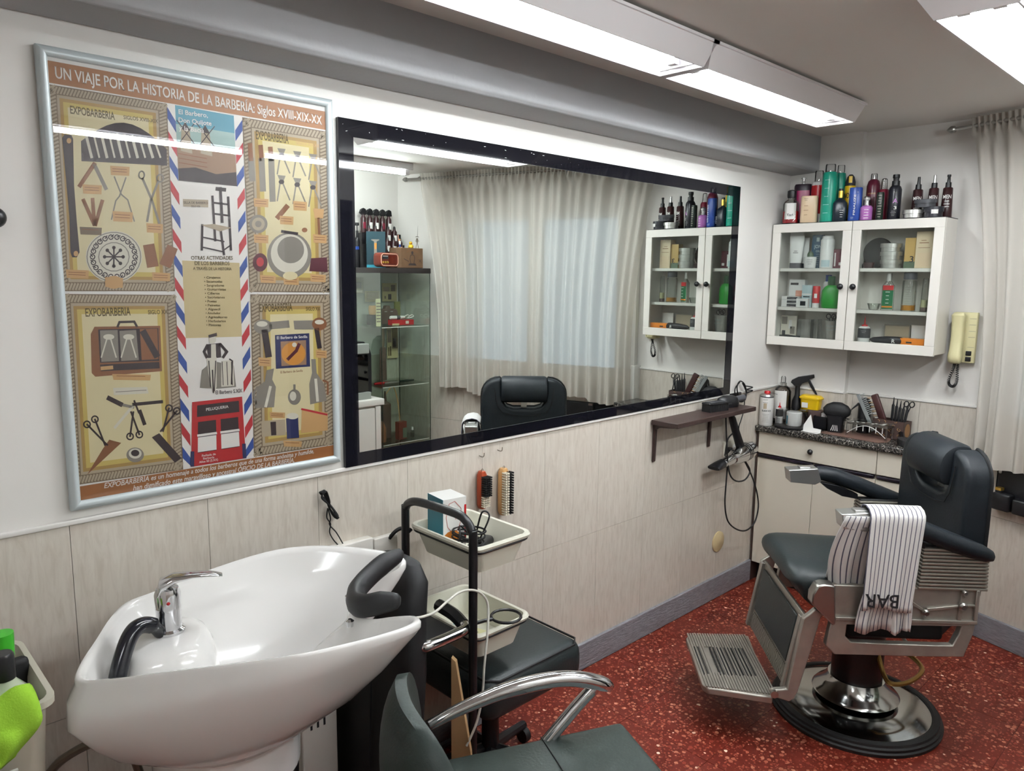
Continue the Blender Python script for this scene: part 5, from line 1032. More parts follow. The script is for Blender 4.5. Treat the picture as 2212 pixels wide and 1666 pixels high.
wrap_text(t_, 'FINALIZE', .16, .055, (.093, .012), 'label_w', -.35, 1.03, True); wrap_lines(t_, 2, .84, .86, .2, 'label_w', .3, 1.03, .5); wrap_lines(t_, 3, .05, .1, .35, 'label_w', -.35, 1.03, .3)
t_ = vessel('serum_pump_bottle', 'small lilac pump bottle with clear cap on the wall cabinet', 'bottle', 1857, 1884, 424, YF_, ZT, [('body', 'lilac', [(0, .95), (.02, 1), (.52, 1), (.6, .72)]), ('cap', 'clear_cap', [(.58, .62), (.8, .6), (.97, .5), (1, .3)]), ('pump', 'white_pl', [(.62, .3), (.8, .22), (.86, .5), (.93, .5)])], 2, group=GT); wrap_lines(t_, 4, .08, .42, .5, 'label_w', 0, 1.02, .3)
t_ = vessel('gloss_spray', 'tall burgundy spray bottle with clear cap behind the lilac pump bottle', 'spray bottle', 1867, 1897, 376, YK_, ZT, [('body', 'burg', [(0, .97), (.01, 1), (.74, 1), (.84, .8), (.88, .5)]), ('cap', 'clear_cap', [(.87, .5), (.98, .48), (1, .42)]), ('nozzle', 'silver', [(.88, .2), (.97, .2)])], 2, group=GT); wrap_text(t_, 'INFINITE', .56, .03, .035, 'p_tan', -.2)
t_ = vessel('mousse_can', 'wine red can with clear cap beside the tall burgundy spray', 'spray can', 1893, 1917, 386, YK_, ZT, [('body', 'burg2', [(0, .97), (.01, 1), (.68, 1), (.74, .8)]), ('cap', 'clear_cap', [(.74, .62), (.98, .5), (1, .3)])], 2, group=GT)
t_ = vessel('gel_bottle', 'small dark bottle with green printed label in front of the wine red can', 'bottle', 1890, 1907, 416, YF_, ZT, [('body', 'dkgreen', [(0, .97), (.01, 1), (.94, 1), (.97, .95), (1, .9)])], 2, group=GT); wrap_lines(t_, 9, .1, .88, .6, 'p_grey', -.1, 1.03, .35)
t_ = vessel('texture_spray', 'tall black bottle with pink mark and the number 3 on the wall cabinet', 'spray bottle', 1915, 1944, 378, YM_, ZT, [('body', 'jar_blk', [(0, .97), (.01, 1), (.66, 1), (.72, .85), (.76, .6)]), ('collar', 'black_pl', [(.75, .62), (.86, .6)]), ('trigger', 'black_pl', [(.86, .42), (.92, .45), (.93, .55), (1, .52)])], 2, group=GT); wrap_text(t_, '3', .22, .07, .012, 'label_w', .15); wrap_text(t_, 'A', .36, .1, .02, 'lilac', .1); wrap_lines(t_, 4, .08, .18, .4, 'label_w', -.1, 1.02, .15); wrap_lines(t_, 2, .58, .6, .4, 'p_grey', 0, 1.02, .3)
for i, (xl, xr, yt, lab) in enumerate(((1965, 1992, 383, 'dark brown bottle lettered MEN with a nozzle, leftmost of three'), (1999, 2026, 379, 'dark brown bottle lettered MEN with a silver nozzle, middle of three'), (2029, 2056, 378, 'dark brown bottle lettered MEN with a pump, rightmost on the wall cabinet'))):
    t_ = vessel('grooming_bottle', lab, 'bottle', xl, xr, yt, YK_-.01, ZT, [('body', 'brownblk', [(0, .97), (.01, 1), (.68, .82), (.70, .7)]), ('collar', 'black_pl', [(.70, .52), (.82, .48)]), ('nozzle', 'black_pl' if i != 1 else 'silver', [(.82, .3), (.94, .24), (.96, .34 if i == 2 else .26), (1, .3 if i == 2 else .22)])], 2, group=GT)
    wrap_text(t_, 'MEN', .44, .085, .034, 'label_w', -.1, 1.02); wrap_lines(t_, 3, .25, .38, .5, 'label_w', -.1, 1.03, .3)
def tin(name, label, xc, Y, z, r, h, mat, rx=0, group=None, y_px=462):
    t_ = thing(name, label, 'tin', (atY(xc, y_px, Y).x, Y, z), 0, group, rx)
    MB().lathe([(r*.9, 0), (r*.9, h*.55)], 28).obj('base', MATS[mat], t_); MB().lathe([(r, h*.5), (r, h*.97), (r*.96, h), (r*.9, h*.98), (0, h*.98)], 28).obj('lid', MATS[mat], t_); return t_
tin('wax_tin', 'round silver wax tin at the front of the wall cabinet top', 1973, YF_, ZT, .044, .035, 'tin'); tin('pomade_jar', 'round black pomade jar with white label beside the silver wax tin', 2016, YF_+.005, ZT, .041, .044, 'jar_blk')
tt = bpy.data.objects['pomade_jar']; tt['_r'] = .041; tt['_h'] = .044; wrap_label(tt, 'label_w', .3, .7, .1, .75)
tin('clay_tin', 'dark grey tin lying on top of the silver tin and black jar', 1999, YF_+.012, ZT+.0455, .045, .034, 'tin_dk', .06, y_px=445)
# ---- inside the cabinet
YI, YJ = 3.245, 3.285
def sbox(name, label, cat, xl, xr, yt, Y, z0, d, mat, rz=0, marks=(), h=None, yb_=600):
    a, b_ = atY(xl, yb_, Y).x, atY(xr, yb_, Y).x; hh = (atY((xl+xr)/2, yt, Y).z-z0) if h is None else h; w_ = (b_-a)*.94
    t_ = thing(name, label, cat, ((a+b_)/2, Y+d/2, z0), rz); MB().box(-w_/2, w_/2, -d/2, d/2, 0, hh).obj('box', MATS[mat], t_, 0, bevel=.0008)
    for i, (u0, u1, v0, v1, m_) in enumerate(marks): MB().box(-w_/2+u0*w_, -w_/2+u1*w_, -d/2-.0006, -d/2+.0002, v0*hh, v1*hh).obj('print', MATS[m_], t_, 0)
    t_['_w'] = w_; t_['_h'] = hh; t_['_d'] = d
    return t_
def box_text(t_, s, u, v, w_, h_, mat='ink'):
    mb = MB(); text_mb(mb, s, (-t_['_w']/2+u*t_['_w'], -t_['_d']/2-.0012, v*t_['_h']), (1, 0, 0), (0, 0, 1), w_*t_['_w'], h_*t_['_h']); mb.obj('lettering', MATS[mat], t_, 0)
Z2, Z1, Z0_ = SH[2]+.001, SH[1]+.001, SH[0]+.001
def tube_pack(name, label, xl, xr, yt, Y, z0, mat, cap, rz=.2):
    cx, r = xrange(xl, xr, 560, Y); hh = atY((xl+xr)/2, yt, Y).z-z0; t_ = thing(name, label, 'tube', (cx, Y, z0), rz); t_['_r'] = r; t_['_h'] = hh
    MB().loft([(.16*hh, r*.82, r*.5, 2), (.5*hh, r*.92, r*.35, 2), (.93*hh, r, .004, 2), (hh, r, .003, 2)], 20).obj('tube', MATS[mat], t_, 50); MB().loft([(0, r*.84, r*.52, 2), (.16*hh, r*.84, r*.52, 2)], 20).obj('cap', MATS[cap], t_); return t_
t_ = tube_pack('cream_tube', 'large white cream tube with grey cap behind the left glass door', 1704, 1735, 510, YI, Z2, 'white_pl', 'tin_dk'); MB().box(-.012, .012, -.0155, -.0150, .075, .077).box(-.008, .008, -.0145, -.0140, .083, .085).obj('print', MATS['ink'], t_, 0)
tube_pack('cream_tube', 'narrow white tube partly hidden beside the large cream tube', 1730, 1747, 514, YJ, Z2, 'white_pl', 'tin_dk')
t_ = vessel('shaving_soap_pot', 'small white pot with green rounded top behind the left glass door', 'pot', 1736, 1763, 544, YI-.02, Z2, [('pot', 'white_pl', [(0, .9), (.6, 1), (.68, .98)]), ('soap', 'oliv', [(.66, .5), (.85, .5), (1, .3)])], 2, yb_=570); wrap_lines(t_, 3, .25, .5, .5, 'ink', 0, 1.02, .15)
t_ = vessel('hair_oil_tube', 'tall dark teal tube with light blue lettering behind the left door', 'tube', 1752, 1779, 508, YJ, Z2, [('body', 'teal', [(0, .95), (.02, 1), (.9, 1), (1, .95)])], 2.6, yb_=560, flat=.6); wrap_text(t_, 'JON', .60, .1, .034, 'palebl', 0, 1.02); wrap_text(t_, 'OIL', .48, .06, .02, 'palebl', .1, 1.02); wrap_lines(t_, 6, .1, .42, .3, 'palebl', .1, 1.02, .1); wrap_label(t_, 'palebl', .8, .92, -.25, .2, 1.02, flat=.62)
t_ = vessel('shaving_foam_can', 'pale grey spray can behind the left glass door', 'spray can', 1771, 1801, 510, YI, Z2, CAN('white_pl', 'white_pl', .92), 2, yb_=560); wrap_label(t_, 'palebl', .04, .25, -.8, .5)
t_ = sbox('hair_product_box', 'small plum box at the right of the left cabinet door', 'box', 1798, 1822, 538, YI, Z2, .04, 'burg', marks=((.15, .3, .1, .8, 'label_w'), (.6, .9, .15, .3, 'label_w')), yb_=560)
hb_ = thing('round_hairbrush', 'large round dark hairbrush lying upright behind the silver tins', 'hairbrush', (atY(1897, 545, YJ+.02).x, YJ+.025, Z2), 0)
MB().lathe([(.0, -.008), (.066, -.008), (.07, 0), (.066, .008), (0, .008)], 36).xf(Matrix.Translation((0, 0, .072)) @ Matrix.Rotation(math.pi/2, 4, 'X')).obj('head', MATS['black_matt'], hb_); MB().tube([(-.05, 0, .03), (-.075, 0, .005)], .008, 8).obj('handle', MATS['black_pl'], hb_)
tin('small_jar', 'little dark jar in front of the round hairbrush', 1877, YI-.02, Z2, .024, .026, 'brownblk', y_px=568)
for i, lab in enumerate(('round silver tin at the bottom of the stack behind glass', 'round silver tin in the middle of the stack behind glass', 'round silver tin on top of the stack behind glass')): tin('wax_tin', lab, 1925-i*.8, YI, Z2+i*.0372, .046, .037, 'tin', group='stacked silver tins', y_px=560)
t_ = sbox('beard_oil_box', 'kraft box with the number 3 beside the silver tins', 'box', 1952, 1978, 514, YI, Z2, .045, 'tanbox', marks=((0, 1, 0, .22, 'oliv'),), yb_=560); box_text(t_, '3', .5, .2, .35, .2)
t_ = sbox('fragrance_box', 'taller beige box at the right end of the upper cabinet shelf', 'box', 1975, 2014, 500, YI-.01, Z2, .05, 'beigebox', marks=((.12, .9, .05, .42, 'beige_pk'), (.2, .75, .68, .7, 'p_wood'), (.3, .6, .75, .765, 'p_wood'), (.15, .85, .55, .56, 'p_wood')), yb_=560)
# middle shelf
for i, (z_, m_) in enumerate(((0, 'white_pl'), (.0175, 'tin_dk'), (.035, 'tin_dk'))):
    t_ = sbox('wipe_packet', ('flat packet at the bottom of the small stack on the middle shelf', 'flat grey packet in the middle of the small stack', 'flat grey packet on top of the small stack')[i], 'packet', 1687, 1723, 0, YI-.02, Z1+z_, .05, 'label_w', h=.017, marks=((.35, 1, .1, .9, 'tin_dk'), (.45, .85, .4, .6, 'label_w')), yb_=650)
sbox('glove_box', 'white box printed with an orange hand on the middle shelf', 'box', 1702, 1738, 604, YJ-.005, Z1, .035, 'white_pl', marks=((.2, 1, .0, .35, 'pinkw'), (.1, .6, .8, .88, 'ink'), (.45, .95, .35, .6, 'pinkw')), yb_=640)
t_ = sbox('towelette_box', 'pale blue box beside the orange hand box', 'box', 1731, 1754, 616, YI-.01, Z1, .035, 'palebl', marks=((0, 1, .55, .62, 'white_pl'), (.15, .8, .45, .5, 'ink')), yb_=640); sbox('price_box', 'tiny white box with a barcode in front of the pale blue box', 'box', 1719, 1746, 645, YI-.035, Z1, .02, 'white_pl', marks=((.35, .8, .2, .7, 'ink'),), yb_=650)
t_ = vessel('glue_stick', 'small red stick with white base on the middle shelf', 'stick', 1755, 1771, 618, YI-.015, Z1, [('body', 'red', [(.22, 1), (.95, 1), (1, .9)]), ('base', 'white_pl', [(0, .95), (.22, .95)])], 2, yb_=640); wrap_label(t_, 'label_w', .45, .65, -.5, .3)
t_ = vessel('antiseptic_bottle', 'white bottle with blue cap behind the green flask', 'bottle', 1777, 1798, 594, YJ, Z1, [('body', 'white_pl', [(0, 1), (.75, 1), (.8, .7)]), ('cap', 'blue', [(.8, .62), (1, .62)])], 2, yb_=640)
t_ = vessel('cologne_flask', 'bright green round-shouldered flask with dark cap behind glass', 'flask', 1774, 1815, 597, YI-.01, Z1, [('body', 'grass', [(0, .8), (.04, .95), (.3, 1), (.55, .95), (.66, .7), (.72, .42)]), ('cap', 'grass_d', [(.72, .40), (1, .38)])], 2.6, yb_=640, flat=.5); wrap_lines(t_, 2, .3, .36, .4, 'grass_d', -.1, 1.02, .1)
gd = thing('glass_dish', 'small clear glass dish on the middle shelf behind the right door', 'dish', (atY(1888, 655, YI).x, YI, Z1), 0); MB().lathe([(.018, 0), (.022, .004), (.030, .03), (.028, .03), (.02, .006), (0, .005)], 24, cap=False).obj('bowl', MATS['clear_body'], gd)
t_ = vessel('lotion_flask', 'clear bottle with green and red label behind the right glass door', 'bottle', 1904, 1932, 591, YI, Z1, [('body', 'clear_body', [(0, 1), (.02, 1), (.66, 1), (.76, .6), (.8, .45)]), ('cap', 'tin', [(.8, .45), (1, .43)])], 3, yb_=640, flat=.6); wrap_label(t_, 'med_green', .04, .68, -.9, .75, 1.02, flat=.62, e=3); wrap_label(t_, 'red', .55, .68, -.85, .7, 1.05, 'label_band', 3, .64); wrap_label(t_, 'orange', .08, .12, -.85, .7, 1.05, 'label_band', 3, .64); wrap_lines(t_, 4, .2, .5, .4, 'label_w', -.1, .9, .2)
t_ = vessel('aftershave_bottle', 'clear bottle with grey cap and amber liquid behind the right door', 'bottle', 1947, 1980, 589, YI, Z1, [('body', 'clear_body', [(0, 1), (.02, 1), (.76, 1), (.8, .9)]), ('liquid', 'amber', [(.02, .96), (.15, .96)]), ('cap', 'tin_dk', [(.82, .92), (1, .92)])], 2, yb_=640); wrap_lines(t_, 8, .2, .62, .5, 'p_grey', -.2, 1.02, .12)
t_ = vessel('sun_cream_tube', 'slim clear tube with dark base at the right end of the middle shelf', 'tube', 1989, 2006, 601, YI, Z1, [('body', 'clear_body', [(.12, 1), (.95, .8), (1, .6)]), ('cream', 'yellow_paper', [(.12, .92), (.35, .9)]), ('cap', 'walnut_strip', [(0, 1), (.13, 1)])], 2, yb_=640)
# bottom shelf
t_ = sbox('patterned_card', 'grey patterned card standing in the lower left of the cabinet', 'card', 1686, 1722, 682, YJ, Z0_, .004, 'p_light', yb_=700, marks=((.05, .4, .6, .95, 'p_grey'), (.5, .7, .4, .8, 'label_w'), (.1, .3, .1, .3, 'ink'), (.6, .9, .15, .5, 'p_grey')))
tag(MB().tube(bez([(.055, YI-.03, Z0_+.008), (.09, YI-.035, Z0_+.012), (.14, YI-.03, Z0_+.008), (.155, YI-.02, Z0_+.006)], 5), .006, 8).obj('black_comb', MATS['black_pl'], None), 'slim black comb lying at the bottom left of the wall cabinet', 'comb')
for i, (xa, xb) in enumerate(((1722, 1752), (1750, 1768), (1765, 1784))): sbox('clear_plastic_box', ('wide clear plastic box in the bottom of the left cabinet', 'clear plastic box in the middle of the bottom shelf', 'narrow clear plastic box beside the metal pail')[i], 'box', xa, xb, 690, YI+.01, Z0_, .04, 'acrylic', yb_=710)
t_ = vessel('metal_pail', 'little grey metal pail holding scissors behind the left door', 'pail', 1781, 1815, 693, YI-.01, Z0_, [('pail', 'tin', [(0, .78), (.97, .98), (1, 1.02)])], 2, yb_=710); wrap_lines(t_, 2, .55, .75, 1.4, 'palebl', 0, 1.0, .2)
sx, sz = t_.location.x, t_.location.z+t_['_h']
def scissors(name, label, loc, rz, tilt, sc=1, mat='black_pl', par=None):
    r = thing(name, label, 'scissors', loc, rz, None, tilt) if par is None else par
    for s in (-1, 1):
        MB().tube([(s*.013*sc+.011*sc*math.cos(a_*.5236), 0, .03*sc+.013*sc*math.sin(a_*.5236)) for a_ in range(12)], .0028*sc, 6, closed=True).obj('finger_ring', MATS[mat], r, 60)
        MB().tube([(s*.009*sc, 0, .018*sc), (0, 0, -.02*sc), (-s*.004*sc, 0, -.07*sc)], [.0025*sc, .003*sc, .001*sc], 6).obj('blade', MATS[mat], r)
    return r
scissors('scissors', 'black-handled scissors standing in the little metal pail', (sx-.008, YI-.012, sz-.006), .2, .15, .9); scissors('scissors', 'second black-handled scissors leaning right in the little metal pail', (sx+.012, YI-.004, sz-.01), -.3, -.1, .8)
t_ = vessel('dye_applicator', 'dark bottle with red nozzle at the lower left of the right door', 'bottle', 1853, 1881, 683, YI-.02, Z0_, [('body', 'tin_dk', [(.0, .97), (.02, 1), (.52, 1), (.56, .95)]), ('shoulder', 'white_pl', [(.55, .95), (.62, .7), (.63, .5)]), ('nozzle', 'red', [(.62, .5), (.68, .45), (.7, .14), (1, .03)])], 2, yb_=715); wrap_label(t_, 'white_pl', .02, .2, -1.2, 1.2); wrap_lines(t_, 2, .4, .46, .4, 'label_w', -.1, 1.02, .2)
sbox('photo_card', 'grey photo card standing at the back of the bottom shelf', 'card', 1907, 1968, 701, YJ+.01, Z0_, .004, 'p_grey', yb_=720, marks=((.05, .95, .1, .92, 'p_rope'), (.5, .85, .1, .3, 'p_wood'))); sbox('blank_card', 'white card beside the grey photo card in the cabinet', 'card', 1967, 2006, 703, YJ, Z0_, .004, 'label_w', yb_=720)
ss = thing('razor_pouch', 'dark razor pouch with a white letter R on the bottom shelf', 'pouch', (atY(1915, 735, YI-.03).x, YI-.03, Z0_), 0); MB().loft([(-.075, .004, .004, 2), (-.06, .012, .012, 2.4), (.0, .02, .019, 2.6), (.06, .021, .02, 2.6), (.075, .012, .012, 2)], 16).xf(Matrix.Translation((0, 0, .02)) @ Matrix.Rotation(math.pi/2, 4, 'Y')).obj('pouch', MATS['jar_blk'], ss, 60); tb = MB(); text_mb(tb, 'R', (.03, -.0215, .012), (1, 0, 0), (0, 0, 1), .014, .016); tb.obj('lettering', MATS['label_w'], ss, 0)
t_ = sbox('blade_box', 'bright orange box at the lower right of the wall cabinet', 'box', 1942, 2008, 0, YI-.045, Z0_, .05, 'orange', h=.036, marks=((.22, .42, .4, .6, 'ink'), (.0, 1, .06, .12, 'tanbox')), yb_=735)
# ---------------------------------------------------------------- things on the worktop
def vessel2(name, label, cat, x, y, z0, r, h, parts, e=2, flat=1., rz=.35, group=None):
    t_ = thing(name, label, cat, (x, y, z0), rz, group); t_['_r'] = r; t_['_h'] = h
    for pn, mt, prof in parts: MB().loft([(hz*h, r*rf, r*rf*flat, e if rf > .6 else 2) for hz, rf in prof], 28).obj(pn, MATS[mt], t_, 40)
    return t_
KT = KZ+.0005
t_ = vessel2('clipper_spray', 'white and grey aerosol can with bright red cap and straw, nearest the corner', 'spray can', .037, 3.155, KT, .0335, .178, [('body', 'label_w', [(0, .94), (.015, 1), (.82, 1)]), ('band', 'tin_dk', [(.82, 1.0), (.855, 1.0)]), ('shoulder', 'silver', [(.855, 1.0), (.90, .9), (.93, .5)]), ('cap', 'red', [(.92, .48), (.99, .44), (1, .40)])])
wrap_text(t_, 'BLADE ICE', .42, .05, .045, 'ink', .1); wrap_lines(t_, 6, .12, .34, .55, 'p_grey', .05, 1.01, .18); wrap_lines(t_, 2, .68, .76, .4, 'ink', -.1, 1.01, .2); wrap_label(t_, 'p_rope', .5, .66, -.35, .15)
MB().tube([(.012, -.005, .170), (.05, -.01, .165)], .0012, 6).obj('straw', MATS['ink'], t_)
t_ = vessel2('clipper_oil', 'small white bottle with black top half and red spout beside the aerosol can', 'bottle', .083, 3.205, KT, .018, .118, [('body', 'label_w', [(0, .95), (.03, 1), (.4, 1)]), ('band', 'ink', [(.4, 1.01), (.72, 1.01)]), ('shoulder', 'label_w', [(.72, 1), (.78, .7)]), ('spout', 'red', [(.78, .45), (.84, .4), (.86, .15), (1, .06)])]); wrap_lines(t_, 4, .1, .3, .5, 'ink', -.1, 1.02, .4)
thin_glass('smoke_body', (.62, .58, .55), .15)
t_ = vessel2('lotion_dispenser', 'smoky clear bottle with white label and clear pump in the corner', 'bottle', .055, 3.285, KT, .042, .245, [('body', 'smoke_body', [(0, .97), (.02, 1), (.68, 1), (.76, .75), (.80, .45)]), ('collar', 'tin', [(.80, .42), (.86, .42)]), ('pump', 'clear_cap', [(.86, .3), (.97, .28), (1, .2)])]); wrap_label(t_, 'label_w', .1, .70, -1.1, .6, 1.02)
t_ = vessel2('water_sprayer', 'black trigger sprayer with its head raised above the yellow tub', 'spray bottle', .120, 3.315, KT, .026, .20, [('body', 'black_pl', [(0, .95), (.02, 1), (.6, .9), (.75, .5), (.98, .46), (1, .46)])])
MB().prism([(-.035, .215), (-.03, .228), (.0, .246), (.075, .262), (.078, .246), (.055, .238), (.05, .225), (.02, .212), (.012, .195), (-.012, .195)], 1, -.009, .009).xf(Matrix.Rotation(.1, 4, 'Z')).obj('spray_head', MATS['black_pl'], t_, bevel=.002); MB().prism([(.045, .232), (.058, .232), (.085, .185), (.098, .158), (.088, .160), (.06, .20)], 1, -.005, .005).obj('trigger', MATS['black_pl'], t_, bevel=.002)
tag(MB().rbox(.15, .268, 3.275, 3.338, KT, KT+.088, .003).obj('dark_carton', MATS['walnut_strip'], None), 'dark carton behind the clear tub, under the yellow tub', 'carton')
yt = thing('yellow_tub', 'yellow plastic tub with snap-on lid behind the clear round container', 'tub', (.20, 3.307, KT+.0885), 0)
MB().loft([(0, .046, .026, 4), (.055, .052, .030, 4)], 24).obj('tub', MATS['yellow'], yt); MB().loft([(.053, .057, .032, 4), (.060, .058, .032, 4), (.066, .052, .029, 4), (.072, .045, .024, 4)], 24).obj('lid', MATS['yellow'], yt); MB().box(-.035, -.003, -.0315, -.030, .008, .034).obj('label', MATS['label_w'], yt, 0)
dm = thing('clear_container', 'low clear round container with black base ring holding a white pot', 'container', (.155, 3.205, KT), 0)
MB().lathe([(0, .004), (.082, .004), (.078, .05), (.072, .088), (.066, .092), (0, .093)], 36, cap=False).obj('dome', MATS['acrylic'], dm); MB().lathe([(.078, 0), (.086, .003), (.086, .009), (.078, .012)], 36).obj('base_ring', MATS['black_pl'], dm)
pt = thing('cream_pot', 'white pot with a blue side stripe inside the clear container', 'pot', (.165, 3.20, KT+.0125), 0); MB().lathe([(.036, 0), (.038, .004), (.038, .066), (.034, .07)], 32).obj('pot', MATS['white_pl'], pt); pt['_r'] = .038; pt['_h'] = .07; wrap_label(pt, 'teal_print', .12, .72, -.75, -.45)
g = thing('folded_paper', 'white folded paper slip leaning at the front of the worktop', 'paper', (.265, 3.165, KT), 0)
MB().prism([(-.035, .0), (.055, .0), (.055, .018), (.015, .02), (-.01, .085), (-.035, .03)], 1, -.001, .001).xf(Matrix.Rotation(-.3, 4, 'X')).obj('upright_fold', MATS['label_w'], g, 0); MB().prism([(-.035, -.02), (.055, -.04), (.055, 0), (-.03, 0)], 2, 0, .0015).obj('flat_fold', MATS['label_w'], g, 0)
bc_ = thing('black_box', 'small open black box with a white sachet behind the folded paper', 'box', (.275, 3.285, KT), 0)
MB().box(-.035, .035, -.03, .03, 0, .004).box(-.035, .035, -.03, -.027, 0, .065).box(-.035, .035, .027, .03, 0, .065).box(-.035, -.032, -.03, .03, 0, .065).box(.032, .035, -.03, .03, 0, .065).obj('box', MATS['black_pl'], bc_); MB().prism([(-.02, .05), (.03, .055), (.02, .088), (-.01, .08)], 1, -.004, .004).obj('sachet', MATS['label_w'], bc_)
cp_ = thing('black_cup', 'black square cup printed with white shears, holding a neck duster', 'cup', (.355, 3.255, KT), .15)
MB().loft([(0, .034, .034, 5), (.085, .040, .040, 5), (.085, .036, .036, 5), (.01, .03, .03, 5)], 32).obj('cup', MATS['black_pl'], cp_)
pr = MB()
for i in range(4): pr.prism([(-.016+i*.010, .012), (-.012+i*.010, .012), (-.004+i*.006, .04), (-.006+i*.006, .04)], 1, -.0372, -.0364)
pr.obj('print', MATS['label_w'], cp_, 0); MB().box(.0375, .0382, -.012, .004, .04, .075).obj('side_print', MATS['p_grey'], cp_, 0)
nd = thing('neck_duster', 'wide black oval neck duster brush standing in the black cup', 'brush', (.355, 3.255, KT+.02), .15)
MB().loft([(.055, .045, .022, 2), (.07, .062, .03, 2), (.095, .066, .03, 2), (.115, .05, .024, 2), (.128, .022, .012, 2)], 28).obj('bristles', MATS['black_matt'], nd, 50); MB().tube([(0, 0, .0), (0, 0, .06)], .010, 10).obj('handle', MATS['black_pl'], nd)
sp = MB(); rn = random.Random(4)
for i in range(14):
    s_ = 1 if i % 2 else -1; z = rn.uniform(.04, .075); sp.tube([(s_*.03, 0, z), (s_*(.055+rn.uniform(0, .02)), rn.uniform(-.01, .01), z+rn.uniform(-.012, .008))], .0012, 4)
o = sp.obj('stray_bristles', MATS['black_matt'], nd); o['kind'] = 'stuff'
M('mat_brown', '6d5348', .6); tag(MB().prism([(.305, 3.172), (.355, 3.33), (.60, 3.33), (.622, 3.20), (.595, 3.15)], 2, KT, KT+.003).obj('counter_mat', MATS['mat_brown'], None), 'brown mat on the granite under the clear acrylic stand', 'mat')
# acrylic stand with scissors rest
ac = thing('acrylic_stand', 'clear acrylic tool rack with arched front on the brown mat', 'rack', (.52, 3.245, KT+.0035), -.05)
for sx in (-.092, .092):
    for sy in (-.035, .035): MB().box(sx-.004, sx+.004, sy-.004, sy+.004, 0, .062).obj('leg', MATS['acrylic'], ac)
MB().box(-.096, .096, -.039, .039, .056, .060).obj('deck', MATS['acrylic'], ac)
for y in (-.039, .036): MB().box(-.096, .096, y, y+.003, .058, .074).obj('rail', MATS['acrylic'], ac)
ar_ = [(-.09+.18*i/14, .012+.045*math.sin(math.pi*i/14)) for i in range(15)]
MB().tube([(x, -.039, z) for x, z in ar_], .0018, 6).obj('front_arch', MATS['label_w'], ac)
for i in range(5): MB().box(-.045+i*.03-.0015, -.045+i*.03+.0015, -.04, -.037, .03, .058).obj('divider', MATS['label_w'], ac)
for i in range(4):
    o = scissors('scissors', ('steel scissors at the left end of the acrylic rack', 'steel scissors second from the left on the acrylic rack', 'steel scissors second from the right on the acrylic rack', 'steel scissors at the right end of the acrylic rack')[i], (.455+i*.036, 3.225+.008*(i % 2), KT+.071), .5+i*.35, math.pi/2-.12, .8, 'steel')
# tool holder behind the stand
M('lion_print', '8a6238', .5)
hc = thing('tool_holder', 'dark printed tool cup crowded with combs at the back of the worktop', 'tool holder', (.59, 3.325, KT), -.15)
MB().box(-.075, .075, -.035, .035, 0, .004).box(-.075, .075, -.035, -.032, 0, .088).box(-.075, .075, .032, .035, 0, .088).box(-.075, -.072, -.035, .035, 0, .088).box(.072, .075, -.035, .035, 0, .088).obj('cup', MATS['walnut_strip'], hc)
pr = MB()
for i in range(18):
    a_ = i*.7; u = -.06+(i*.0233) % .12; z = .012+(i*.031) % .07; pr.tube([(u, -.0356, z), (u+.01*math.cos(a_), -.0356, z+.008*math.sin(a_)), (u+.014*math.cos(a_+.6), -.0356, z+.012*math.sin(a_+.6))], .0012, 4)
o = pr.obj('scroll_print', MATS['p_tan'], hc); o['kind'] = 'stuff'
MB().prism([(-.025+.024*math.cos(i*.5236)+.025, .045+.034*math.sin(i*.5236)) for i in range(12)], 0, .0751, .0756).obj('animal_print', MATS['lion_print'], hc)
GC = 'combs and brushes in the tool cup'
def comb(name, label, dx, tilt, mat, L__=.17, w_=.03, teeth=12, z0=.03, dy=0):
    r = thing(name, label, 'comb', (.59+dx, 3.325+dy, KT+z0), -.15, GC, 0, tilt)
    MB().box(-w_/2, -w_/2+w_*.42, -.003, .003, 0, L__).obj('spine', MATS[mat], r, bevel=.001)
    for i in range(teeth): MB().box(-w_/2+w_*.4, w_/2, -.0016, .0016, L__*.42+i*L__*.57/teeth, L__*.42+i*L__*.57/teeth+L__*.57/teeth*.5).obj('tooth', MATS[mat], r)
    return r
M('comb_grey', '8d9190', .4); M('brush_brown', '3c1d1c', .5)
comb('styling_comb', 'pale grey wide comb leaning left out of the tool cup', -.062, -.5, 'comb_grey', .19, .04, 12, .03, -.03)
r = thing('styling_brush', 'dark reddish brown paddle brush leaning left in the tool cup', 'brush', (.575, 3.31, KT+.03), -.15, GC, 0, -.42)
MB().rbox(-.018, .018, -.008, .008, .05, .185, .007).obj('head', MATS['brush_brown'], r); MB().tube([(0, 0, 0), (0, 0, .06)], .007, 8).obj('handle', MATS['brush_brown'], r)
for i in range(11): MB().tube([(-.016, -.004, .062+i*.011), (-.035, -.006, .066+i*.011)], .0016, 5).obj('bristle_row', MATS['label_w'] if i % 2 else MATS['p_tan'], r)
for i, (dx, tl, ln) in enumerate(((-.005, .02, .185), (.008, .04, .178), (.02, .07, .172), (.032, .10, .168), (.044, .14, .165))):
    r = thing('tail_comb', ('black comb tip standing leftmost in the tool cup', 'black comb tip second from the left in the tool cup', 'black comb tip third from the left in the tool cup', 'black comb tip fourth from the left in the tool cup', 'black comb tip fifth from the left in the tool cup')[i], 'comb', (.59+dx, 3.33, KT+.01), -.15, GC, 0, tl)
    MB().loft([(0, .006, .003, 3), (ln*.8, .007, .003, 3), (ln*.82, .004, .002, 3), (ln, .0015, .0015, 2)], 12).obj('blade', MATS['black_pl'], r)
scissors('scissors', 'black scissors with one ring raised at the right of the tool cup', (.655, 3.325, KT+.14), -.1, -.3, 1.0)
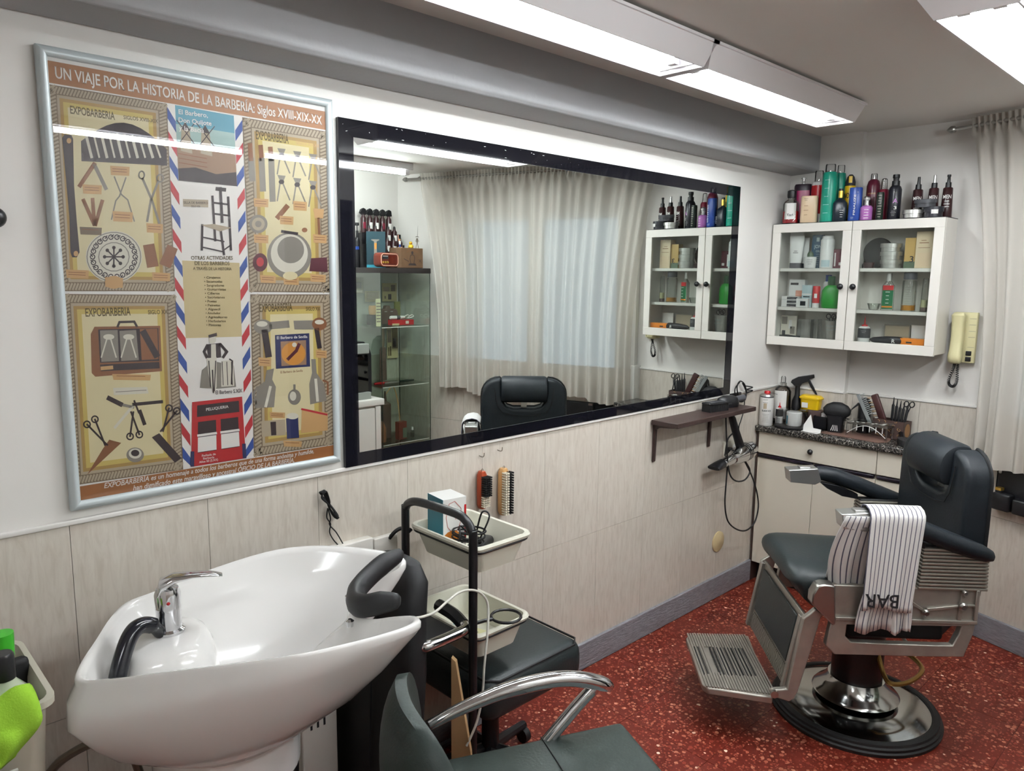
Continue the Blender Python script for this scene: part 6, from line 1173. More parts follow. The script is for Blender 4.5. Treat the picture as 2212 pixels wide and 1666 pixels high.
t_ = vessel2('black_sprayer', 'black rounded trigger sprayer at the back beside the combs', 'spray bottle', .455, 3.335, KT, .030, .175, [('body', 'black_pl', [(0, .95), (.02, 1), (.8, .95), (.94, .8), (1, .5)])]); MB().prism([(-.02, .14), (-.035, .13), (-.062, .105), (-.058, .115), (-.03, .15)], 1, -.006, .006).obj('trigger', MATS['black_pl'], t_, bevel=.002)
r = thing('paddle_brush', 'black flat brush lying at the front right of the worktop', 'brush', (.70, 3.19, KT), .5); MB().loft([(0, .03, .05, 2.4), (.012, .034, .054, 2.4), (.03, .030, .05, 2.4)], 24).obj('head', MATS['black_matt'], r); MB().tube([(0, .045, .02), (.0, .11, .035), (0, .15, .05)], .011, 10).obj('handle', MATS['black_pl'], r)
# ---------------------------------------------------------------- intercom handset on the wall
M('ivory', 'dad3a6', .4); ph = thing('intercom_phone', 'ivory intercom handset with a black curled cord beside the wall cabinet', 'intercom', (.85, YB1-.004, 1.225), 0)
MB().rbox(-.045, .048, -.026, 0, 0, .225, .004).obj('base', MATS['ivory'], ph)
for i, z in enumerate((.07, .115, .142, .17, .197)): MB().box(.018, .044, -.0268, -.0258, z, z+.0012).obj('panel_line', MATS['p_grey'], ph)
for z in (.008, .034): MB().rbox(.014, .036, -.031, -.025, z, z+.02, .002).obj('button', MATS['black_pl'], ph)
mb = MB(); vs = []
for z, y, rx, ry in ((-.004, -.05, .018, .012), (.004, -.054, .026, .022), (.03, -.055, .028, .026), (.06, -.050, .025, .022), (.12, -.046, .0245, .02), (.18, -.050, .025, .022), (.212, -.054, .027, .024), (.224, -.05, .02, .014)):
    for j in range(20): a_ = 6.2832*(j+.5)/20; ca, sa = math.cos(a_), math.sin(a_); vs.append((-.02+rx*math.copysign(abs(ca)**.6, ca), y+ry*math.copysign(abs(sa)**.6, sa), z))
mb.add(vs, [(i*20+j, i*20+(j+1) % 20, (i+1)*20+(j+1) % 20, (i+1)*20+j) for i in range(7) for j in range(20)]+[tuple(range(20))[::-1], tuple(range(140, 160))]).obj('handset', MATS['ivory'], ph, 50)
ctr = bez([(-.02, -.05, -.004), (-.025, -.045, -.03), (-.04, -.04, -.08), (-.035, -.038, -.105), (-.018, -.036, -.108), (-.008, -.036, -.08), (-.012, -.034, -.03), (-.014, -.024, .004)], 6)
hx = []; tot = len(ctr)-1
for i in range(360):
    f = i/359*tot; k = min(int(f), tot-1); c_ = ctr[k].lerp(ctr[k+1], f-k); d_ = (ctr[k+1]-ctr[k]).normalized(); n1 = Vector((0, 1, 0)).cross(d_).normalized(); a_ = i*.72; hx.append(c_+(n1*math.cos(a_)+Vector((0, 1, 0))*math.sin(a_))*.0055)
MB().tube(hx, .0016, 5).obj('curled_cord', MATS['black_pl'], ph, 60)
# ---------------------------------------------------------------- tool pouch under the window
tp_ = thing('tool_pouch', 'black plastic wall holder with clipper pockets below the curtain hem', 'tool holder', WO+WD*.075+WN*.004, wq)
MB().rbox(.02, .38, -.010, 0, .61, .79, .009, 3).obj('back_plate', MATS['black_pl'], tp_); MB().lathe([(.007, 0), (.007, .004), (0, .005)], 14).xf(Matrix.Translation((.035, -.010, .775)) @ Matrix.Rotation(math.pi/2, 4, 'X')).obj('screw_cap', MATS['silver'], tp_)
for i in range(4): MB().rbox(.03+i*.085, .105+i*.085, -.05, -.008, .615, .69-.01*(i % 2), .008, 3).obj('pocket', MATS['black_pl'], tp_)
tr_ = thing('hair_trimmer', 'black hair trimmer standing in the wall holder pocket', 'clipper', WO+WD*.075+WN*.004, wq); MB().loft([(.66, .018, .015, 3, .19, -.03), (.75, .021, .017, 3, .19, -.03), (.775, .018, .014, 3, .19, -.03)], 18).obj('body', MATS['black_pl'], tr_); MB().box(.176, .204, -.042, -.022, .775, .788).obj('blade', MATS['steel'], tr_)
sh_ = thing('detail_shaver', 'small shaver with a gold head in the leftmost pocket of the wall holder', 'clipper', WO+WD*.075+WN*.004, wq); MB().loft([(.63, .013, .012, 3, .05, -.03), (.70, .015, .013, 3, .05, -.03)], 16).obj('body', MATS['black_matt'], sh_); MB().box(.038, .062, -.042, -.018, .70, .712).obj('gold_head', MATS['gold'], sh_)
# ---------------------------------------------------------------- shelf under the mirror
M('wenge', '3a2a27', .4, nz=.15, nscale=40)
sf = thing('wall_shelf', 'narrow dark wood shelf on two tapered brackets under the mirror', 'shelf', (0, 0, 0)); MB().rbox(.0065, .140, 2.195, 2.852, .966, .986, .0015, 1).obj('board', MATS['wenge'], sf)
for y in (2.225, 2.665):
    MB().prism([(.001, .966), (.11, .966), (.11, .960), (.03, .952), (.014, .94), (.010, .80), (.006, .795), (.001, .80)], 1, y-.009, y+.009).obj('bracket', MATS['wenge'], sf, bevel=.002)
r = thing('bristle_brush', 'rectangular black bristle brush lying on the dark shelf', 'brush', (.070, 2.60, .9865), math.radians(80))
MB().rbox(-.065, .065, -.026, .026, .030, .042, .005).obj('wood_back', MATS['black_pl'], r); MB().rbox(-.05, .05, -.018, .018, .0415, .0445, .001).obj('grip_plate', MATS['tin_dk'], r)
for i in range(18):
    MB().box(-.062+i*.0071, -.062+i*.0071+.0052, -.024, .024, 0, .031).obj('bristle_row', MATS['black_matt'], r)
r = thing('hand_dryer_brush', 'black round-headed brush with grey handle end beside the bristle brush', 'brush', (.055, 2.735, .9865), math.radians(70)); MB().loft([(0, .06, .022, 2.2), (.02, .065, .026, 2.2), (.045, .055, .022, 2.2), (.055, .03, .012, 2)], 24).obj('head', MATS['black_pl'], r, 50); MB().tube([(.05, 0, .035), (.095, 0, .04)], [.014, .016], 14).obj('handle', MATS['tin_dk'], r)
# black clip strip with coiled cable above the shelf end
r = thing('cable_clip', 'black wall clip with a looped black cable above the right end of the shelf', 'cable', (0, 0, 0)); MB().rbox(-.002, .014, 2.835, 2.935, 1.006, 1.034, .003).obj('clip', MATS['black_pl'], r)
def wpath(pts, X=.03, n=6): return bez([atX(x, y, X) if not isinstance(X, list) else atX(x, y, X[i]) for i, (x, y) in enumerate(pts)], n)
MB().tube(wpath([(1598, 826), (1588, 840), (1590, 862), (1604, 868), (1612, 850), (1608, 830), (1598, 824), (1592, 838), (1597, 860), (1608, 866), (1612, 848), (1604, 828)], .02), .0032, 6).obj('loop', MATS['black_matt'], r, 60)
MB().tube(wpath([(1610, 834), (1626, 837), (1612, 842), (1626, 844), (1610, 852), (1608, 872), (1606, 890), (1600, 910), (1596, 925), (1597, 965)], .025), .003, 6).obj('tail', MATS['black_matt'], r, 60)
# wall socket and hair dryer
sk = thing('wall_socket', 'cream double wall socket on the tiles behind the hair dryer', 'socket', (0, 0, 0)); MB().rbox(-.001, .012, 2.80, 2.935, .705, .80, .004).obj('plate', M('socket_cream', 'd9d2c2', .4), sk)
MB().lathe([(.022, 0), (.022, .002), (0, .002)], 20).xf(Matrix.Translation((.012, 2.90, .755)) @ Matrix.Rotation(math.pi/2, 4, 'Y')).obj('outlet', MATS['label_w'], sk); MB().lathe([(.02, 0), (.02, .02), (.012, .035), (.006, .05)], 18).xf(Matrix.Translation((.012, 2.835, .75)) @ Matrix.Rotation(math.pi/2, 4, 'Y')).obj('plug', MATS['black_pl'], sk)
hd = thing('hair_dryer', 'chrome and black hair dryer hanging upside down under the shelf', 'hair dryer', (0, 0, 0))
A, B_ = atX(1560, 1002, .075), atX(1625, 968, .075); ax = (B_-A).normalized(); rotm = ax.to_track_quat('Z', 'Y').to_matrix().to_4x4(); rotm.translation = A; LN = (B_-A).length
MB().lathe([(.0, .0), (.020, .0), (.024, .01), (.026, LN*.35)], 28).xf(rotm).obj('barrel', MATS['chrome'], hd); MB().lathe([(.030, LN*.32), (.038, LN*.42), (.044, LN*.62), (.044, LN*.85), (.036, LN*.97), (0, LN)], 32).xf(rotm).obj('motor_housing', MATS['chrome'], hd)
for i in range(3): MB().lathe([(.0445, LN*.66+i*.014), (.0452, LN*.66+i*.014+.003), (.0445, LN*.66+i*.014+.006)], 32, cap=False).xf(rotm).obj('band', MATS['black_pl'], hd)
nz_ = rotm @ Matrix.Translation((0, 0, -.055)); MB().loft([(-.022, .030, .008, 3), (-.018, .032, .010, 3), (.02, .027, .02, 2.4), (.056, .023, .023, 2)], 24).xf(nz_).obj('nozzle', MATS['black_pl'], hd)
hp = [atX(1600, 968, .07), atX(1590, 935, .065), atX(1582, 905, .06), atX(1577, 890, .058)]
hn = MB().tube(hp, [.022, .019, .017, .011], 16).obj('handle', MATS['black_pl'], hd, 60); MB().tube(wpath([(1577, 892), (1574, 880), (1578, 872), (1582, 880), (1580, 894)], .058), .003, 6).obj('hanging_loop', MATS['black_matt'], hd, 60)
dc = MB().tube(wpath([(1580, 872), (1570, 878), (1568, 900), (1570, 960), (1572, 1000), (1578, 1028), (1592, 1040), (1610, 1036), (1620, 1018), (1612, 1000), (1600, 982), (1585, 974), (1574, 968)], .095), .0038, 7).obj('cord', MATS['black_matt'], hd, 60)
MB().tube(wpath([(1572, 1000), (1568, 1050), (1566, 1090), (1572, 1125), (1590, 1143), (1612, 1146), (1630, 1128), (1638, 1095), (1634, 1060), (1622, 1024), (1606, 992)], .085), .0038, 7).obj('hanging_cord', MATS['black_matt'], hd, 60)
MB().tube(wpath([(1566, 985), (1572, 950), (1584, 935), (1590, 928)], .06), .0035, 7).obj('upper_cord', MATS['black_matt'], hd, 60)
# ---------------------------------------------------------------- hooks and clothes brushes
M('wood_red', '9c3f22', .35); M('wood_pale', 'c99a63', .4); M('bristle_pale', 'e0d8c4', .8)
for i, (y, z, lab) in enumerate(((1.222, .985, 'small wire hook on the tiles, the left one of two'), (1.306, .992, 'small wire hook on the tiles, the right one of two'))):
    tag(MB().tube(bez([(-.001, y, z), (.012, y, z-.002), (.018, y+.004, z), (.019, y+.005, z+.012)], 4), .0016, 6).obj('wall_hook', MATS['pipe_metal'], None), lab, 'hook', 'wire wall hooks')
def cbrush(name, label, y, z0, z1, wood, w_, dark, rows):
    r = thing(name, label, 'brush', (.0, y, z0), 0); h_ = z1-z0
    MB().loft([(0, .013, w_*.6, 2.4), (.012, .015, w_*.95, 2.6), (h_*.5, .015, w_, 2.8), (h_-.012, .015, w_*.92, 2.6), (h_, .013, w_*.55, 2.4)], 24).xf(Matrix.Translation((.018, 0, 0))).obj('wood_back', MATS[wood], r, 50)
    MB().tube([(.02, .004*math.cos(a_*.785), h_+.004+.005*math.sin(a_*.785)) for a_ in range(8)], .0012, 5, closed=True).obj('eyelet', MATS['pipe_metal'], r)
    return r, h_
r, h_ = cbrush('clothes_brush', 'red-brown wooden brush with black and pale bristles hanging under the mirror', 1.218, .805, .935, 'wood_red', .017, True, 12)
for i in range(14):
    z = .012+i*.0078
    for k in range(4): MB().loft([(0, .0028, .0028, 2), (.024 if z > .05 else .014, .0034, .0034, 2)], 7).xf(Matrix.Translation((.031, -.0115+k*.0077, z)) @ Matrix.Rotation(math.pi/2, 4, 'Y')).obj('tuft', MATS['black_matt' if z > .05 else 'bristle_pale'], r)
r, h_ = cbrush('clothes_brush', 'pale wooden clothes brush with white and black bristle rows hanging beside the red one', 1.318, .762, .928, 'wood_pale', .02, False, 16)
for i in range(17):
    z = .010+i*.009
    for k in range(4): MB().loft([(0, .003, .003, 2), (.022, .0036, .0036, 2)], 7).xf(Matrix.Translation((.031, -.0165+k*.0105, z)) @ Matrix.Rotation(math.pi/2, 4, 'Y')).obj('tuft', MATS['bristle_pale' if k < 2 else 'black_matt'], r)
# ---------------------------------------------------------------- bundled cable and adaptor on the wall above the basin
bc2 = thing('bundled_cable', 'tied bundle of black cable hanging on the tiles above the basin', 'cable', (0, 0, 0))
for k in range(5):
    o_ = k*2.2; MB().tube(wpath([(690+o_*1.3, 1064), (697+o_, 1060+abs(k-2)*1.5), (705+o_*.8, 1082), (711+o_*.2, 1098), (718+o_*.6, 1112), (725+o_*.8, 1121-abs(k-2)), (730-o_*.3, 1114), (716-o_*.2, 1094), (700-o_*.6, 1076), (690+o_*1.3, 1064)], .012+.0015*k, 5), .0022, 6).obj('coil', MATS['black_matt'], bc2, 60)
MB().tube(wpath([(708, 1098), (706, 1118), (714, 1132), (712, 1150), (720, 1166), (732, 1180), (736, 1190)], .012), .002, 6).obj('lead', MATS['black_matt'], bc2, 60); MB().tube(wpath([(709, 1100), (714, 1120), (712, 1134), (726, 1150), (738, 1170), (746, 1185), (748, 1192)], .014), .002, 6).obj('lead', MATS['black_matt'], bc2, 60)
ps = thing('power_strip', 'white power strip on the wall behind the far rim of the basin', 'socket', (0, 0, 0)); MB().rbox(-.001, .03, .60, .775, .742, .812, .004).obj('case', MATS['white_lam'], ps); MB().rbox(-.001, .02, .785, .87, .745, .800, .004).obj('adaptor', MATS['white_lam'], ps)
MB().tube(bez([(.018, .84, .79), (.03, .855, .812), (.035, .875, .818), (.03, .9, .80), (.02, .905, .76)], 5), .006, 8).obj('plug_lead', MATS['black_matt'], ps, 60)
# ---------------------------------------------------------------- glass display case (seen in the mirror)
M('case_dark', '2a2322', .4); DX0, DX1, DY0, DY1 = 2.285, 2.655, 2.365, 2.765
ds = thing('display_case', 'tall glass display cabinet with dark top and base in the corner, seen in the mirror', 'display cabinet', (0, 0, 0))
MB().rbox(DX0-.005, DX1, DY0-.005, DY1+.005, 1.60, 1.635, .003).obj('top_board', MATS['case_dark'], ds); MB().rbox(DX0-.005, DX1, DY0-.005, DY1+.005, 0, .05, .003).obj('base_board', MATS['case_dark'], ds)
for nm, b_ in (('front_door', (DX0, DX0+.004, DY0, DY1, .05, 1.60)), ('side_pane', (DX0+.006, DX1, DY0, DY0+.004, .05, 1.60)), ('side_pane', (DX0+.006, DX1, DY1-.004, DY1, .05, 1.60)), ('back_pane', (DX1-.004, DX1, DY0+.004, DY1-.004, .05, 1.60))):
    MB().box(*b_).obj(nm, MATS['green_pane'], ds, 0)
M('glass_edge', '2c3a33', .2)
for x, y in ((DX0, DY0), (DX0, DY1), (DX1-.004, DY0), (DX1-.004, DY1)): MB().box(x, x+.004, y-.0015, y+.0015, .05, 1.60).obj('edge_strip', MATS['glass_edge'], ds)
for z in (.45, .845, 1.245):
    s_ = MB().box(DX0+.012, DX1-.008, DY0+.006, DY1-.006, z-.005, z).obj('glass_shelf', MATS['green_pane'], ds, 0); MB().box(DX0+.010, DX0+.012, DY0+.006, DY1-.006, z-.005, z).obj('shelf_edge', MATS['label_w'], s_, 0)
ZC = 1.6355
# on top of the case
tc_ = thing('trimmer_carton', 'dark teal carton printed with a trimmer on top of the display cabinet', 'carton', (2.425, 2.425, ZC), .6)
M('teal_dark', '24424b', .4); MB().box(-.03, .03, -.062, .062, 0, .235).obj('box', MATS['teal_dark'], tc_, 0); MB().box(-.0308, -.030, -.062, .062, 0, .018).obj('foot_band', MATS['sky_band'] if 'sky_band' in MATS else M('sky_band', '3f9fb4', .4), tc_, 0)
MB().prism([(-.012, .17), (-.03, .178), (-.03, .184), (.022, .184), (.022, .178), (.005, .17), (.008, .03), (-.014, .03)], 0, -.0312, -.0304).obj('trimmer_print', MATS['p_grey'], tc_, 0); MB().prism([(-.008, .12), (.004, .12), (.006, .16), (-.010, .16)], 0, -.0318, -.0312).obj('gold_print', MATS['p_orange'], tc_, 0)
rd = thing('retro_radio', 'small red-brown retro radio with pale trim on the display cabinet', 'radio', (2.315, 2.432, ZC), -.15)
M('radio_red', '6b2413', .3); M('radio_trim', 'd9a58c', .35); M('radio_dark', '5a1a10', .4)
def rr_prof(hw, hh, r_, zc, m_=6):
    out = []
    for cx, cz, a0 in ((hw-r_, hh-r_, 0), (-hw+r_, hh-r_, 90), (-hw+r_, -hh+r_, 180), (hw-r_, -hh+r_, 270)):
        for i in range(m_): a_ = math.radians(a0+90*i/(m_-1)); out.append((cx+r_*math.cos(a_), zc+cz+r_*math.sin(a_)))
    return out
MB().prism(rr_prof(.082, .046, .026, .05), 0, -.03, .035).obj('case', MATS['radio_red'], rd, bevel=.003)
MB().tube([(-.0305, y, z) for y, z in rr_prof(.074, .038, .022, .05)], .0035, 6, closed=True).obj('trim', MATS['radio_trim'], rd)
MB().box(-.0325, -.030, -.065, -.015, .055, .078).obj('dial', MATS['ink'], rd, 0); MB().box(-.0335, -.0325, -.062, -.018, .072, .075).obj('dial_scale', MATS['label_w'], rd, 0); MB().box(-.0322, -.030, -.006, .055, .022, .080).obj('grille', MATS['radio_dark'], rd, 0)
for i in range(9): MB().box(-.0345, -.032, -.002+i*.0065, .0005+i*.0065, .024, .078).obj('grille_bar', MATS['radio_red'], rd, 0)
for y in (-.06, -.04, -.02): MB().lathe([(.008, 0), (.007, .006), (0, .007)], 12).xf(Matrix.Translation((-.03, y, .034)) @ Matrix.Rotation(-math.pi/2, 4, 'Y')).obj('knob', MATS['gold'], rd)
wb = thing('wooden_barber_box', 'brown wooden box printed with a barber on the display cabinet', 'box', (2.405, 2.672, ZC), .0)
M('old_wood', '80634a', .6, nz=.12, nscale=10); MB().rbox(-.045, .045, -.125, .092, 0, .135, .002, 1).obj('box', MATS['old_wood'], wb); MB().box(-.0465, -.045, -.088, .088, .004, .131).obj('front_panel', M('panel_wood', '75583f', .6, nz=.1, nscale=30), wb, 0)
def yzp(mb, pts, x, w_=.002): strip(mb, pts, w_, x)
a_ = MB(); yzp(a_, [(.012, .03), (.02, .06), (.016, .085), (.0, .09), (-.016, .085), (-.02, .06), (-.012, .03), (.012, .03)], -.047, .004); a_.add([(-.0472, .009*math.cos(i*.524), .103+.011*math.sin(i*.524)) for i in range(12)], [tuple(range(12))]); a_.add([(-.0472, -.035, .018), (-.0472, .035, .018), (-.0472, .025, .032), (-.0472, -.025, .032)], [(0, 1, 2, 3)]); yzp(a_, [(-.07, .062), (-.03, .045)], -.047, .004); yzp(a_, [(.055, .06), (.075, .04)], -.047, .003); yzp(a_, [(.055, .04), (.075, .06)], -.047, .003)
a_.obj('barber_print', MATS['p_dark'], wb, 0)
a_ = MB()
for i in range(12): t = -.9+1.8*i/11; yzp(a_, [(.055*math.sin(t)-.003, .088+.026*math.cos(t)), (.055*math.sin(t)+.003, .098+.026*math.cos(t))], -.047, .0025)
a_.obj('arched_print', MATS['p_wood'], wb, 0)['kind'] = 'stuff'
dk = thing('toy_duck', 'yellow toy duck sitting on the wooden box, seen in the mirror', 'toy', (2.40, 2.69, ZC+.1355), 0); M('duck_y', 'e8c53a', .35)
MB().loft([(0, .016, .014, 2), (.006, .020, .018, 2), (.018, .019, .016, 2, 0, .002), (.024, .010, .010, 2, 0, .0)], 18).obj('body', MATS['duck_y'], dk, 60); MB().sphere((0, 0, .034), .012).obj('head', MATS['duck_y'], dk, 60); MB().loft([(0, .004, .005, 2), (.009, .003, .004, 2)], 10).xf(Matrix.Translation((-.010, -.004, .033)) @ Matrix.Rotation(-math.pi/2, 4, 'Y')).obj('beak', MATS['orange'], dk, 60)
fg = thing('wire_figurine', 'thin metal knight figurine with a raised lance on the wooden box', 'figurine', (2.40, 2.745, ZC+.1355), 0)
for s in (-1, 1): MB().tube([(0, s*.012, 0), (0, s*.006, .022), (0, 0, .042)], .0018, 6).obj('leg', MATS['pipe_metal'], fg); MB().tube([(0, 0, .06), (0, s*.014, .052), (0, s*.010, .044)], .0015, 6).obj('arm', MATS['pipe_metal'], fg)
MB().loft([(.040, .004, .005, 2), (.052, .005, .006, 2), (.066, .006, .008, 2), (.07, .002, .002, 2)], 10).obj('torso', MATS['pipe_metal'], fg); MB().lathe([(.013, .077), (.013, .079), (.005, .082), (0, .084)], 14).obj('hat', MATS['pipe_metal'], fg); MB().tube([(0, .003, .084), (0, .008, .155)], [.002, .0006], 6).obj('lance', MATS['steel'], fg)
pf = thing('barber_figurine', 'small figurine in a white shirt and blue trousers on the wooden box', 'figurine', (2.40, 2.60, ZC+.1355), 0)
MB().loft([(0, .010, .014, 4), (.005, .010, .014, 4)], 12).obj('stand', MATS['p_rope'], pf)
for s in (-1, 1): MB().tube([(0, s*.004, .005), (0, s*.0035, .024)], .0032, 8).obj('leg', MATS['blue'], pf)
MB().loft([(.022, .005, .007, 2), (.04, .006, .009, 2), (.047, .003, .004, 2)], 12).obj('shirt', MATS['label_w'], pf); MB().sphere((0, 0, .053), .006).obj('head', MATS['wood_pale'], pf); MB().tube([(0, -.009, .042), (0, -.012, .06), (0, -.013, .085)], .0028, 6).obj('raised_pole', MATS['pinkw'], pf)
# stepped rack of dark bottles
GR = 'dark bottles on the stepped rack'
pro = None; k = 0
for row, (z, x, h_, n_, dy) in enumerate(((.235, 2.615, .14, 5, .052), (.16, 2.572, .125, 5, .052), (.085, 2.529, .125, 5, .052), (0, 2.487, .125, 5, .052))):
    for i in range(n_):
        y = 2.452+i*dy+row*.016
        b0 = thing('rack_bottle', ('leftmost', 'second from left', 'middle', 'second from right', 'rightmost')[i]+(' dark trigger bottle in the back row of the stepped rack', ' dark bottle in the second row from the back of the rack', ' dark bottle in the third row from the back of the rack', ' dark bottle in the front row of the stepped rack')[row], 'bottle', (x, y, ZC+.002+z), 0, GR)
        MB().loft([(0, .020, .020, 2.4), (h_*.7, .019, .019, 2.2), (h_*.8, .010, .010, 2), (h_*.86, .010, .010, 2)], 14).obj('body', MATS['brownblk'], b0, 50)
        if row == 0: MB().prism([(-.03, h_*.93), (-.02, h_*1.1), (.0, h_*1.18), (.018, h_*1.12), (.022, h_*.86), (-.008, h_*.84)], 0, -.010, .010).obj('trigger_head', MATS['black_pl'], b0, bevel=.003)
        else: MB().lathe([(.009, h_*.86), (.009, h_*.94), (.004, h_), (0, h_)], 12).obj('cap', MATS['black_pl'], b0)
        MB().sheet([[(-.0205*math.cos(a_), .0205*math.sin(a_), h_*f) for a_ in (-.6, -.3, 0, .3, .6)] for f in (.2, .5)]).obj('label', MATS['label_w' if (i+row) % 3 else 'burg2'], b0, 0)
rk = thing('bottle_rack', 'stepped black rack holding rows of dark bottles on the display cabinet', 'rack', (0, 0, ZC), 0)
for z, x in ((.235, 2.615), (.16, 2.572), (.085, 2.529)): MB().box(x-.023, x+.0215, 2.425, 2.745, 0, z).obj('step', MATS['black_pl'], rk)
t_ = vessel2('pump_bottle', 'black pump bottle with a blue base standing left of the teal carton', 'bottle', 2.60, 2.392, ZC, .018, .30, [('body', 'black_pl', [(.0, 1), (.58, 1), (.66, .8), (.68, .5)]), ('collar', 'black_pl', [(.68, .5), (.82, .45)]), ('pump', 'black_pl', [(.82, .2), (.93, .2), (.94, .8), (1, .7)])]); wrap_label(t_, 'blue', .4, .47, -2, 2)
# inside the case
def wallsheet(name, label, x, y0, y1, z0, z1, mat, marks=(), side='back'):
    r = thing(name, label, 'paper', (0, 0, 0)); 
    if side == 'back':
        MB().box(x, x+.001, y0, y1, z0, z1).obj('sheet', MATS[mat], r, 0)
        for u0, u1, v0, v1, m_ in marks: MB().box(x-.0006, x, y0+(y1-y0)*u0, y0+(y1-y0)*u1, z0+(z1-z0)*v0, z0+(z1-z0)*v1).obj('print', MATS[m_], r, 0)
    else:
        MB().box(y0, y1, x, x+.001, z0, z1).obj('sheet', MATS[mat], r, 0)
        for u0, u1, v0, v1, m_ in marks: MB().box(y0+(y1-y0)*u0, y0+(y1-y0)*u1, x-.0006, x, z0+(z1-z0)*v0, z0+(z1-z0)*v1).obj('print', MATS[m_], r, 0)
XB = DX1-.006; M('old_paper', 'c2b68a', .8); M('old_photo', '8b8a74', .7); M('olive_book', '6f7038', .6)
ln5 = tuple((.1, .9, .15+i*.11, .2+i*.11, 'p_rope_d') for i in range(7))
wallsheet('old_photograph', 'yellowed old photograph on the back of the display cabinet', XB, 2.385, 2.465, 1.46, 1.57, 'old_photo', ((.2, .8, .3, .7, 'p_dark'), (.1, .9, .05, .2, 'p_light')))
wallsheet('newspaper_clipping', 'wide yellowed clipping in the upper display cabinet', XB, 2.475, 2.60, 1.40, 1.475, 'old_paper', ln5); wallsheet('illustrated_sheet', 'old sheet with small drawings at the right of the display cabinet', XB, 2.62, 2.745, 1.40, 1.53, 'old_paper', ((.4, .62, .1, .4, 'p_dark'), (.15, .25, .15, .3, 'p_rope_d'), (.6, .9, .55, .9, 'p_rope_d'), (.1, .5, .55, .8, 'p_rope')))
wallsheet('long_note', 'long pale paper strip standing at the left of the upper shelf', DX0+.10, 2.39, 2.43, 1.246, 1.43, 'yellow_paper', ln5); wallsheet('poster_clipping', 'old advertisement with a portrait on the middle level of the display cabinet', XB, 2.655, 2.75, .99, 1.22, 'old_paper', ((.45, .98, .3, .98, 'p_olive'), (.55, .85, .35, .62, 'p_light'), (.05, .4, .5, .9, 'p_rope_d'), (.1, .2, .08, .35, 'p_olive'), (.25, .38, .08, .38, 'p_olive')))
cp = thing('wooden_clamp_bag', 'old brown leather satchel-shaped case on the upper display shelf', 'case', (2.57, 2.60, 1.246), 0); M('old_leather', '5d4a40', .6, nz=.2, nscale=20)
MB().prism([(-.08, 0), (.08, 0), (.085, .08), (.07, .105), (.025, .108), (.018, .13), (-.012, .13), (-.02, .108), (-.07, .102), (-.085, .08)], 0, -.02, .02).obj('body', MATS['old_leather'], cp, bevel=.004)
for y in (-.03, .02): MB().box(-.022, -.02, y, y+.02, .085, .09).obj('buckle', MATS['silver'], cp)
ob = tag(MB().box(2.60, 2.615, 2.695, 2.74, 1.246, 1.40).obj('olive_book', MATS['olive_book'], None, 0), 'slim olive green book standing upright on the upper display shelf', 'book')
rb_ = thing('red_box', 'flat red box with a white emblem on the upper display shelf', 'box', (2.44, 2.63, 1.246), .1); MB().box(-.03, .03, -.085, .085, 0, .036).obj('box', MATS['red'], rb_, 0); MB().box(-.031, -.03, .02, .045, .008, .028).obj('emblem', MATS['p_light'], rb_, 0); MB().box(-.031, -.03, -.085, -.03, 0, .012).obj('pale_band', MATS['p_sand'], rb_, 0)
cl2 = thing('white_clipper', 'white electric clipper with its white cord on the red box', 'clipper', (2.44, 2.62, 1.2835), 0)
MB().loft([(-.06, .010, .010, 2), (-.05, .014, .013, 2), (.03, .013, .012, 2), (.06, .009, .009, 2)], 16).xf(Matrix.Translation((0, -.02, .014)) @ Matrix.Rotation(-math.pi/2, 4, 'X')).obj('body', MATS['label_w'], cl2, 60); MB().lathe([(.0142, -.01), (.0142, .018)], 16, cap=False).xf(Matrix.Translation((0, -.02, .014)) @ Matrix.Rotation(-math.pi/2, 4, 'X')).obj('ring', MATS['tin_dk'], cl2)
MB().tube(bez([(0, .035, .014), (-.005, .06, .03), (0, .08, .02), (-.01, .06, .008), (0, .10, .012), (-.005, .115, .02), (0, .10, .028), (0, .07, .012)], 6), .003, 6).obj('cord', MATS['label_w'], cl2, 60)
bk2 = tag(MB().rbox(2.52, 2.58, 2.44, 2.51, 1.246, 1.315, .004).obj('black_camera_box', MATS['black_pl'], None), 'small black case on the upper display shelf', 'case'); t_ = vessel2('wooden_pot', 'turned brown wooden pot behind the long paper strip', 'pot', 2.55, 2.475, 1.3155, .030, .062, [('pot', 'wood_pale', [(0, .9), (.2, 1), (.8, 1), (1, .9)])])
rs = thing('razor_strop', 'long brown leather strop hanging on the middle level of the display cabinet', 'strop', (2.585, 2.575, .846), 0)
MB().loft([(.0, .006, .030, 4), (.22, .006, .026, 4), (.235, .006, .02, 4)], 16).obj('strap', MATS['old_leather'], rs); MB().loft([(.235, .010, .010, 2), (.26, .012, .014, 2), (.33, .012, .016, 2), (.37, .008, .010, 2), (.38, .004, .005, 2)], 14).obj('handle', MATS['p_rope_d'], rs, 60)
for i, (y, x, m_, lab) in enumerate(((2.45, 2.42, 'red', 'red-handled tool lying on the middle display shelf'), (2.52, 2.40, 'steel', 'steel scissors lying on the middle display shelf'), (2.66, 2.42, 'dkgreen', 'dark razor lying at the right of the middle display shelf'))):
    tag(MB().loft([(-.06, .004, .006, 2), (0, .007, .010, 2), (.06, .006, .008, 2)], 12).xf(Matrix.Translation((x, y, .853)) @ Matrix.Rotation(math.pi/2-.0, 4, 'X') @ Matrix.Rotation(0, 4, 'Y')).obj('antique_tool', MATS[m_], None, 60), lab, 'tool')
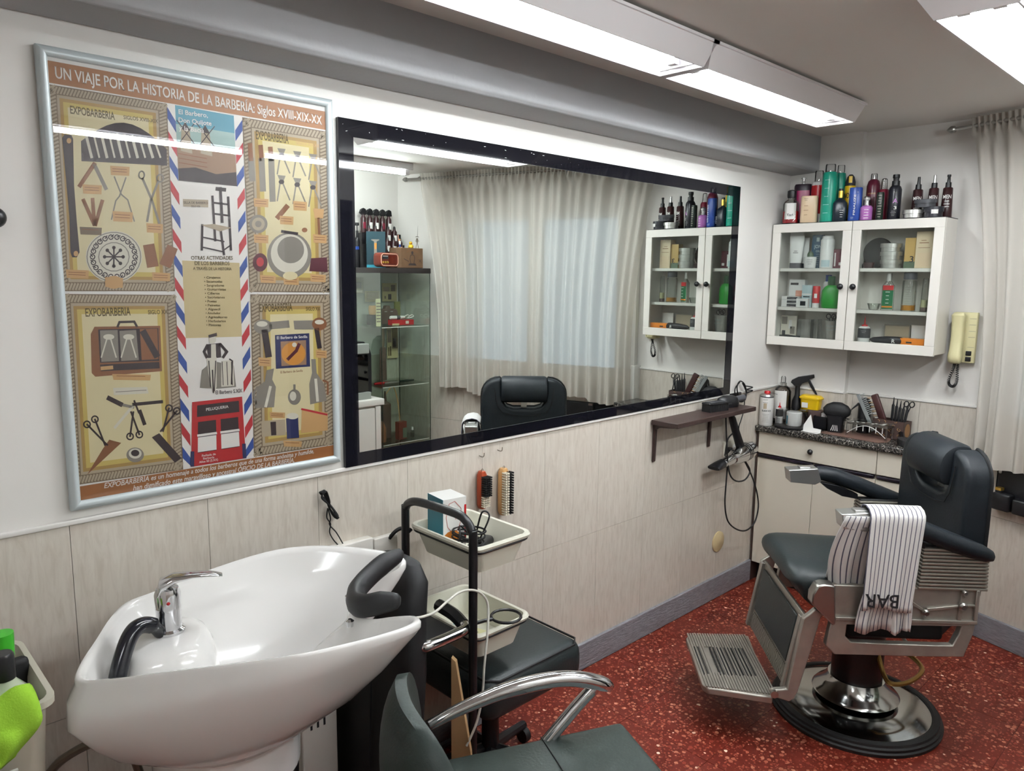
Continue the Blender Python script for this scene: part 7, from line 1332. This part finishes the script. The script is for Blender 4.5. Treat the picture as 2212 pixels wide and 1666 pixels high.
# lowest visible level
cb2 = vessel2('amber_bottle', 'old amber bottle with a dark stopper low in the display cabinet', 'bottle', 2.40, 2.43, .4505, .032, .21, [('body', 'p_wood', [(0, 1), (.45, 1), (.6, .6), (.7, .3)]), ('stopper', 'black_pl', [(.7, .34), (.95, .34), (1, .2)])]); wrap_label(cb2, 'p_light', .12, .42, -.9, .9)
hs = thing('old_atomiser', 'old brown tonic tin with rubber tube low in the display cabinet', 'tin', (2.50, 2.53, .4505), 0); MB().loft([(0, .03, .04, 3), (.24, .03, .04, 3), (.26, .012, .012, 2), (.33, .006, .006, 2)], 16).obj('tin', MATS['old_leather'], hs); MB().tube(bez([(0, 0, .30), (-.01, .06, .36), (-.01, .10, .25), (-.02, .11, .10)], 6), .004, 6).obj('rubber_tube', MATS['p_tan'], hs, 60)
sbx = thing('tonic_carton', 'red and green carton low in the display cabinet', 'carton', (2.39, 2.585, .4505), -.1); MB().box(-.02, .02, -.035, .035, 0, .125).obj('box', MATS['radio_red'], sbx, 0); MB().box(-.021, -.02, 0, .035, .01, .08).obj('green_panel', MATS['oliv'], sbx, 0)
vessel2('mini_bottle', 'tiny clear bottle with white cap low at the right of the display cabinet', 'bottle', 2.40, 2.69, .4505, .014, .07, [('body', 'clear_body', [(0, 1), (.6, 1), (.7, .5)]), ('cap', 'label_w', [(.7, .55), (1, .5)])])
# ---------------------------------------------------------------- coffee machine on its white cabinet, tall black panel
wc2 = thing('white_cupboard', 'white low cupboard under the coffee machine, seen in the mirror', 'cupboard', (0, 0, 0)); MB().box(2.17, 2.665, 1.66, 2.26, .0, .76).obj('carcass', MATS['white_lam'], wc2); MB().rbox(2.145, 2.665, 1.64, 2.285, .76, .80, .003).obj('top', MATS['white_lam'], wc2); MB().box(2.150, 2.168, 1.67, 2.215, .10, .745).obj('door', MATS['white_lam'], wc2, bevel=.002); MB().box(2.150, 2.168, 2.222, 2.26, .0, .755).obj('side_stile', MATS['white_lam'], wc2, bevel=.002)
cm = thing('coffee_machine', 'black and grey coffee machine with a dark glass front, seen in the mirror', 'coffee machine', (0, 0, 0)); M('grey_pl', '8f938c', .4); thin_glass('smoked', (.3, .33, .36), .2)
MB().prism([(1.93, .8), (2.235, .8), (2.255, .84), (2.255, 1.08), (2.235, 1.14), (2.20, 1.165), (1.93, 1.165)], 0, 2.24, 2.60).obj('body', MATS['black_pl'], cm, bevel=.004); MB().box(2.20, 2.58, 1.93, 2.215, 1.09, 1.155).obj('top_block', MATS['grey_pl'], cm, bevel=.006); MB().box(2.205, 2.21, 1.94, 2.205, .85, 1.085).obj('glass_front', MATS['smoked'], cm, 0); MB().box(2.19, 2.24, 1.93, 2.215, .8005, .845).obj('drip_tray', MATS['grey_pl'], cm, bevel=.003); MB().tube([(2.225, 2.10, 1.0), (2.225, 2.10, .96)], .012, 10).obj('spout', MATS['chrome'], cm)
tvp = thing('tall_black_panel', 'tall black framed panel at the extreme left of the mirror image', 'panel', (0, 0, 0)); MB().rbox(2.06, 2.10, 1.60, 2.025, 0, 2.02, .004).obj('frame', MATS['black_pl'], tvp); MB().box(2.0585, 2.06, 1.63, 1.995, .2, 1.95).obj('glass', MATS['black_glass'], tvp, 0)
